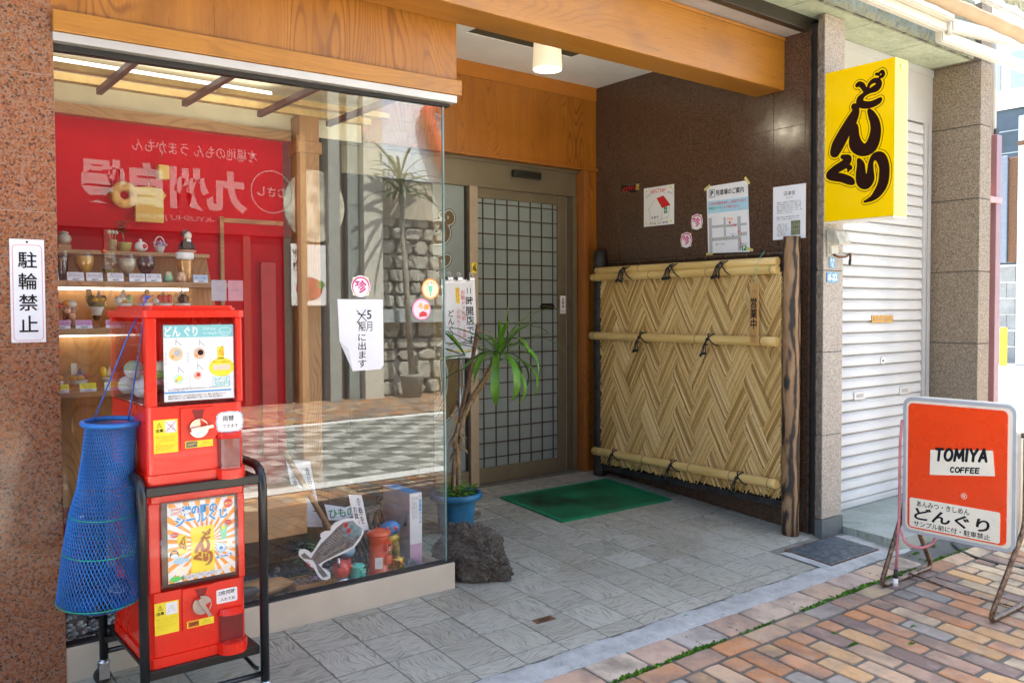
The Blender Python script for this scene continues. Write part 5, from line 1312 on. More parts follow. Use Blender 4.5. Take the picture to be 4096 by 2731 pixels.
    prism(bm, hp + [(xm + rw, yf + .002), (xm - rw, yf + .002)], Fr((0, 0, B(c1) + .0005), (1, 0, 0), (0, 1, 0)), 0, .014)
    for v in bm.verts:
        if v.co.z > B(c1) + .01: v.co.y = yf - .001 + (v.co.y - yf) * .35; v.co.x = xm + (v.co.x - xm) * .85
    mk('chute_hood', bm, RED, t)
    bm = NB(); prism(bm, [(x + (x - xm) * .06, yf + (y - yf) * 1.12 - .004) for x, y in hp] + [(xm + rw * 1.05, yf + .002), (xm - rw * 1.05, yf + .002)], Fr((0, 0, z0 + .0006), (1, 0, 0), (0, 1, 0)), 0, B(c0) - z0 + .004); mk('chute_base', bm, RED, t)
    # capsules
    for k in range(9 if upper else 6):
        r = .029; cx_ = x0 + .035 + .055 * (k % 3) ; cy_ = yb - .07 - .085 * (k // 3) + .01 * (k % 2); cz_ = zw + .012 + r + (.052 if k % 4 == 3 else 0)
        hue = M('green_capsule', (.16, .42, .10), .3) if k % 3 else WHITE
        bm = NB(); lathe(bm, [(r * math.sin(math.pi / 2 * i / 6), -r * math.cos(math.pi / 2 * i / 6)) for i in range(7)], 18, (cx_, cy_, cz_)); cpo = mk('capsule', bm, hue, t)
        bm = NB(); lathe(bm, [(r * math.cos(math.pi / 2 * i / 6), .0006 + r * math.sin(math.pi / 2 * i / 6)) for i in range(7)], 18, (cx_, cy_, cz_)); mk('capsule_cap', bm, M('pale_green_capsule', (.45, .62, .42), .3) if k % 2 else WHITE, cpo)
    return t, pst, f, A, B
tu, pst, f, A, B = machine(.7110, 1.2262, True)
px0, px1, pz0, pz1 = A(.12) + .015, A(.93) - .008, B(.438) + .012, B(.905) - .008
PX = lambda a: px0 + a * (px1 - px0)
PZ = lambda b: pz0 + b * (pz1 - pz0)
msheets('teal_banner', TEALI, pst, [rect(px0, px1, PZ(.835), pz1)], f, .0015)
text('どん', WHITE, pst, f, PX(.125), PZ(.915), w=.044, hgt=.030, h=.0018, bold=.03); text('ぐり', WHITE, pst, f, PX(.385), PZ(.915), w=.038, hgt=.030, h=.0018, bold=.03); text('アクリル', WHITE, pst, f, PX(.65), PZ(.945), w=.036, h=.0018, bold=.02); text('キーホルダー', WHITE, pst, f, PX(.67), PZ(.885), w=.044, h=.0018, bold=.02)
lines('bowl_drawing', WHITE, pst, [[(PX(.88) + .018 * math.cos(a), PZ(.925) + .008 * math.sin(a)) for a in np.linspace(0, 6.28, 16)], [(PX(.88) + .016 * math.cos(a), PZ(.905) + .011 * math.sin(a)) for a in np.linspace(3.14, 6.28, 10)]], .0012, f, .0018)
def key(a, b, mat_, r, col2):
    lines('key_ring', GREYI, pst, [[(PX(a) + .001, PZ(b) + r + .024), (PX(a), PZ(b) + r + .006)], [(PX(a) + .002, PZ(b) + r + .018), (PX(a) + .016, PZ(b) + r + .004)]], .0026, f, .0016)
    msheets('charm', mat_, pst, [circ(PX(a), PZ(b), r, 20)], f, .0018); msheets('charm_detail', col2, pst, [circ(PX(a) + r * .2, PZ(b) + r * .15, r * .5, 14)], f, .0021); msheets('charm_detail', ORI, pst, [circ(PX(a) - r * .45, PZ(b) - r * .35, r * .25, 10)], f, .0021)
key(.17, .62, M('peach_print', (.82, .58, .34), .5), .020, GREYI); key(.50, .62, M('mixed_fruit_print', (.72, .50, .38), .5), .017, LOGO); key(.20, .29, M('soda_print', (.55, .78, .62), .5), .014, YELI); key(.47, .33, M('pale_pink_print', (.82, .55, .50), .5), .012, REDI)
msheets('charm', YELI, pst, [rect(PX(.76), PX(.86), PZ(.535), PZ(.70))], f, .0018); brush(DONGURI, ORI, pst, f, .0, .008, .0021, lambda x, y: (PX(.765) + x * .05, PZ(.545) + y * .052))
msheets('yellow_oval', YELI, pst, [circ(PX(.82), PZ(.425), .028, 30, 1.32)], f, .0018); msheets('peach_box', M('pale_peach', (.85, .62, .48), .5), pst, [rect(PX(.70), PX(.95), PZ(.39), PZ(.46))], f, .0021); text('ブルーパンチ', GREYI, pst, f, PX(.825), PZ(.425), w=.034, h=.0024); text('懐かしの食券付き', M('brown_print', (.35, .2, .02), .5), pst, f, PX(.82), PZ(.498), w=.05, h=.0024)
lines('price_frame', TEALI, pst, [[(PX(.69), PZ(.165)), (PX(.94), PZ(.165)), (PX(.94), PZ(.30)), (PX(.69), PZ(.30)), (PX(.69), PZ(.165))]], .0014, f, .0018); text('500円', TEALI, pst, f, PX(.825), PZ(.205), w=.044, hgt=.016, h=.0019, bold=.02); text('全5種+1種', TEALI, pst, f, PX(.815), PZ(.265), w=.044, h=.0019, bold=.03)
msheets('blue_strip', BLUEI, pst, [rect(PX(.0), PX(.96), PZ(.105), PZ(.125))], f, .0018); text('キャップの装着方向、図柄の細部が商品と異なる場合があります。対象年齢15才以上です。\nあらかじめご了承ください。', BLACKI, pst, f, PX(.44), PZ(.150), w=.155, hgt=.009, h=.0018, align='LEFT'); text('●誤飲の危険がありますので、小さなお子様の手の届かない所に保管してください。●破損した場合は使用しないでください。\n●用途以外には使用しないでください。●高温多湿の場所をさけて保管してください。●写真と商品は一部異なります。', BLACKI, pst, f, PX(.47), PZ(.055), w=.165, hgt=.014, h=.0018, align='LEFT')
for a, b, s in ((.03, .56, 'あんみつ缶'), (.34, .56, 'あんみつ'), (.66, .58, 'どんぐり看板'), (.03, .26, 'フルーツポンチ'), (.36, .26, 'かき氷ソーダ')): vtext(s, GREYI, pst, f, PX(a), PZ(b), .036, h=.0018)
td, pst, f, A, B = machine(.1846, .6790, False)
px0, px1, pz0, pz1 = A(.11) + .020, A(.915) - .008, B(.455) + .012, B(.965) - .008
c0_ = (PX(.56), PZ(.45)); N_ = 26
def edge_pt(a):
    dx, dz = math.cos(a), math.sin(a); k = 9
    for lo_, hi_, c_, d_ in ((px0, px1, c0_[0], dx), (pz0, pz1, c0_[1], dz)):
        if abs(d_) > 1e-6: k = min(k, ((hi_ if d_ > 0 else lo_) - c_) / d_)
    return (c0_[0] + dx * k, c0_[1] + dz * k)
rays = []
for i in range(N_):
    a0, a1 = 2 * math.pi * (i + .04) / N_, 2 * math.pi * (i + .5) / N_; rays.append([(c0_[0] + .002 * math.cos(a0), c0_[1] + .002 * math.sin(a0)), edge_pt(a0), edge_pt((a0 + a1) / 2), edge_pt(a1)])
msheets('sunburst', ORI, pst, rays, f, .0015)
wh = M('white_halo', (.85, .85, .85), .5, var=.02)
for s, a, b, w_ in (('港の町の', .47, .885, .105), ('シールくじ', .50, .775, .155)):
    text(s, WHITE, pst, f, PX(a), PZ(b), w=w_ * 1.0, hgt=.032, h=.0018, bold=.10, rot=.06 if len(s) > 4 else 0); text(s, BLUEI, pst, f, PX(a), PZ(b), w=w_ * .985, hgt=.031, h=.0021, bold=.05, rot=.06 if len(s) > 4 else 0)
yb2 = msheets('yellow_card', YELI, pst, [rect(PX(.335), PX(.685), PZ(.08), PZ(.66))], f, .0018)
brush(DONGURI, LOGO, yb2, f, .008, .006, .0021, lambda x, y: (PX(.345) + x * .158, PZ(.10) + y * .162)); brush(DONGURI, YELI, yb2, f, .0055, .006, .0023, lambda x, y: (PX(.345) + x * .158, PZ(.10) + y * .162)); brush(DONGURI, M('red_brown_ink', (.40, .07, .01), .5), yb2, f, 0, .006, .0025, lambda x, y: (PX(.345) + x * .158, PZ(.10) + y * .162))
yb3 = msheets('yellow_card', YELI, pst, [[(PX(.13), PZ(.60)), (PX(.27), PZ(.585)), (PX(.29), PZ(.36)), (PX(.16), PZ(.345))]], f, .0018); brush(DONGURI, M('red_brown_ink', (.40, .07, .01), .5), yb3, f, .0, .008, .0022, lambda x, y: (PX(.145) + x * .062, PZ(.37) + y * .064))
msheets('red_badge', REDI, pst, [circ(PX(.905), PZ(.91), .0135, 24), [(PX(.10) + .014 * q * math.cos(a), PZ(.60) + .009 * q * math.sin(a)) for a, q in ((2 * math.pi * i / 20, 1 if i % 2 else .7) for i in range(20))], [(PX(.90) + .014 * q * math.cos(a), PZ(.665) + .009 * q * math.sin(a)) for a, q in ((2 * math.pi * i / 20, 1 if i % 2 else .7) for i in range(20))]], f, .0019)
text('7枚入り', YELI, pst, f, PX(.905), PZ(.91), w=.022, h=.0023, bold=.03); text('大当たり', WHITE, pst, f, PX(.90), PZ(.665), w=.018, h=.0023); text('超当たり', WHITE, pst, f, PX(.10), PZ(.60), w=.018, h=.0023)
b_ = msheets('price_patch', WHITE, pst, [rrect(PX(.04), PX(.21), PZ(.845), PZ(.945), .002)], f, .0018); text('沼津限定', REDI, b_, f, PX(.125), PZ(.92), w=.03, h=.0022, bold=.02); text('200円', REDI, b_, f, PX(.125), PZ(.872), w=.03, h=.0022, bold=.01)
text('in どんぐり', PINKI, pst, f, PX(.53), PZ(.69), w=.04, h=.0021)
def minifish(cx_, cz_, s, mat_): return [(cx_ + s * x, cz_ + s * y) for x, y in ((-1, 0), (-.6, .36), (0, .42), (.5, .2), (1, .42), (.85, .02), (1, -.3), (.5, -.16), (0, -.38), (-.6, -.33))]
msheets('fish_print', LBLUEI, pst, [minifish(PX(.19), PZ(.265), .024, 0)], f, .0019); msheets('fish_print', M('bright_green_ink', (.12, .62, .12), .5), pst, [minifish(PX(.12), PZ(.045), .021, 0)], f, .0019)
msheets('rice_print', BLACKI, pst, [circ(PX(.09), PZ(.36), .0125, 20)], f, .0019); msheets('rice_print', WHITE, pst, [circ(PX(.09), PZ(.335), .007, 16, 1.5)], f, .0022); msheets('rice_print', ORI, pst, [rect(PX(.05), PX(.13), PZ(.372), PZ(.395))], f, .0022)
msheets('soda_print', M('soda_green', (.20, .62, .38), .5), pst, [[(PX(.77), PZ(.62)), (PX(.89), PZ(.64)), (PX(.86), PZ(.45)), (PX(.79), PZ(.445))]], f, .0019); msheets('soda_print', YELI, pst, [circ(PX(.825), PZ(.60), .006, 14)], f, .0022)
msheets('stamp_print', LBLUEI, pst, [circ(PX(.785), PZ(.345), .0155, 24)], f, .0019); msheets('stamp_print', WHITE, pst, [circ(PX(.785), PZ(.345), .0105, 24)], f, .0022); msheets('stamp_print', BLUEI, pst, [circ(PX(.785), PZ(.345), .006, 16)], f, .0025)
msheets('blue_tag', BLUEI, pst, [[(PX(.71), PZ(.21)), (PX(.95), PZ(.225)), (PX(.94), PZ(.262)), (PX(.72), PZ(.245))]], f, .0019); text('天然物', WHITE, pst, f, PX(.83), PZ(.236), w=.036, h=.0023, bold=.03)
msheets('pale_tag', M('cream_print', (.85, .80, .66), .5), pst, [circ(PX(.88), PZ(.085), .0105, 20), rect(PX(.88), PX(.96), PZ(.31), PZ(.45)), rect(PX(.11), PX(.29), PZ(.085), PZ(.185))], f, .0019)
msheets('small_print_band', WHITE, pst, [rect(PX(.20), PX(.80), PZ(.02), PZ(.07))], f, .0019); text('※7枚セット1組でお届けします。種類を選ぶことはできません。製造:どんぐり工房\n絵柄は全70種類、カプセルには入っていません。販売元: 港の町シール社', BLACKI, pst, f, PX(.50), PZ(.045), w=.11, hgt=.009, h=.0022, align='LEFT')
# vinyl knob on the upper machine for the net's cords
mlathe('cord_knob', CLEAR, tu, [(.016, 0), (.017, .008), (.012, .018), (0, .022)], (-1.287, -.30, 1.2265), 18)

# ------------------------------------------------------------------ blue hanging net
net = T('hanging_net', 'blue cylindrical fishing net with green hoops hanging from cords', 'net', (-1.46, -.45, .35))
PR = [(.889, -1.4285, .0755), (.872, -1.430, .067), (.80, -1.437, .0685), (.70, -1.446, .0755), (.642, -1.455, .085), (.53, -1.459, .1015), (.387, -1.468, .1115), (.366, -1.465, .070), (.351, -1.46, .02)]
def nprof(z):
    for (z1, c1, r1), (z0, c0, r0) in zip(PR, PR[1:]):
        if z0 <= z <= z1:
            t = (z - z0) / (z1 - z0); return c0 + (c1 - c0) * t, r0 + (r1 - r0) * t
    return PR[-1][1:]
bm = NB(); NSTR = 66; NR = 40
for s in (1, -1):
    for k in range(NSTR):
        pts = []
        for i in range(NR + 1):
            z = .885 - (.885 - .353) * i / NR; c_, r_ = nprof(z); a = 2 * math.pi * k / NSTR + s * 2.3 * i / NR
            zz = z + (.010 * math.sin(a) if z < .7 else 0)
            pts.append((c_ + (r_ + .0004 * s) * math.cos(a), -.45 + (r_ + .0004 * s) * math.sin(a), zz))
        tube(bm, pts, .0014, 3, False)
mk('netting', bm, NETM, net, norm=False)
def hoop(z, r, c, rad, mat, nm, tilt=.010):
    bm = NB(); pts = [(c + r * math.cos(a), -.45 + r * math.sin(a), z + tilt * math.sin(a)) for a in (2 * math.pi * i / 40 for i in range(41))]
    tube(bm, pts, rad, 7, False); mk(nm, bm, mat, net)
for z, c, r in ((.632, -1.4555, .0868), (.528, -1.459, .1022), (.387, -1.468, .1122)): hoop(z, r, c, .0018, NETR, 'hoop')
hoop(.889, .0755, -1.4285, .0075, NETM, 'rim', .004)
CORDB = M('blue_nylon_cord', (.03, .12, .50), .5, var=.1)
for p in ((-1.478, -.45, .89), (-1.388, -.47, .89)):
    mtube('cord', CORDB, net, arc([p, (p[0] * .35 + -1.330 * .65, p[1] * .35 - .45 * .65 - .03, 1.15), (-1.330, -.43, 1.232), (-1.300, -.33, 1.238), (-1.287, -.30, 1.250)], .09, 6), .0022, 6)
bm = NB(); ball(bm, (-1.287, -.30, 1.252), .0075, 10, (1, 1, .8)); tube(bm, [(-1.287, -.30, 1.252), (-1.270, -.305, 1.258)], .002, 6); mk('cord_knot', bm, CORDB, net)
bm = NB(); ball(bm, (-1.425, -.47, .405), .036, 20); mk('float', bm, glass_mat('blue_float_plastic', (.35, .6, .85), 1.45, 2.0, .05), net, smooth=True)

# ------------------------------------------------------------------ papers and stickers on the window
fg = fY(0, 0, -.0006)
o = tag(mk('window_paper', (lambda bm: (prism(bm, [(-.499, 1.254), (-.297, 1.254), (-.296, .985), (-.310, .968), (-.436, .966), (-.492, 1.088)], fg, .0004, .0009), bm)[1])(NB()), PAPER), 'creased white paper with handwritten brush notice on the shop window', 'notice')
msheets('folded_corner', M('paper_back', (.62, .63, .66), .7), o, [[(-.492, 1.088), (-.436, .966), (-.452, 1.055)]], fg, .0014)
text('5', BLACKI, o, fg, -.360, 1.192, hgt=.036, h=.0013, bold=.012); text('期月', BLACKI, o, fg, -.378, 1.145, w=.062, hgt=.04, h=.0013); lines('struck_out', BLACKI, o, [[(-.416, 1.21), (-.372, 1.165)], [(-.376, 1.212), (-.414, 1.16)], [(-.412, 1.195), (-.374, 1.19)], [(-.415, 1.165), (-.385, 1.13)]], .0035, fg, .0016)
vtext('に出ます', BLACKI, o, fg, -.393, 1.047, .135, w=.036, h=.0013, bold=.008)
chin('round_sticker', 'round magenta kanji sticker on the shop window above paper notice', -.396, 1.306, fg, .047)
o = tag(mprism('drink_sticker', ORI, None, circ(-.068, 1.300, .044, 40), fg, .0002, .0008), 'round orange sticker with green melon soda, on window corner', 'sticker')
msheets('cream_disc', M('cream_sticker', (.86, .78, .52), .5), o, [circ(-.068, 1.300, .038, 40)], fg, .0011); msheets('soda_glass', M('soda_green', (.20, .62, .38), .5), o, [[(-.079, 1.316), (-.057, 1.316), (-.060, 1.290), (-.065, 1.283), (-.065, 1.274), (-.058, 1.271), (-.078, 1.271), (-.071, 1.274), (-.071, 1.283), (-.076, 1.290)]], fg, .0014); msheets('ice_cream', WHITE, o, [circ(-.069, 1.319, .0075, 16)], fg, .0016); msheets('cherry', REDI, o, [circ(-.064, 1.326, .003, 10)], fg, .0019)
text('Sole いいね!', ORI, o, fg, -.068, 1.327, w=.050, h=.0014, bold=.03, arc_=11.0)
o = tag(mprism('bargain_sticker', M('hot_pink', (.85, .25, .42), .5), None, circ(-.113, 1.213, .0455, 40), fg, .0002, .0008), 'round pink bargain sticker with orange brush lettering on window corner', 'sticker')
msheets('pale_disc', M('pale_pink_disc', (.86, .66, .70), .5), o, [circ(-.113, 1.213, .040, 40)], fg, .0011); text('お得', ORI, o, fg, -.102, 1.224, w=.052, hgt=.028, h=.0014, bold=.04, rot=-.25); msheets('red_patch', REDI, o, [[(-.125, 1.180), (-.085, 1.184), (-.088, 1.200), (-.108, 1.206), (-.124, 1.196)]], fg, .0014)
def reversed_slip(x0, x1, z0, z1, col, label, nm):
    f2 = Fr((0, .0012, 0), (1, 0, 0), (0, 0, 1))
    s_ = tag(mprism(nm, col, None, rect(x0, x1, z0, z1), f2, 0, .0004), label, 'sticker'); cx_ = (x0 + x1) / 2
    g = Fr((cx_ * 2, .0002, 0), (-1, 0, 0), (0, 0, 1)); ik = M('faded_grey_print', (.33, .30, .33), .6)
    text('喫煙可能店\n20歳未満の方の立入は\nご遠慮ください', ik, s_, g, cx_, (z0 + z1) / 2 + .002, w=(x1 - x0) * .8, h=-.0001)
    lines('pictogram', ik, s_, [[(cx_ - .012, z1 - .024), (cx_ + .012, z1 - .024), (cx_ + .012, z1 - .008), (cx_ - .012, z1 - .008), (cx_ - .012, z1 - .024)]], .0012, Fr((0, .0002, 0), (1, 0, 0), (0, 0, 1)), 0)
reversed_slip(-.989, -.935, 1.246, 1.321, M('grey_slip', (.45, .40, .42), .7), 'pale grey slip stuck inside the window left of the pink one', 'window_slip')
reversed_slip(-.929, -.874, 1.246, 1.321, M('pink_slip', (.62, .28, .32), .7), 'pink slip stuck inside the window above red capsule machine', 'window_slip')
# ------------------------------------------------------------------ inside the display window
CREAMP = M('cream_ceiling_panel', (.80, .75, .55), .7, var=.05)
case = T('display_case', 'wooden display case with red backdrop and shelves behind the window', 'display case', (-.75, .4, .06))
mbox('case_floor', M('dark_case_floor', (.06, .05, .045), .7), case, -1.487, -.0205, .031, 1.2, .03, .078)
mbox('red_backdrop', REDWALL, case, -1.6, -.425, .70, .72, .079, 1.985)
mbox('dark_backdrop', M('dark_interior_tone', (.10, .075, .06), .9), case, -.4245, -.0205, .92, .94, .079, 2.2)  # added dark sheet standing in for the unlit interior behind the reflections
mbox('cheek_panel', WOOD_SHV, case, -1.62, -1.60, .02, .72, .079, 2.3)
mbox('stone_backdrop', GRAN_BRN, case, -1.2, -.30, .52, .54, .079, .42)
mbox('wall_beam', WOOD_SH, case, -1.6, -.40, .655, .70, 1.986, 2.03, .002)
mbox('cream_backdrop', CREAMP, case, -1.6, -.02, .702, .715, 2.031, 2.19)
mbox('corner_post', WOOD_SHV, case, -.385, -.29, .60, .70, .079, 2.10, .004)
mbox('post_collar', WOOD_SHV, case, -.395, -.28, .59, .705, 1.93, 1.985, .004)
mbox('case_ceiling', CREAMP, case, -1.6, -.02, .03, .95, 2.19, 2.21)
DRED = M('dark_red_rafter', (.16, .045, .03), .5, var=.2)
for x in (-1.53, -1.205, -.875, -.55, -.22): mbox('rafter', DRED, case, x - .011, x + .011, .03, .654, 2.075, 2.10, .002)
for y, h in ((.09, .03), (.42, .024), (.60, .03)): mbox('ceiling_batten', M('pale_batten_wood', (.68, .46, .17), .5, var=.12, vs=20), case, -1.6, -.02, y, y + .045, 2.1005, 2.1005 + h, .002)
mbox('fluorescent_tube', M('lit_tube', (.9, .9, .9), .3, emit=((1, .95, .92), .7)), case, -1.58, -.55, .50, .525, 2.135, 2.16, .008)
# frame of the hatch in the backdrop
for a in ((-.722, -.705, 1.19, 1.625), (-.7045, -.432, 1.600, 1.620)): mbox('hatch_frame', WOOD_SH, case, a[0], a[1], .685, .6995, a[2], a[3], .002)
mbox('hatch_post', M('bright_red_post', (.50, .02, .02), .5), case, -.545, -.475, .675, .6995, .55, 1.43, .003)
# shelves
def shelf(z, th, x1): mbox('shelf', WOOD_SH, case, -1.6, x1, .115, .33, z - th, z, .002)
shelf(1.314, .018, -.866); shelf(1.150, .022, -.90); shelf(.932, .018, -.90)
mbox('shelf_back', WOOD_SHV, case, -1.6, -.905, .3305, .345, .5, 1.43)
bm = NB(); prism(bm, [(-.98, 1.18), (-.862, 1.18), (-.905, 1.43), (-.98, 1.43)], fY(0, 0, .34), .012, .022); mk('leaning_board', bm, WOOD_SHV, case)
LED = M('led_strip', (.9, .9, .9), .4, emit=((1, .96, .88), 1.6))
for z, x1 in ((1.2955, -.98), (1.1275, -1.0)): mbox('led_strip', LED, case, -1.59, x1, .298, .304, z - .008, z)
def tagcard(x, y, z, name_, price, top, lab, w_=.052, hh=.030):
    f2 = Fr((x, y, z), (1, 0, 0), (0, .25, 1))
    o = tag(mprism('price_card', WHITE, None, rect(-w_ / 2, w_ / 2, 0, hh), f2, 0, .001), lab, 'price card')
    if top is not None: msheets('colour_band', top, o, [rect(-w_ / 2, w_ / 2, hh * .34, hh)], f2, .0013)
    text(name_, BLACKI, o, f2, 0, hh * .66, w=w_ * .78, hgt=.014 if '\n' in name_ else .0085, h=.0016); text(price, BLACKI, o, f2, 0, hh * .17, w=w_ * .4, h=.0016)
Z1, Z2, Z3 = 1.3142, 1.1502, .9322
GREYC = M('greyish_card', (.66, .64, .66), .5); PINKC_ = M('orchid_card', (.62, .30, .52), .5); YELC = M('yellow_card_ink', (.88, .80, .05), .5); BLUC = M('light_blue_card', (.50, .62, .72), .5)
for x, n_, p_, c in ((-1.403, 'アイスコーヒー', '480円', GREYC), (-1.344, 'オレンジジュース', '480円', GREYC), (-1.277, '青りんご\nスカッシュ', '480円', GREYC), (-1.206, 'レモンスカッシュ', '480円', GREYC), (-1.150, 'コーラ', '480円', GREYC), (-.985, 'ビール', '550円', BLUC)): tagcard(x, .128, Z1, n_, p_, c, 'price card standing in front of the ' + {'ア': 'dark iced coffee glass', 'オ': 'orange juice goblet', '青': 'green apple soda goblet', 'レ': 'pale lemon squash goblet', 'コ': 'dark cola goblet', 'ビ': 'foaming beer glass'}[n_[0]])
tagcard(-1.480, .128, Z1, 'コーラ', '480円', BLUEI, 'blue price card half hidden by the granite column')
for x, n_, p_, c in ((-1.448, 'ブルーパンチ', '980円', PINKC_), (-1.380, 'ピンキーパンチ', '980円', PINKC_), (-1.285, '抹茶パフェ', '980円', PINKC_)): tagcard(x, .128, Z2, n_, p_, c, 'pink price card in front of the ' + {'ブ': 'turquoise punch', 'ピ': 'red-brown punch', '抹': 'green tea parfait'}[n_[0]])
for x, n_, p_, c in ((-1.455, 'チョコソフト', '550円', YELC), (-1.370, 'ブルーベリー\nサンデー', '550円', YELC), (-1.292, 'ピーチソフト', '550円', M('pale_lemon_card', (.82, .84, .60), .5))): tagcard(x, .135, Z3, n_, p_, c, 'yellow price card in front of the ' + {'チ': 'orange segment sundae', 'ブ': 'blueberry sundae', 'ピ': 'peach sundae'}[n_[0]])
def liq(nm, c, rough=.25): return M(nm, c, rough, var=.08, vs=30, coat=.3)
def drink(name, label, x, y, z, prof, liqm, fill, cat='drink'):
    t = T(name, label, cat, (x, y, z), 'sample drinks on the upper shelf')
    ins = [(max(float(np.interp(h, [p[1] for p in prof], [p[0] for p in prof])) - .0016, .001), float(h)) for h in np.linspace(.005 if prof[1][0] > .01 and prof[2][0] > .01 else .021, fill, 7)]
    if ins: mlathe('drink_fill', liqm, t, [(0, ins[0][1] + .001)] + ins + [(0, ins[-1][1] + .0005)], (x, y, z), 20)
    bm = NB(); lathe(bm, prof, 22, (x, y, z))
    bm.faces.ensure_lookup_table(); top = max(bm.faces, key=lambda f: f.calc_center_median().z if len(f.verts) > 4 else -1)
    bm.faces.remove(top); mk('glass', bm, GLASSWARE, t)
    return t
gob = [(.024, 0), (.024, .002), (.005, .006), (.004, .020), (.014, .030), (.028, .050), (.0325, .070), (.031, .090), (.029, .102)]
tum = [(.020, 0), (.022, .004), (.027, .095), (.028, .105)]
drink('iced_coffee', 'tall dark glass of iced coffee beside the granite column', -1.435, .20, Z1, tum, liq('coffee_black', (.012, .008, .006)), .09)
drink('orange_juice', 'goblet of cloudy orange juice on the top sample shelf', -1.362, .20, Z1, gob, liq('orange_juice', (.60, .33, .05)), .09)
drink('green_apple_soda', 'goblet of clear yellow-green soda with a cherry on top', -1.282, .20, Z1, gob, liq('apple_green', (.30, .29, .04)), .045)
drink('lemon_soda', 'goblet of pale lemon squash on the top sample shelf', -1.222, .20, Z1, gob, liq('lemon_pale', (.46, .42, .30)), .085)
drink('cola', 'round goblet of dark cola on the top sample shelf', -1.158, .20, Z1, gob, liq('cola_black', (.018, .008, .010)), .092)
t = drink('beer_glass', 'tall glass of amber beer with thick white foam', -1.017, .21, Z1, [(.023, 0), (.024, .004), (.030, .09), (.031, .112)], liq('beer_amber', (.62, .24, .02)), .086)
mlathe('foam', M('white_foam', (.80, .79, .76), .8, var=.03), t, [(.0295, .088), (.032, .096), (.0325, .112), (.030, .115), (0, .116)], (-1.017, .21, Z1), 22)
t = T('cherry', 'red sample cherry resting on the rim of the green apple soda', 'cherry', (-1.30, .19, Z1 + .105)); bm = NB(); ball(bm, (-1.30, .195, Z1 + .108), .0085, 12); mk('fruit', bm, M('cherry_orange_red', (.62, .07, .02), .25), t, smooth=True)
def nesting(x, col, label, s=1.0):
    t = T('nesting_doll', label, 'doll', (x, .155, Z1))
    mlathe('body', M('doll_' + label.split()[0], col, .3, var=.1, coat=.3), t, [(.010 * s, 0), (.016 * s, .003), (.018 * s, .014), (.0145 * s, .026), (.013 * s, .032), (.010 * s, .038), (0, .041 * s)], (x, .155, Z1), 20)
    bm = NB(); ball(bm, (x - .003, .1435, Z1 + .030), .0085, 12, (1, .45, 1)); mk('face', bm, M('doll_face', (.72, .48, .30), .4), t, smooth=True)
nesting(-1.094, (.20, .42, .24), 'green nesting doll paired with a peach one on the shelf'); nesting(-1.046, (.66, .36, .22), 'peach nesting doll paired with a green one on the shelf')
# upper ledge ornaments
TOPZ = 1.4302
mbox('top_ledge', WOOD_SH, case, -1.6, -.905, .27, .3445, 1.415, 1.430, .002)
t = T('face_jar', 'round grey pottery jar with a cap, leftmost ornament', 'ornament', (-1.405, .30, TOPZ + .03)); mlathe('jar', M('speckled_pottery', (.42, .38, .28), .5, var=.2, vs=60), t, [(.006, 0), (.018, .004), (.024, .018), (.020, .032), (.012, .037), (.016, .040), (.010, .046), (0, .048)], (-1.405, .30, TOPZ + .018), 20); mbox('perch', WOOD_SH, t, -1.425, -1.385, .285, .315, TOPZ + .0005, TOPZ + .0175)
t = T('small_planter', 'little ochre planter with a leafy sprig among the ornaments', 'potted plant', (-1.205, .30, TOPZ)); mlathe('pot', M('ochre_ceramic', (.40, .34, .09), .35), t, [(.016, 0), (.020, .004), (.024, .030), (.0255, .034), (.022, .034)], (-1.205, .30, TOPZ), 20)
mtube('stem', BARK, t, [(-1.205, .30, TOPZ + .03), (-1.212, .30, TOPZ + .07), (-1.222, .30, TOPZ + .10)], .002, 6); bm = NB()
for k in range(14): blade(bm, Vector((-1.215, .30, TOPZ + .07 + .003 * k)), k * 2.4, .4, .03, .009, .9, 5)
mk('leaves', bm, M('dull_leaf_green', (.07, .13, .03), .5, island=.3), t, norm=False)
t = T('spoon_bundle', 'bundle of decorated sticks in a woven cup among the ornaments', 'ornament', (-1.245, .30, TOPZ)); mlathe('cup', M('woven_cup', (.42, .30, .14), .7, var=.3, vs=90), t, [(.010, 0), (.012, .002), (.014, .04), (.013, .042)], (-1.245, .30, TOPZ), 16)
for k in range(3):
    x = -1.257 + .012 * k; mtube('stick', WOOD_SH, t, [(-1.245, .30, TOPZ + .02), (x, .30, TOPZ + .065)], .0012, 6); bm = NB(); ball(bm, (x, .30, TOPZ + .07), .007, 8, (1, 1, 1.2)); mk('stick_head', bm, M('pale_bead', (.55, .5, .42), .5), t)
t = T('white_whale_ornament', 'small white rounded animal ornament with a red patch', 'ornament', (-1.148, .30, TOPZ)); bm = NB(); ball(bm, (-1.148, .30, TOPZ + .02), .024, 18, (1, .8, .85)); ball(bm, (-1.150, .30, TOPZ + .042), .006, 10, (1, 1, 1.4)); mk('body', bm, M('white_glaze', (.76, .74, .70), .3), t, smooth=True); bm = NB(); ball(bm, (-1.140, .2825, TOPZ + .022), .009, 10, (1, .4, 1)); mk('red_patch', bm, REDI, t, smooth=True)
t = T('flower_basket', 'white wicker basket of lilac flowers with a hoop handle', 'ornament', (-1.083, .295, TOPZ)); mlathe('basket', M('white_wicker', (.66, .65, .62), .6, var=.25, vs=130), t, [(.010, 0), (.012, .002), (.020, .022), (.021, .025), (.018, .024)], (-1.083, .295, TOPZ), 18)
mtube('handle', MATS['white_wicker'], t, [(-1.083 + .019 * math.cos(a), .295, TOPZ + .025 + .036 * math.sin(a)) for a in np.linspace(0, math.pi, 13)], .0022, 6)
bm = NB()
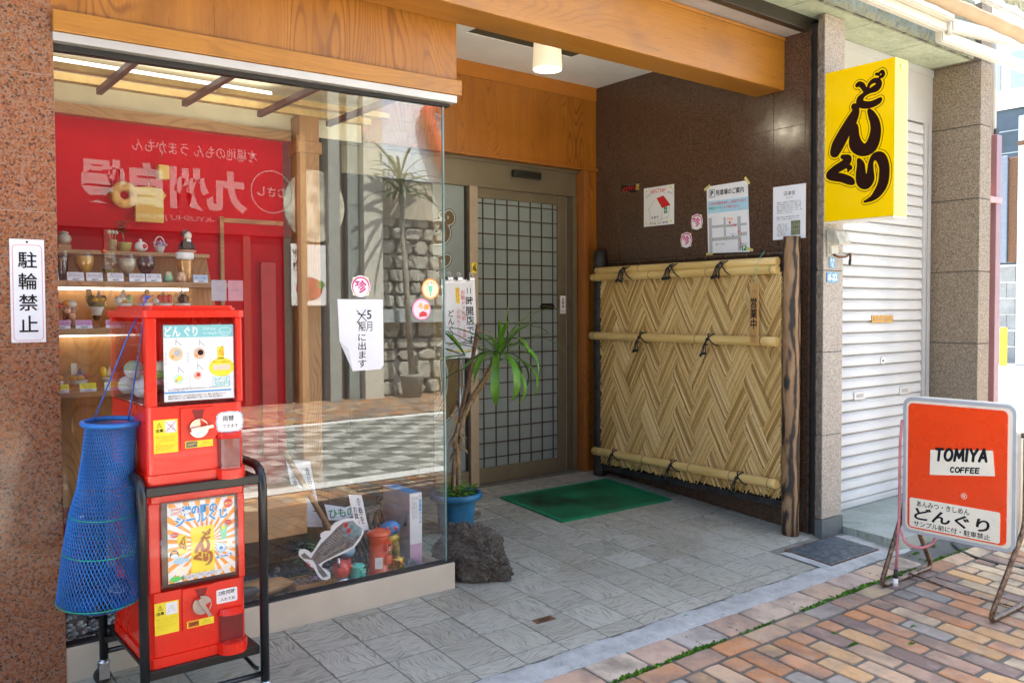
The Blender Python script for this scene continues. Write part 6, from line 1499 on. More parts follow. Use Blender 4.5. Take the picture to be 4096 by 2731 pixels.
for k in range(16): ball(bm, (-1.083 + random.uniform(-.02, .024), .295 + random.uniform(-.014, .01), TOPZ + random.uniform(.028, .045)), .0055, 7, (1, 1, .8))
mk('flowers', bm, M('lilac_petal', (.46, .36, .50), .6, island=.4), t)
t = T('kimono_doll', 'seated doll with black hair and black kimono on a peach cushion', 'doll', (-.985, .29, TOPZ)); bm = NB()
ball(bm, (-.985, .29, TOPZ + .009), .036, 16, (1, .75, .26)); mk('cushion', bm, M('peach_cushion', (.66, .30, .18), .7), t, smooth=True)
mlathe('kimono', M('black_kimono', (.015, .016, .018), .6), t, [(.030, .0185), (.031, .024), (.026, .036), (.019, .048), (.009, .056)], (-.985, .29, TOPZ), 20); bm = NB(); ball(bm, (-.982, .288, TOPZ + .070), .0165, 16, (.92, .95, 1.05)); mk('head', bm, M('pale_doll_skin', (.72, .60, .48), .4), t, smooth=True)
bm = NB(); ball(bm, (-.986, .295, TOPZ + .076), .018, 16, (1.02, 1, 1)); mk('hair', bm, M('grey_black_hair', (.07, .07, .06), .5), t, smooth=True); mbox('collar', WHITE, t, -.990, -.974, .2705, .2765, TOPZ + .044, TOPZ + .056, .002)
# parfaits and sundaes
cup = [(.018, 0), (.019, .002), (.005, .008), (.006, .022), (.012, .030), (.020, .055), (.030, .085), (.0335, .092)]
punch = [(.020, 0), (.021, .003), (.026, .070), (.027, .078)]
CRM = M('whipped_cream', (.80, .78, .74), .6, var=.03)
def parfait(name, label, x, y, z, prof, fills, tops, grp='sample parfaits and sundaes'):
    t = T(name, label, 'dessert', (x, y, z), grp); lo_ = 0
    for m_, h0, h1 in fills:
        ins = [(max(np.interp(h, [p[1] for p in prof], [p[0] for p in prof]) - .0018, .001), h) for h in np.linspace(h0, h1, 5)]
        mlathe('filling', m_, t, [(0, h0)] + ins + [(0, h1 + .0003)], (x, y, z), 18)
    bm = NB(); lathe(bm, prof, 22, (x, y, z)); top = max(bm.faces, key=lambda f: f.calc_center_median().z if len(f.verts) > 4 else -1); bm.faces.remove(top); mk('glass', bm, GLASSWARE, t)
    for nm, m_, dx, dy, dz, r, sq in tops:
        bm = NB()
        if nm == 'cream_peak': lathe(bm, [(r, 0), (r * .95, r * .4), (r * .55, r * 1.1), (r * .2, r * 2.0), (0, r * 2.7)], 14, (x + dx, y + dy, z + dz))
        elif nm == 'wafer': box(bm, x + dx - r * .45, x + dx + r * .45, y + dy - .003, y + dy + .003, z + dz, z + dz + r * 2, .001)
        else: ball(bm, (x + dx, y + dy, z + dz), r, 12, sq)
        mk(nm, bm, m_, t, smooth=nm not in ('wafer',))
    return t
S1 = (1, 1, 1); FL = (1, .5, .7)
ORF = M('tinned_orange', (.72, .30, .02), .3); YLF = M('tinned_peach', (.80, .50, .03), .3); RDF = M('sample_cherry', (.52, .03, .03), .25); GRF = M('matcha_green', (.14, .17, .03), .5); CHF = M('chocolate_scoop', (.10, .045, .025), .5); STF = M('strawberry_slice', (.62, .10, .07), .4); WAF = M('wafer_biscuit', (.58, .44, .22), .7); PKF = M('pink_ice', (.72, .36, .38), .6); MEL = M('melon_slice', (.42, .55, .25), .5)
parfait('blue_punch', 'glass of turquoise fruit punch beside the granite column', -1.470, .20, Z2, punch, [(liq('punch_blue', (.05, .38, .42)), .004, .072)], [('cherry', RDF, .005, -.01, .085, .009, S1), ('melon', MEL, .015, 0, .092, .014, (.5, .5, 1)), ('fruit', MEL, .010, -.02, .050, .011, (1, .5, 1))])
parfait('pink_punch', 'tall glass of red-brown fruit punch topped with cream', -1.410, .20, Z2, punch, [(liq('punch_brown', (.34, .11, .05)), .004, .072)], [('fruit', M('peach_cube', (.66, .36, .20), .4), .004, -.0225, .042, .011, (1, .4, 1)), ('fruit', M('peach_cube', (.66, .36, .20), .4), -.012, -.0215, .062, .010, (1, .4, 1)), ('fruit', M('peach_cube', (.66, .36, .20), .4), -.010, -.02, .022, .010, (1, .4, 1)), ('cream', CRM, .004, 0, .085, .019, (1, 1, .8)), ('orange', ORF, -.012, -.010, .088, .014, (1, .6, .8)), ('cherry', RDF, -.032, -.004, .080, .010, S1)])
parfait('matcha_parfait', 'green tea parfait with cream peak and chestnuts in a flared glass', -1.325, .20, Z2, cup, [(liq('dark_syrup', (.10, .04, .02)), .028, .045), (CRM, .0452, .075), (GRF, .0752, .088)], [('cream_peak', CRM, .010, .006, .095, .017, S1), ('matcha', GRF, -.014, 0, .098, .019, S1), ('chestnut', M('yellow_chestnut', (.62, .40, .03), .3), -.008, -.018, .100, .012, (1, .7, .8)), ('chestnut', M('yellow_chestnut', (.62, .40, .03), .3), .012, -.018, .102, .012, (1, .7, .8)), ('beans', CHF, .020, -.010, .105, .011, S1), ('wafer', WAF, -.022, .01, .10, .020, S1)])
for nm, lb, x, tp in (('melon_parfait', 'parfait with cream peak and melon slice just above the machine lid', -1.235, [('cream_peak', CRM, .0, .005, .100, .018, S1), ('melon', MEL, .016, -.012, .102, .016, (.7, .4, 1.1)), ('cream', CRM, -.020, -.005, .100, .014, S1)]), ('strawberry_parfait', 'parfait heaped with red strawberry slices and a cream peak', -1.098, [('cream_peak', CRM, .0, .008, .102, .014, S1), ('strawberry', STF, -.018, -.010, .105, .013, (.8, .5, 1.2)), ('strawberry', STF, 0, -.014, .104, .013, (.8, .5, 1.2)), ('strawberry', STF, .018, -.008, .106, .013, (.8, .5, 1.2)), ('cream', CRM, -.026, -.004, .098, .013, S1)]), ('pink_parfait', 'parfait with a pink ice scoop between the melon and strawberry ones', -1.165, [('pink_ice', PKF, 0, 0, .104, .018, S1), ('wafer', WAF, .012, .01, .104, .018, S1)]), ('chocolate_parfait', 'parfait with a brown chocolate scoop and tall cream peak', -1.030, [('cream_peak', CRM, .0, .010, .104, .017, S1), ('chocolate', CHF, 0, -.006, .104, .020, S1), ('banana', M('banana_flesh', (.72, .60, .34), .5), -.024, 0, .108, .014, (.5, .5, 1.2)), ('orange', ORF, .024, 0, .104, .012, (.6, .5, 1))])):
    parfait(nm, lb, x, .20, Z2, cup, [(CRM, .045, .088)], tp)
bowl = [(.016, 0), (.018, .002), (.006, .010), (.008, .018), (.028, .024), (.034, .044), (.036, .058)]
parfait('chocolate_sundae', 'low glass of orange segments and cream, nearest the granite column', -1.458, .215, Z3, bowl, [(CRM, .022, .034)], [('orange', ORF, .008, -.016, .046, .016, FL), ('orange', ORF, -.012, -.010, .048, .016, FL), ('chocolate', CHF, -.010, .006, .066, .010, (1, 1, 1.4))])
parfait('blueberry_sundae', 'low glass sundae with purple swirl and white wafer', -1.385, .215, Z3, bowl, [(CRM, .022, .034)], [('orange', ORF, -.018, -.014, .044, .015, FL), ('orange', ORF, .004, -.018, .044, .014, FL), ('cherry', RDF, .024, -.006, .048, .009, S1), ('cream_peak', M('blueberry_swirl', (.12, .05, .14), .4), .006, 0, .050, .013, S1), ('wafer', M('white_wafer', (.76, .74, .62), .6), -.012, .006, .055, .020, S1)])
parfait('peach_sundae', 'low glass with cream peaks and yellow peach halves', -1.282, .215, Z3, bowl, [(CRM, .022, .040)], [('peach', YLF, -.024, -.006, .060, .018, (.7, .5, 1.15)), ('peach', YLF, .020, -.010, .052, .016, (.7, .5, 1.2)), ('cream_peak', CRM, -.002, 0, .048, .013, S1), ('cream_peak', CRM, .016, .004, .052, .013, S1)])
# low display floor behind the machines: driftwood, plates
bm = NB()
for k in range(1300):
    x, y = random.uniform(-1.47, -.03), random.uniform(.04, .30) if random.random() < .75 else random.uniform(.3, .5); r = random.uniform(.007, .015)
    st = len(bm.verts); bmesh.ops.create_icosphere(bm, subdivisions=1, radius=r); bm.verts.ensure_lookup_table(); a = random.uniform(0, 3.1); q = random.uniform(.6, 1)
    for v in bm.verts[st:]: c = v.co.copy(); v.co = Vector((x + c.x * math.cos(a) - c.y * q * math.sin(a), y + c.x * math.sin(a) + c.y * q * math.cos(a), .081 + c.z * .6 + random.uniform(0, .0005)))
for f_ in bm.faces: f_.smooth = True
tag(mk('pebbles', bm, PEB), 'pale grey pebbles covering the floor of the display window', kind='stuff')
t = T('wooden_counter', 'plain wooden ledge box behind the trolley in the window', 'counter', (-.85, .25, .29)); mbox('front_board', WOOD_SH, t, -1.35, -.565, .16, .18, .300, .455, .003); mbox('top_board', WOOD_SH, t, -1.35, -.560, .155, .40, .4555, .475, .004); mbox('support', CHAR_D, t, -1.3, -.62, .38, .40, .0785, .4545)
bm = NB(); tube(bm, [(-.60, .30, .62), (-.42, .22, .25)], .012, 4); tag(mk('leaning_slat', bm, WOOD_SH), 'slim wooden slat leaning diagonally in the display window', 'slat')
bm = NB(); bmesh.ops.create_icosphere(bm, subdivisions=4, radius=1)
for v in bm.verts:
    p = v.co.copy(); d = 1 + .3 * mn.noise(p * 1.9 + Vector((9, 2, 1))) + .15 * mn.noise(p * 5); v.co = Vector((p.x * d * .075 - .56, p.y * d * .06 + .27, p.z * d * .07 + .125))
tag(mk('dark_rock', bm, roughstone('slate_rock', (.05, .055, .055), (.10, .11, .105), (.02, .02, .02), .02, 20)), 'dark slate rock on the pebbles inside the window', 'rock')
bm = NB(); bmesh.ops.create_icosphere(bm, subdivisions=4, radius=1)
for v in bm.verts:
    p = v.co.copy(); d = 1 + .18 * mn.noise(p * 2.3 + Vector((4, 4, 1))); v.co = Vector((p.x * d * .15 - .80, p.y * d * .05 + .13, p.z * d * .035 + .125))
tag(mk('driftwood', bm, WOOD_SH, smooth=True), 'smooth pale driftwood slab lying on pebbles behind trolley leg', 'driftwood')
bm = NB(); ball(bm, (-.86, .075, .135), .05, 18, (1.2, .3, .5)); tag(mk('dark_slipper', bm, M('dark_wooden_tray', (.03, .03, .028), .5), smooth=True), 'dark oval tray with pale print on the driftwood', 'tray')
t = T('bead_tray', 'small wooden tray of round beads on the window pebbles', 'tray', (-.57, .12, .085)); 
for a in ((-.655, -.645, .07, .20), (-.485, -.475, .07, .20), (-.6445, -.4855, .07, .08), (-.6445, -.4855, .19, .20)): mbox('rim', WOOD_SHV, t, *a, .0785, .118, .002)
for i in range(6):
    for j in range(4):
        bm = NB(); ball(bm, (-.63 + .026 * i, .093 + .027 * j, .106), .0115, 10); mk('bead', bm, M('pale_wood_bead', (.40, .29, .19), .5, var=.15), t, smooth=True)
bm = NB(); bmesh.ops.create_icosphere(bm, subdivisions=1, radius=.017)
for v in bm.verts: v.co += Vector((-.565, .085, .137))
tag(mk('crystal_ball', bm, M('iridescent_crystal', (.42, .32, .75), .08, .4, var=.4, vs=60, coat=.8)), 'faceted violet crystal on the bead tray', 'ornament')
bm = NB(); bmesh.ops.create_icosphere(bm, subdivisions=1, radius=.015)
for v in bm.verts: v.co += Vector((-.66, .05, .098))
tag(mk('crystal_ball', bm, M('pale_crystal', (.55, .5, .62), .08, .3, var=.4, vs=60, coat=.8)), 'faceted clear crystal on pebbles near the glass', 'ornament')
# post boxes
def postbox(name, label, x, y, r, h, mat, slip=False):
    t = T(name, label, 'money box', (x, y, .082)); z = .0825
    mlathe('body', mat, t, [(r * 1.12, 0), (r * 1.12, h * .06), (r * 1.02, h * .075), (r * 1.06, h * .10), (r * .93, h * .13), (r * .90, h * .76), (r * .98, h * .79), (r * .98, h * .83), (r * .90, h * .84)], (x, y, z), 32)
    mlathe('cap', mat, t, [(r * .96, h * .845), (r * 1.16, h * .86), (r * 1.16, h * .90), (r * .9, h * .95), (r * .35, h * .97), (r * .32, h), (0, h * 1.005)], (x, y, z), 32)
    ang = math.radians(-58); f2 = Fr((x + r * .80 * math.cos(ang), y + r * .80 * math.sin(ang), z), (-math.sin(ang), math.cos(ang), 0), (0, 0, 1))
    bm = NB(); prism(bm, [(-r * .5, h * .54), (r * .5, h * .54), (r * .55, h * .62), (r * .42, h * .72), (0, h * .76), (-r * .42, h * .72), (-r * .55, h * .62)], f2, 0, r * .38); mk('hood', bm, mat, t); msheets('slot', BLACKI, t, [rect(-r * .32, r * .32, h * .64, h * .675)], f2, r * .39)
    bm = NB(); prism(bm, rrect(-r * .45, r * .45, h * .26, h * .46, r * .08), f2, 0, r * .36); mk('door', bm, mat, t)
    text('〒', WHITE, t, f2, 0, h * .60, w=r * .22, h=r * .40, bold=.04); text('POST', WHITE, t, f2, 0, h * .565, w=r * .42, h=r * .40, bold=.03)
    if slip:
        a2 = math.radians(-118); f3 = Fr((x + r * .94 * math.cos(a2), y + r * .94 * math.sin(a2), z), (-math.sin(a2), math.cos(a2), 0), (0, 0, 1)); o = mprism('paper_slip', PAPER, t, rect(-r * .36, r * .36, h * .20, h * .43), f3, 0, .001); text('収集時刻\n平日 9時\n休日 10時', GREYI, o, f3, 0, h * .31, w=r * .5, h=.0014)
postbox('red_post_box', 'tall orange-red toy pillar post box in the window corner', -.275, .095, .044, .205, M('orange_red_ceramic', (.72, .09, .025), .3, var=.05, coat=.3), True)
postbox('turquoise_post_box', 'small turquoise toy post box left of the tall red one', -.388, .075, .029, .078, M('turquoise_plastic', (.10, .62, .50), .35, var=.05))
postbox('gold_post_box', 'small shiny gold toy post box right of the tall red one', -.197, .075, .027, .075, M('polished_gold', (.78, .50, .08), .15, .95, var=.1))
t = T('red_robot_toy', 'red and silver round-bodied toy at the foot of fish cutout', 'toy', (-.455, .075, .085))
mlathe('foot', M('silver_plastic', (.55, .55, .57), .25, .7), t, [(.026, 0), (.030, .006), (.026, .012), (.031, .018), (.027, .024), (.030, .03), (.02, .034)], (-.455, .075, .0825), 24); bm = NB(); ball(bm, (-.457, .075, .0825 + .068), .036, 22, (1, .9, 1.1)); mk('body', bm, M('toy_red', (.62, .05, .03), .3, coat=.3), t, smooth=True)
bm = NB(); tube(bm, [(-.478, .055, .165), (-.482, .05, .205)], .007, 10); mk('chimney', bm, MATS['silver_plastic'], t); bm = NB(); ball(bm, (-.428, .055, .16), .010, 12); mk('hand', bm, MATS['toy_red'], t, smooth=True)
t = T('blue_head_toy', 'pale blue round toy head behind the turquoise post box', 'toy', (-.40, .14, .085)); mlathe('body', MATS['toy_red'], t, [(.02, 0), (.022, .05), (.018, .09)], (-.40, .14, .0825), 16); bm = NB(); ball(bm, (-.40, .14, .205), .035, 20, (1, 1, .9)); mk('head', bm, M('sky_blue_vinyl', (.25, .52, .78), .35), t, smooth=True)
for dx in (-.018, .006):
    bm = NB(); ball(bm, (-.40 + dx, .109, .212), .0085, 12, (1, .5, 1)); e = mk('eye', bm, WHITE, t, smooth=True); bm = NB(); ball(bm, (-.40 + dx, .1045, .212), .003, 8, (1, .5, 1)); mk('pupil', bm, BLACKI, e)
# dried-fish cutout board
WP = lambda a, b: (-.354 + (a - 955) * .000389, .307 - (b - 640) * .000346 - (a - 955) * .0000642)
out = [(190, 910), (205, 882), (260, 880), (300, 900), (322, 932), (352, 900), (440, 752), (425, 738), (432, 700), (480, 672), (540, 668), (545, 620), (590, 572), (700, 522), (800, 520), (850, 550), (862, 600), (915, 615), (915, 700), (870, 790), (800, 880), (700, 930), (580, 980), (480, 1030), (440, 1060), (432, 1090), (480, 1120), (530, 1160), (532, 1220), (490, 1246), (440, 1240), (400, 1200), (368, 1130), (190, 955)]
ff = fY(0, 0, .052)
t = T('fish_cutout', 'flat white-edged cutout board of a dried fish leaning by the glass', 'cutout', (-.5, .055, .085))
mprism('board', WHITE, t, [WP(a, b) for a, b in out], ff, 0, .004)
fishg = M('grey_brown_fish_print', (.16, .135, .13), .5, var=.4, vs=60)
body = [(320, 985), (420, 830), (520, 730), (600, 640), (680, 570), (790, 545), (850, 610), (900, 640), (885, 720), (790, 850), (640, 930), (460, 1020), (400, 1060), (470, 1150), (505, 1200), (450, 1215), (400, 1150), (370, 1060), (340, 1010), (240, 985), (210, 950), (250, 920)]
msheets('fish_body', fishg, t, [[WP(a, b) for a, b in body]], ff, .0043)
msheets('fish_head', M('blue_grey_fish_print', (.20, .30, .33), .5, var=.4, vs=50), t, [[WP(a, b) for a, b in [(690, 570), (790, 548), (850, 612), (898, 642), (880, 720), (790, 770), (700, 740), (660, 650)]]], ff, .0046)
lines('rib_marks', M('pale_rib_print', (.36, .31, .29), .5), t, [[WP(400 + 22 * k, 905 - 24 * k), WP(455 + 24 * k, 930 - 20 * k)] for k in range(11)] + [[WP(430 + 26 * k, 1010 - 16 * k), WP(470 + 26 * k, 960 - 16 * k)] for k in range(10)], .0018, ff, .0049)
for a, b in ((710, 600), (738, 668)): msheets('eye', REDI, t, [circ(*WP(a, b), .011, 20)], ff, .0058); msheets('pupil', BLACKI, t, [circ(*WP(a, b), .004, 12)], ff, .0062)
text('ヒモノラ', REDI, t, ff, *WP(310, 1075), w=.046, h=.0045, bold=.05, rot=-.85)
# vinyl figure with a blue head and gold legs
t = T('vinyl_figure', 'clear blue and gold vinyl fish figure on two stout legs', 'figure', (-.175, .16, .085)); GV = M('gold_vinyl', (.48, .34, .05), .25, .4, var=.3, vs=50, coat=.4)
for s in (-1, 1): bm = NB(); tube(bm, [(-.178 + s * .022 + .012, .16, .083), (-.178 + s * .022 + .005, .16, .13), (-.178 + s * .018, .16, .18), (-.178 + s * .010, .16, .215)], [.018, .016, .022, .024], 14); mk('leg', bm, GV, t)
bm = NB(); ball(bm, (-.185, .155, .215), .042, 20, (1.05, .85, .8)); mk('body', bm, GV, t, smooth=True); bm = NB(); ball(bm, (-.192, .145, .262), .046, 22, (1.05, .85, .72)); mk('head', bm, M('blue_clear_vinyl', (.05, .22, .55), .15, var=.4, vs=25, coat=.6), t, smooth=True)
for dx in (-.030, .008): bm = NB(); ball(bm, (-.192 + dx, .109, .268), .010, 14, (1, .6, 1)); e = mk('eye', bm, M('red_eye', (.62, .05, .05), .2), t, smooth=True); bm = NB(); ball(bm, (-.192 + dx - .002, .1035, .268), .0035, 8, (1, .6, 1)); mk('pupil', bm, BLACKI, e)
bm = NB()
for k in range(7): blade(bm, Vector((-.125, .15, .255)), math.radians(-20), .35 + .16 * k, .075, .006, .1, 4)
mk('fin', bm, M('grey_fin_vinyl', (.30, .31, .32), .4), t, norm=False)
bm = NB()
for k in range(9): blade(bm, Vector((-.155, .07, .088)), math.radians(-25 + 8 * k), .25 + .05 * k, .07, .006, .1, 4)
mk('tail_fin', bm, MATS['grey_fin_vinyl'], t, norm=False)
# carton, bottles, boards
t = T('print_carton', 'tall white and pink printed carton at the window corner', 'carton', (-.08, .24, .08)); mbox('carton', M('grey_white_carton', (.46, .46, .49), .5), t, -.108, -.046, .12, .36, .083, .405, .001)
fk = fY(0, 0, .1195); msheets('front_print', WHITE, t, [rect(-.107, -.047, .18, .404)], fk, .0004); msheets('pink_print', M('lilac_pink_print', (.66, .42, .58), .5), t, [rect(-.107, -.047, .084, .18)], fk, .0004); vtext('食用温泉パスタ', BLUEI, t, fk, -.056, .33, .13, w=.014, h=.001, bold=.03); text('原材料名 小麦粉\n内容量 200g\n賞味期限 枠外\n保存方法 常温\n販売者 売店', GREYI, t, fk, -.084, .34, w=.034, hgt=.10, h=.001); msheets('blue_top', BLUEI, t, [rect(-.106, -.048, .125, .355)], Fr((0, 0, .4055), (1, 0, 0), (0, 1, 0)), .0004)
def bottle(name, label, x, y, h, r, mat, lab):
    t = T(name, label, 'bottle', (x, y, .082)); mlathe('bottle', mat, t, [(r, 0), (r, h * .55), (r * .85, h * .64), (r * .38, h * .78), (r * .36, h * .93), (r * .42, h * .94), (r * .40, h), (0, h)], (x, y, .0825), 20)
    if lab: mlathe('label', lab, t, [(r * 1.012, h * .18), (r * 1.012, h * .46)], (x, y, .0825), 20)
BRG = M('brown_bottle_glass', (.03, .014, .008), .08, var=.1, coat=.6)
bottle('brown_bottle', 'brown beer bottle with pale label behind the vinyl figure', -.195, .26, .265, .031, BRG, M('pale_blue_label', (.52, .62, .68), .5)); bottle('brown_bottle', 'rear dark brown bottle beside the labelled one', -.150, .32, .285, .031, BRG, None); bottle('green_bottle', 'green glass bottle behind the wooden ledge in the window', -.44, .42, .40, .034, M('green_bottle_glass', (.02, .10, .03), .08, coat=.6), None)
f5 = Fr((-.315, .17, .27), (.97, 0, -.17), (-.16, .10, 1)); t = tag(mprism('ticket_notice', WHITE, None, rect(-.030, .032, 0, .155), f5, 0, .004), 'white plank notice telling customers to buy meal tickets', 'notice'); vtext('食券を', BLACKI, t, f5, .011, .085, .115, w=.022, h=.0046, bold=.01); vtext('お買い', BLACKI, t, f5, -.014, .062, .08, w=.020, h=.0046, bold=.01)
f6 = Fr((-.46, .36, .27), (.985, 0, -.17), (-.17, .05, 1)); t = tag(mprism('hygiene_notice', PAPER, None, rect(-.055, .055, 0, .30), f6, 0, .001), 'tall white hygiene notice leaning behind the green bottle', 'notice'); vtext('食品衛生上', BLACKI, t, f6, .034, .17, .20, w=.022, h=.0016); vtext('ペット', REDI, t, f6, .0, .20, .11, w=.020, h=.0016); vtext('ご遠慮願います', BLACKI, t, f6, -.034, .16, .24, w=.022, h=.0016)
f7 = Fr((-.34, .30, .30), (1, .1, -.05), (0, .3, 1)); t = tag(mprism('green_lettered_cloth', PAPER, None, [(-.07, .0), (.09, -.02), (.10, .06), (.02, .045), (-.08, .07)], f7, 0, .002), 'crumpled white cloth with green brush letters in the window', 'cloth'); text('ひもの', GREENI, t, f7, 0, .025, w=.13, hgt=.04, h=.0026, bold=.03)
t = T('grey_rack', 'grey weathered slatted rack propped behind the toy post boxes', 'rack', (-.29, .25, .08))
for k in range(6): bm = NB(); tube(bm, [(-.36 + .024 * k + .05, .18 + .004 * k, .083), (-.36 + .024 * k, .26, .30)], .008, 5); mk('slat', bm, M('weathered_grey_wood', (.12, .125, .12), .7, var=.3, vs=30), t)
mtube('crossbar', MATS['weathered_grey_wood'], t, [(-.36, .25, .29), (-.18, .26, .335)], .014, 5)
t = T('ivy_sprig', 'green artificial ivy sprig beside the dried-fish cutout', 'plant', (-.53, .18, .085)); bm = NB()
for k in range(40): blade(bm, Vector((-.54 + random.uniform(-.05, .05), .19 + random.uniform(-.04, .04), .10 + random.uniform(0, .15))), random.uniform(0, 6.28), random.uniform(-.3, .6), .03, .010, .8, 4)
mk('leaves', bm, M('ivy_green', (.04, .26, .08), .45, island=.4), t, norm=False); mtube('stem', BARK, t, [(-.54, .19, .083), (-.545, .19, .18), (-.53, .19, .24)], .002, 6)
# keyrings pinned up against the backdrop
def charm(name, label, x, z, build): t = T(name, label, 'keyring', (x, .66, z)); mtube('chain', STEEL, t, [(x, .68, z + .06), (x, .665, z + .085), (x, .69, z + .11)], .0016, 6); build(t, x, z)
def donut(t, x, z):
    bm = NB(); n, m_ = 22, 12; R1, r1 = .036, .020; g = [[bm.verts.new((x + (R1 + r1 * math.cos(b)) * math.cos(a), .668 + r1 * .8 * math.sin(b), z + (R1 + r1 * math.cos(b)) * math.sin(a))) for b in (2 * math.pi * j / m_ for j in range(m_))] for a in (2 * math.pi * i / n for i in range(n))]
    for i in range(n):
        for j in range(m_): f_ = bm.faces.new((g[i][j], g[(i + 1) % n][j], g[(i + 1) % n][(j + 1) % m_], g[i][(j + 1) % m_])); f_.smooth = True
    mk('ring', bm, M('sugared_doughnut', (.66, .45, .14), .6, var=.25, vs=40), t)
charm('doughnut_keyring', 'pale sugared doughnut keyring hanging on the red backdrop', -1.115, 1.685, donut)
def toast(t, x, z): mprism('slice', M('toast_yellow', (.66, .50, .12), .7, var=.06), t, [(x - .055, z - .075), (x + .055, z - .075), (x + .055, z + .02), (x + .066, z + .04), (x + .05, z + .065), (x, z + .072), (x - .05, z + .065), (x - .066, z + .04), (x - .055, z + .02)], fY(0, 0, .68), 0, .022)
charm('toast_keyring', 'yellow slice-of-toast keyring hanging on the red backdrop', -1.02, 1.655, toast)
def cube(t, x, z): mbox('cube', M('butter_yellow', (.68, .54, .16), .5), t, x - .022, x + .022, .64, .684, z - .03, z + .03, .006)
charm('butter_keyring', 'small pale yellow butter block keyring above the toast one', -.965, 1.79, cube)
# ------------------------------------------------------------------ awning arms over the neighbour
aw = T('folding_awning', 'white folding awning arms with rolled beige canvas above ledge', 'awning', (3.0, -.85, 2.8))
AWM = M('cream_white_awning_arm', (.56, .53, .46), .4, var=.05, vs=9)
def bar(nm, p, q, w_, h_, mat, n=4):
    p, q = Vector(p), Vector(q); d = (q - p).normalized(); s = d.cross(Vector((0, 0, 1))).normalized(); u = s.cross(d); bm = NB()
    a = [bm.verts.new(p + s * i * w_ + u * j * h_) for i, j in ((-1, -1), (1, -1), (1, 1), (-1, 1))]; b = [bm.verts.new(q + s * i * w_ + u * j * h_) for i, j in ((-1, -1), (1, -1), (1, 1), (-1, 1))]
    bm.faces.new(a[::-1]); bm.faces.new(b)
    for i in range(4): bm.faces.new((a[i], a[(i + 1) % 4], b[(i + 1) % 4], b[i]))
    bmesh.ops.bevel(bm, geom=list(bm.edges), offset=min(w_, h_) * .35, segments=2, affect='EDGES')
    return mk(nm, bm, mat, aw)
bar('awning_arm', (1.2, -.78, 2.785), (2.86, -.78, 2.785), .022, .030, AWM); bar('awning_arm', (1.6, -.82, 2.845), (2.84, -.82, 2.845), .024, .036, AWM)
bar('forearm', (2.86, -.80, 2.80), (3.98, -.78, 2.905), .022, .036, AWM); bar('forearm', (2.80, -.77, 2.735), (4.0, -.76, 2.765), .022, .034, AWM)
bm = NB(); tube(bm, [(2.85, -.80, 2.745), (2.85, -.80, 2.85)], .019, 14); mk('elbow_joint', bm, M('grey_cast_joint', (.45, .44, .42), .5, .4), aw)
CANV = M('beige_canvas', (.45, .33, .21), .85, var=.08, vs=6, bmp=.2, bs=40)
bm = NB(); n = 40
rows = []
for i in range(n + 1):
    x = 1.2 + 3.6 * i / n; sag = .012 * math.sin(x * 5)
    rows.append([bm.verts.new((x, -1.12 + .034 * math.cos(a) + .004 * math.sin(x * 23), 2.692 + sag * .3 + .034 * math.sin(a))) for a in (2 * math.pi * k / 16 for k in range(16))])
for a, b in zip(rows, rows[1:]):
    for k in range(16): f_ = bm.faces.new((a[k], a[(k + 1) % 16], b[(k + 1) % 16], b[k])); f_.smooth = True
mk('canvas_roll', bm, CANV, aw)
bar('front_bar', (1.2, -1.22, 2.715), (4.8, -1.22, 2.715), .016, .014, M('pale_awning_bar', (.5, .48, .44), .4, .2))
bm = NB(); rows = [[bm.verts.new((1.2 + 3.6 * i / 60, -1.245 - .006 * math.sin(i * 1.9), 2.785 - .05 * j / 3 - (.008 * abs(math.sin(i * 1.05)) if j == 3 else 0))) for j in range(4)] for i in range(61)]
for a, b in zip(rows, rows[1:]):
    for j in range(3): bm.faces.new((a[j], b[j], b[j + 1], a[j + 1]))
mk('valance', bm, M('mossy_striped_valance', (.36, .34, .20), .9, var=.5, vs=25), aw, norm=False)
# ------------------------------------------------------------------ mauve duct and conduits
du = T('service_duct', 'mauve painted cable duct fixed to the end of the pillar', 'duct', (3.97, -.58, -.1)); bm = NB(); box(bm, 3.955, 4.03, -.60, -.48, -.15, 2.36, .004); mk('duct', bm, PURPLE, du)
mbox('clamp', M('mauve_clamp', (.42, .24, .24), .45), du, 3.815, 4.034, -.606, -.474, 1.905, 1.945, .003)
mbox('duct_collar', DARKM, du, 3.97, 4.02, -.585, -.50, 2.36, 2.40, .004)
mtube('conduit', M('grey_conduit', (.42, .43, .44), .4), du, [(3.985, -.56, 2.36), (3.985, -.56, 3.3)], .020, 10)
for k in range(3): mtube('black_cable', M('black_cable_sheath', (.02, .022, .025), .3), du, arc([(4.0, -.53, 2.36), (4.03 + .01 * k, -.52 + .02 * k, 2.50), (4.13 + .012 * k, -.50, 2.66), (4.10 + .012 * k, -.50, 2.80), (4.0 + .02 * k, -.50, 3.05)], .12, 8), .011, 8)
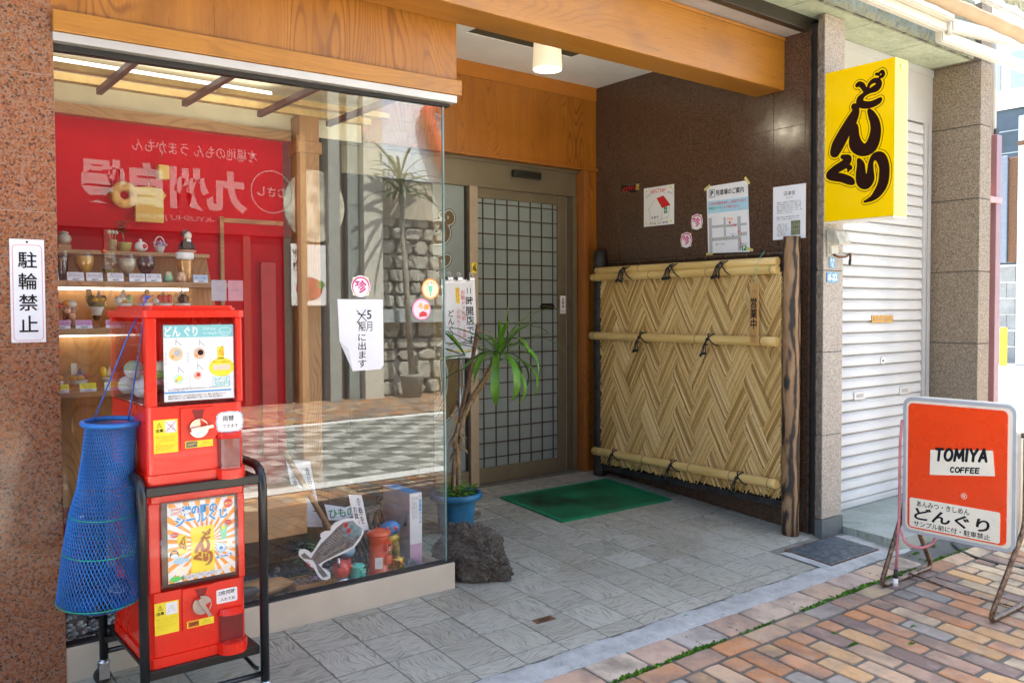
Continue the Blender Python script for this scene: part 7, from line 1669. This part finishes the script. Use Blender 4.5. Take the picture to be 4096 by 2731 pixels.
# ------------------------------------------------------------------ what shows at the end of the side street
lot = T('dark_tiled_building', 'distant dark tiled building with a pink band beyond the duct', 'building', (21, 6.5, 0))
mbox('dark_tile_wall', M('dark_blue_tile', (.045, .06, .075), .35, var=.3, vs=1.2), lot, 21, 24, 2, 14, 2.3, 6.25); mbox('pink_band', M('pink_render', (.55, .40, .36), .8), lot, 20.95, 24, 2, 14, 6.26, 8.3); mbox('upper_glazing', M('sky_tone_glazing', (.55, .65, .72), .2), lot, 21, 24, 2, 14, 8.31, 14)  # upper glazing: the reflected sky is put into its base colour
for y in (5.4, 6.0, 6.6): mbox('window', M('window_grey_blue', (.28, .36, .42), .2), lot, 20.92, 20.949, y, y + .35, 6.7, 7.6)
for y in np.arange(4.0, 9, .8): mbox('mullion', WHITE, lot, 20.9, 20.999, y, y + .06, 8.31, 14)
mbox('white_string_course', WHITE, lot, 20.88, 20.949, 2, 14, 6.2, 6.30)
for k in range(6): mbox('tile_joint', M('pale_tile_joint', (.30, .34, .36), .7), lot, 20.985, 20.999, 2, 14, 2.9 + .55 * k, 2.925 + .55 * k)
bw = T('block_wall', 'distant grey concrete block wall beside the bright lot', 'wall', (20.5, 6, 0))
for i in range(10):
    for j in range(6): mbox('block', BLOCK, bw, 20.5, 20.7, 4.6 + .4 * i + (.2 if j % 2 else 0), 4.99 + .4 * i + (.2 if j % 2 else 0), -.15 + .4 * j, .235 + .4 * j)
pp = T('grey_pipe_post', 'pale blue-grey steel column at the right edge of view', 'post', (19.5, 5.5, -.15)); mbox('column', M('blue_grey_steel', (.42, .47, .52), .4, var=.15), pp, 19.5, 19.7, 5.15, 5.58, -.15, 5.7, .05); mbox('rust_band', RUST, pp, 19.48, 19.5, 5.15, 5.58, 5.0, 5.1)
rb = T('rusty_cabinet', 'rust-brown metal cabinet mounted beside the distant wall', 'cabinet', (19.8, 5.9, 2.3)); mbox('cabinet', RUST, rb, 19.8, 20.2, 5.6, 5.9, 2.3, 4.8, .02); mbox('grey_side', M('slate_panel', (.16, .18, .22), .5), rb, 19.75, 20.2, 5.905, 6.12, 2.3, 4.85, .02)
yb_ = T('yellow_bollard', 'distant yellow bollard standing on the sunlit ground', 'bollard', (19.2, 5.70, -.15)); mbox('post', M('safety_yellow', (.75, .45, .02), .5), yb_, 19.2, 19.3, 5.66, 5.80, -.15, .75, .02)
# ------------------------------------------------------------------ opposite side of the street (seen mirrored in the shop window)
YO = -8.74
mz = gz(-1.85)
bm = NB(); rows_ = []
for i in range(-40, 75):
    for j in range(26):
        x, y = .1265 * i, -3.08 - .1225 * j
        if y < -6.18: continue
        w_, l_ = .0605, .0585; pts = [(-w_, -l_), (0, -l_ - .010), (w_, -l_), (w_ - .010, 0), (w_, l_), (0, l_ - .010), (-w_, l_), (-w_ - .010, 0)]
        f_ = bm.faces.new([bm.verts.new((x + a, y + b, mz + .003)) for a, b in pts]); f_.material_index = 0 if (i // 2 + j // 2) % 2 else 1
opp_street = mk('street_pavers', bm, [M('pale_street_paver', (.52, .52, .48), .8, var=.15, vs=8, island=.35), M('grey_street_paver', (.24, .245, .215), .8, var=.15, vs=8, island=.35)], bpy.data.objects['street'], norm=False)
opp_street['kind'] = 'stuff'
wl = M('white_road_paint', (.80, .80, .78), .6, var=.06, vs=5)
for a, b in ((-3.06, -2.86), (-6.40, -6.22)):
    bm = NB(); sheet(bm, rect(-8, 12, a, b), Fr((0, 0, mz + .004), (1, 0, 0), (0, 1, 0)), 0); mk('road_marking', bm, wl, bpy.data.objects['street'], norm=False)
far2 = NB()
for i in range(-45, 90):
    y = -6.42 - (.1 if i % 2 else 0)
    while y > -8.7:
        x = .1 * i; far2.faces.new([far2.verts.new((x + a, y - .097 + b, mz + .003)) for a, b in ((-.046, -.096), (.046, -.096), (.046, .096), (-.046, .096))]); y -= .2005
o = mk('brick_paving', far2, PAVER_S, bpy.data.objects['street'], norm=False); o['kind'] = 'stuff'
opp = T('restaurant_across_street', 'red restaurant front across the street, mirrored in the window', 'building', (1.5, YO, -.15))
fo_ = Fr((0, YO + .1, 0), (-1, 0, 0), (0, 0, 1))          # faces the camera side; a = -X
mbox('wall', M('dim_shop_wall', (.05, .04, .035), .8), opp, -12, 4.05, YO - 4, YO, -.15, 7.5)
bn = mbox('red_signboard', M('red_signboard', (.16, .008, .01), .5), opp, -.9, 3.0, YO, YO + .1, 2.25, 3.62)
LW = M('white_sign_lettering', (.30, .27, .26), .6, var=.02)
text('本場地のもん うまかもん', LW, bn, fo_, -1.70, 3.33, w=1.62, hgt=.17, h=.004, bold=.01)
text('九州自慢', LW, bn, fo_, -1.31, 2.82, w=2.1, hgt=.58, h=.004, bold=.05); text('-KYUSHU JIMAN-', LW, bn, fo_, -1.40, 2.42, w=1.02, hgt=.08, h=.004)
bm = NB(); ringp(bm, circ(-2.71, 2.87, .30, 36), circ(-2.71, 2.87, .285, 36), fo_, .004); mk('roundel', bm, LW, bn); text('むさし', LW, bn, fo_, -2.71, 2.87, w=.42, h=.004, bold=.03)
msheets('dish_panel', M('dish_photo', (.62, .58, .46), .5, var=.4, vs=4), bn, [circ(-3.35, 2.72, .52, 40, .9)], fo_, .002)
DK = M('dark_red_front', (.05, .008, .01), .5)
mbox('shop_front', DK, opp, -.9, 2.95, YO + .001, YO + .04, -.15, 2.24)
for x in (-.6, .6, 1.55, 2.35, 2.93): mbox('door_post', M('dark_brown_post', (.10, .06, .04), .5), opp, x - .05, x + .05, YO + .0405, YO + .09, -.15, 2.24)
mbox('brown_post', M('mid_brown_post', (.26, .16, .08), .6), opp, 3.06, 3.20, YO, YO + .16, -.15, 3.7); mbox('grey_post', M('grey_green_post', (.34, .36, .33), .7), opp, 3.52, 3.70, YO, YO + .2, -.15, 4.6)
mp_ = mbox('menu_poster', WHITE, opp, 2.97, 3.50, YO + .11, YO + .13, 1.28, 2.16); f_p = Fr((0, YO + .1305, 0), (-1, 0, 0), (0, 0, 1)); vtext('桜肉', BLACKI, mp_, f_p, -3.06, 1.92, .32, w=.14, h=.002, bold=.03); msheets('meat_picture', M('red_meat_print', (.50, .08, .05), .5, var=.4, vs=14), mp_, [circ(-3.24, 1.52, .17, 24, 1.2)], f_p, .002); msheets('leaf_picture', M('leaf_print', (.16, .30, .06), .5, var=.4), mp_, [circ(-3.42, 1.58, .06, 14)], f_p, .003)
sw = T('stone_faced_house', 'pale rubble stone house front across the street, mirrored in window', 'building', (4.9, YO, -.15))
mbox('mortar_bed', M('rubble_mortar', (.16, .155, .14), .9), sw, 4.38, 9.5, YO - 3, YO, -.15, 2.62)
random.seed(11); rh, zz = [], -.12
while zz < 2.55:
    h_ = random.uniform(.16, .30); x = 4.40
    while x < 6.6:
        w_ = random.uniform(.18, .42); cx_, cz_ = x + w_ / 2, zz + h_ / 2; k_ = random.randint(6, 8); pts = []
        for i in range(k_):
            a = 2 * math.pi * (i + random.uniform(-.25, .25)) / k_; q = 1 / max(abs(math.cos(a)), abs(math.sin(a))) ** .75; pts.append((-(cx_ + .47 * w_ * q * math.cos(a) * .98), cz_ + .47 * h_ * q * math.sin(a)))
        bm = NB(); prism(bm, pts, Fr((0, YO, 0), (-1, 0, 0), (0, 0, 1)), .0, random.uniform(.03, .07)); bmesh.ops.bevel(bm, geom=[e for e in bm.edges if all(v.co.y > YO + .02 for v in e.verts)], offset=.015, segments=1, affect='EDGES'); mk('stone', bm, WALLSTONE, sw)
        x += w_ + .01
    zz += h_ + .008
mbox('corner_pilaster', M('cream_render', (.62, .60, .52), .8, var=.06, bmp=.4, bs=40), sw, 4.06, 4.375, YO - 1, YO + .25, -.15, 4.4); mbox('grey_downpipe', M('grey_green_pipe', (.30, .33, .31), .5), sw, 3.86, 4.05, YO, YO + .12, -.15, 4.4, .02)
mbox('grey_ledge', M('pale_grey_ledge', (.42, .46, .46), .5), sw, 4.38, 6.8, YO + .07, YO + .22, 1.02, 1.22); mbox('beige_band', M('beige_band_render', (.50, .45, .36), .8), sw, 4.38, 9.5, YO - 3, YO + .1, 2.63, 3.22); mbox('white_board', M('white_fascia_board', (.66, .74, .86), .5), sw, 4.38, 9.5, YO - .5, YO + .12, 3.23, 4.6); mbox('storey_wall', M('pale_upper_wall', (.55, .55, .55), .8), sw, 3.86, 9.5, YO - 3, YO - .51, 2.63, 7)
rs = T('red_hook_sign', 'red curved cane-shaped sign across the street, mirrored in window', 'sign', (5.3, YO + .2, 3.2)); bm = NB(); tube(bm, [(5.62, YO + .25, 3.15), (5.42, YO + .25, 3.6), (5.22, YO + .25, 4.1), (5.16, YO + .25, 4.3), (5.28, YO + .25, 4.42), (5.5, YO + .25, 4.36), (5.66, YO + .25, 4.18)], [.08, .10, .11, .11, .10, .09, .05], 12); mk('red_cane', bm, M('red_acrylic', (.60, .10, .06), .3), rs)
gp = T('grey_bollard', 'grey steel bollard across the street, mirrored in the window', 'bollard', (5.35, -8.35, -.125)); mlathe('post', M('grey_bollard_steel', (.40, .43, .45), .35, .4), gp, [(.055, 0), (.055, .72), (.045, .76), (0, .775)], (5.35, -8.35, -.122), 20)
yp = T('tall_yucca', 'tall potted yucca across the street, mirrored in the window', 'potted plant', (4.75, -8.3, -.12)); mlathe('pot', M('stone_planter', (.36, .35, .31), .7), yp, [(.14, 0), (.18, .32), (.19, .34)], (4.75, -8.3, -.12), 20); mtube('trunk', M('pale_trunk', (.36, .33, .27), .8), yp, [(4.75, -8.3, .2), (4.66, -8.3, 1.6), (4.58, -8.3, 2.95)], [.05, .045, .04], 10); bm = NB()
for k in range(46): blade(bm, Vector((4.58, -8.3, 2.9 + .008 * k)), k * 2.4, random.uniform(-.2, 1.2), random.uniform(.5, .85), .022, random.uniform(.8, 2.2), 8)
mk('leaves', bm, M('dark_yucca_green', (.09, .15, .07), .45, island=.3), yp, norm=False)
# round brick-filled cover beside the coffee sign
rc = T('round_manhole', 'round iron manhole ring filled with paving bricks behind the coffee sign', 'manhole cover', (2.77, -1.2, -.08)); fr_c = Fr((2.77, -1.2, gz(-1.2)), (1, 0, 0), (0, 1, SL))
bm = NB(); ringp(bm, circ(0, 0, .278, 48), circ(0, 0, .262, 48), fr_c, -.006, .0045); mk('iron_ring', bm, M('dark_iron', (.06, .06, .06), .5, .5, var=.3), rc)
bm = NB(); ringp(bm, circ(.02, .0, .030, 20), circ(.02, .0, .016, 20), fr_c, .001, .0045); mk('lifting_eye', bm, STEEL, rc)
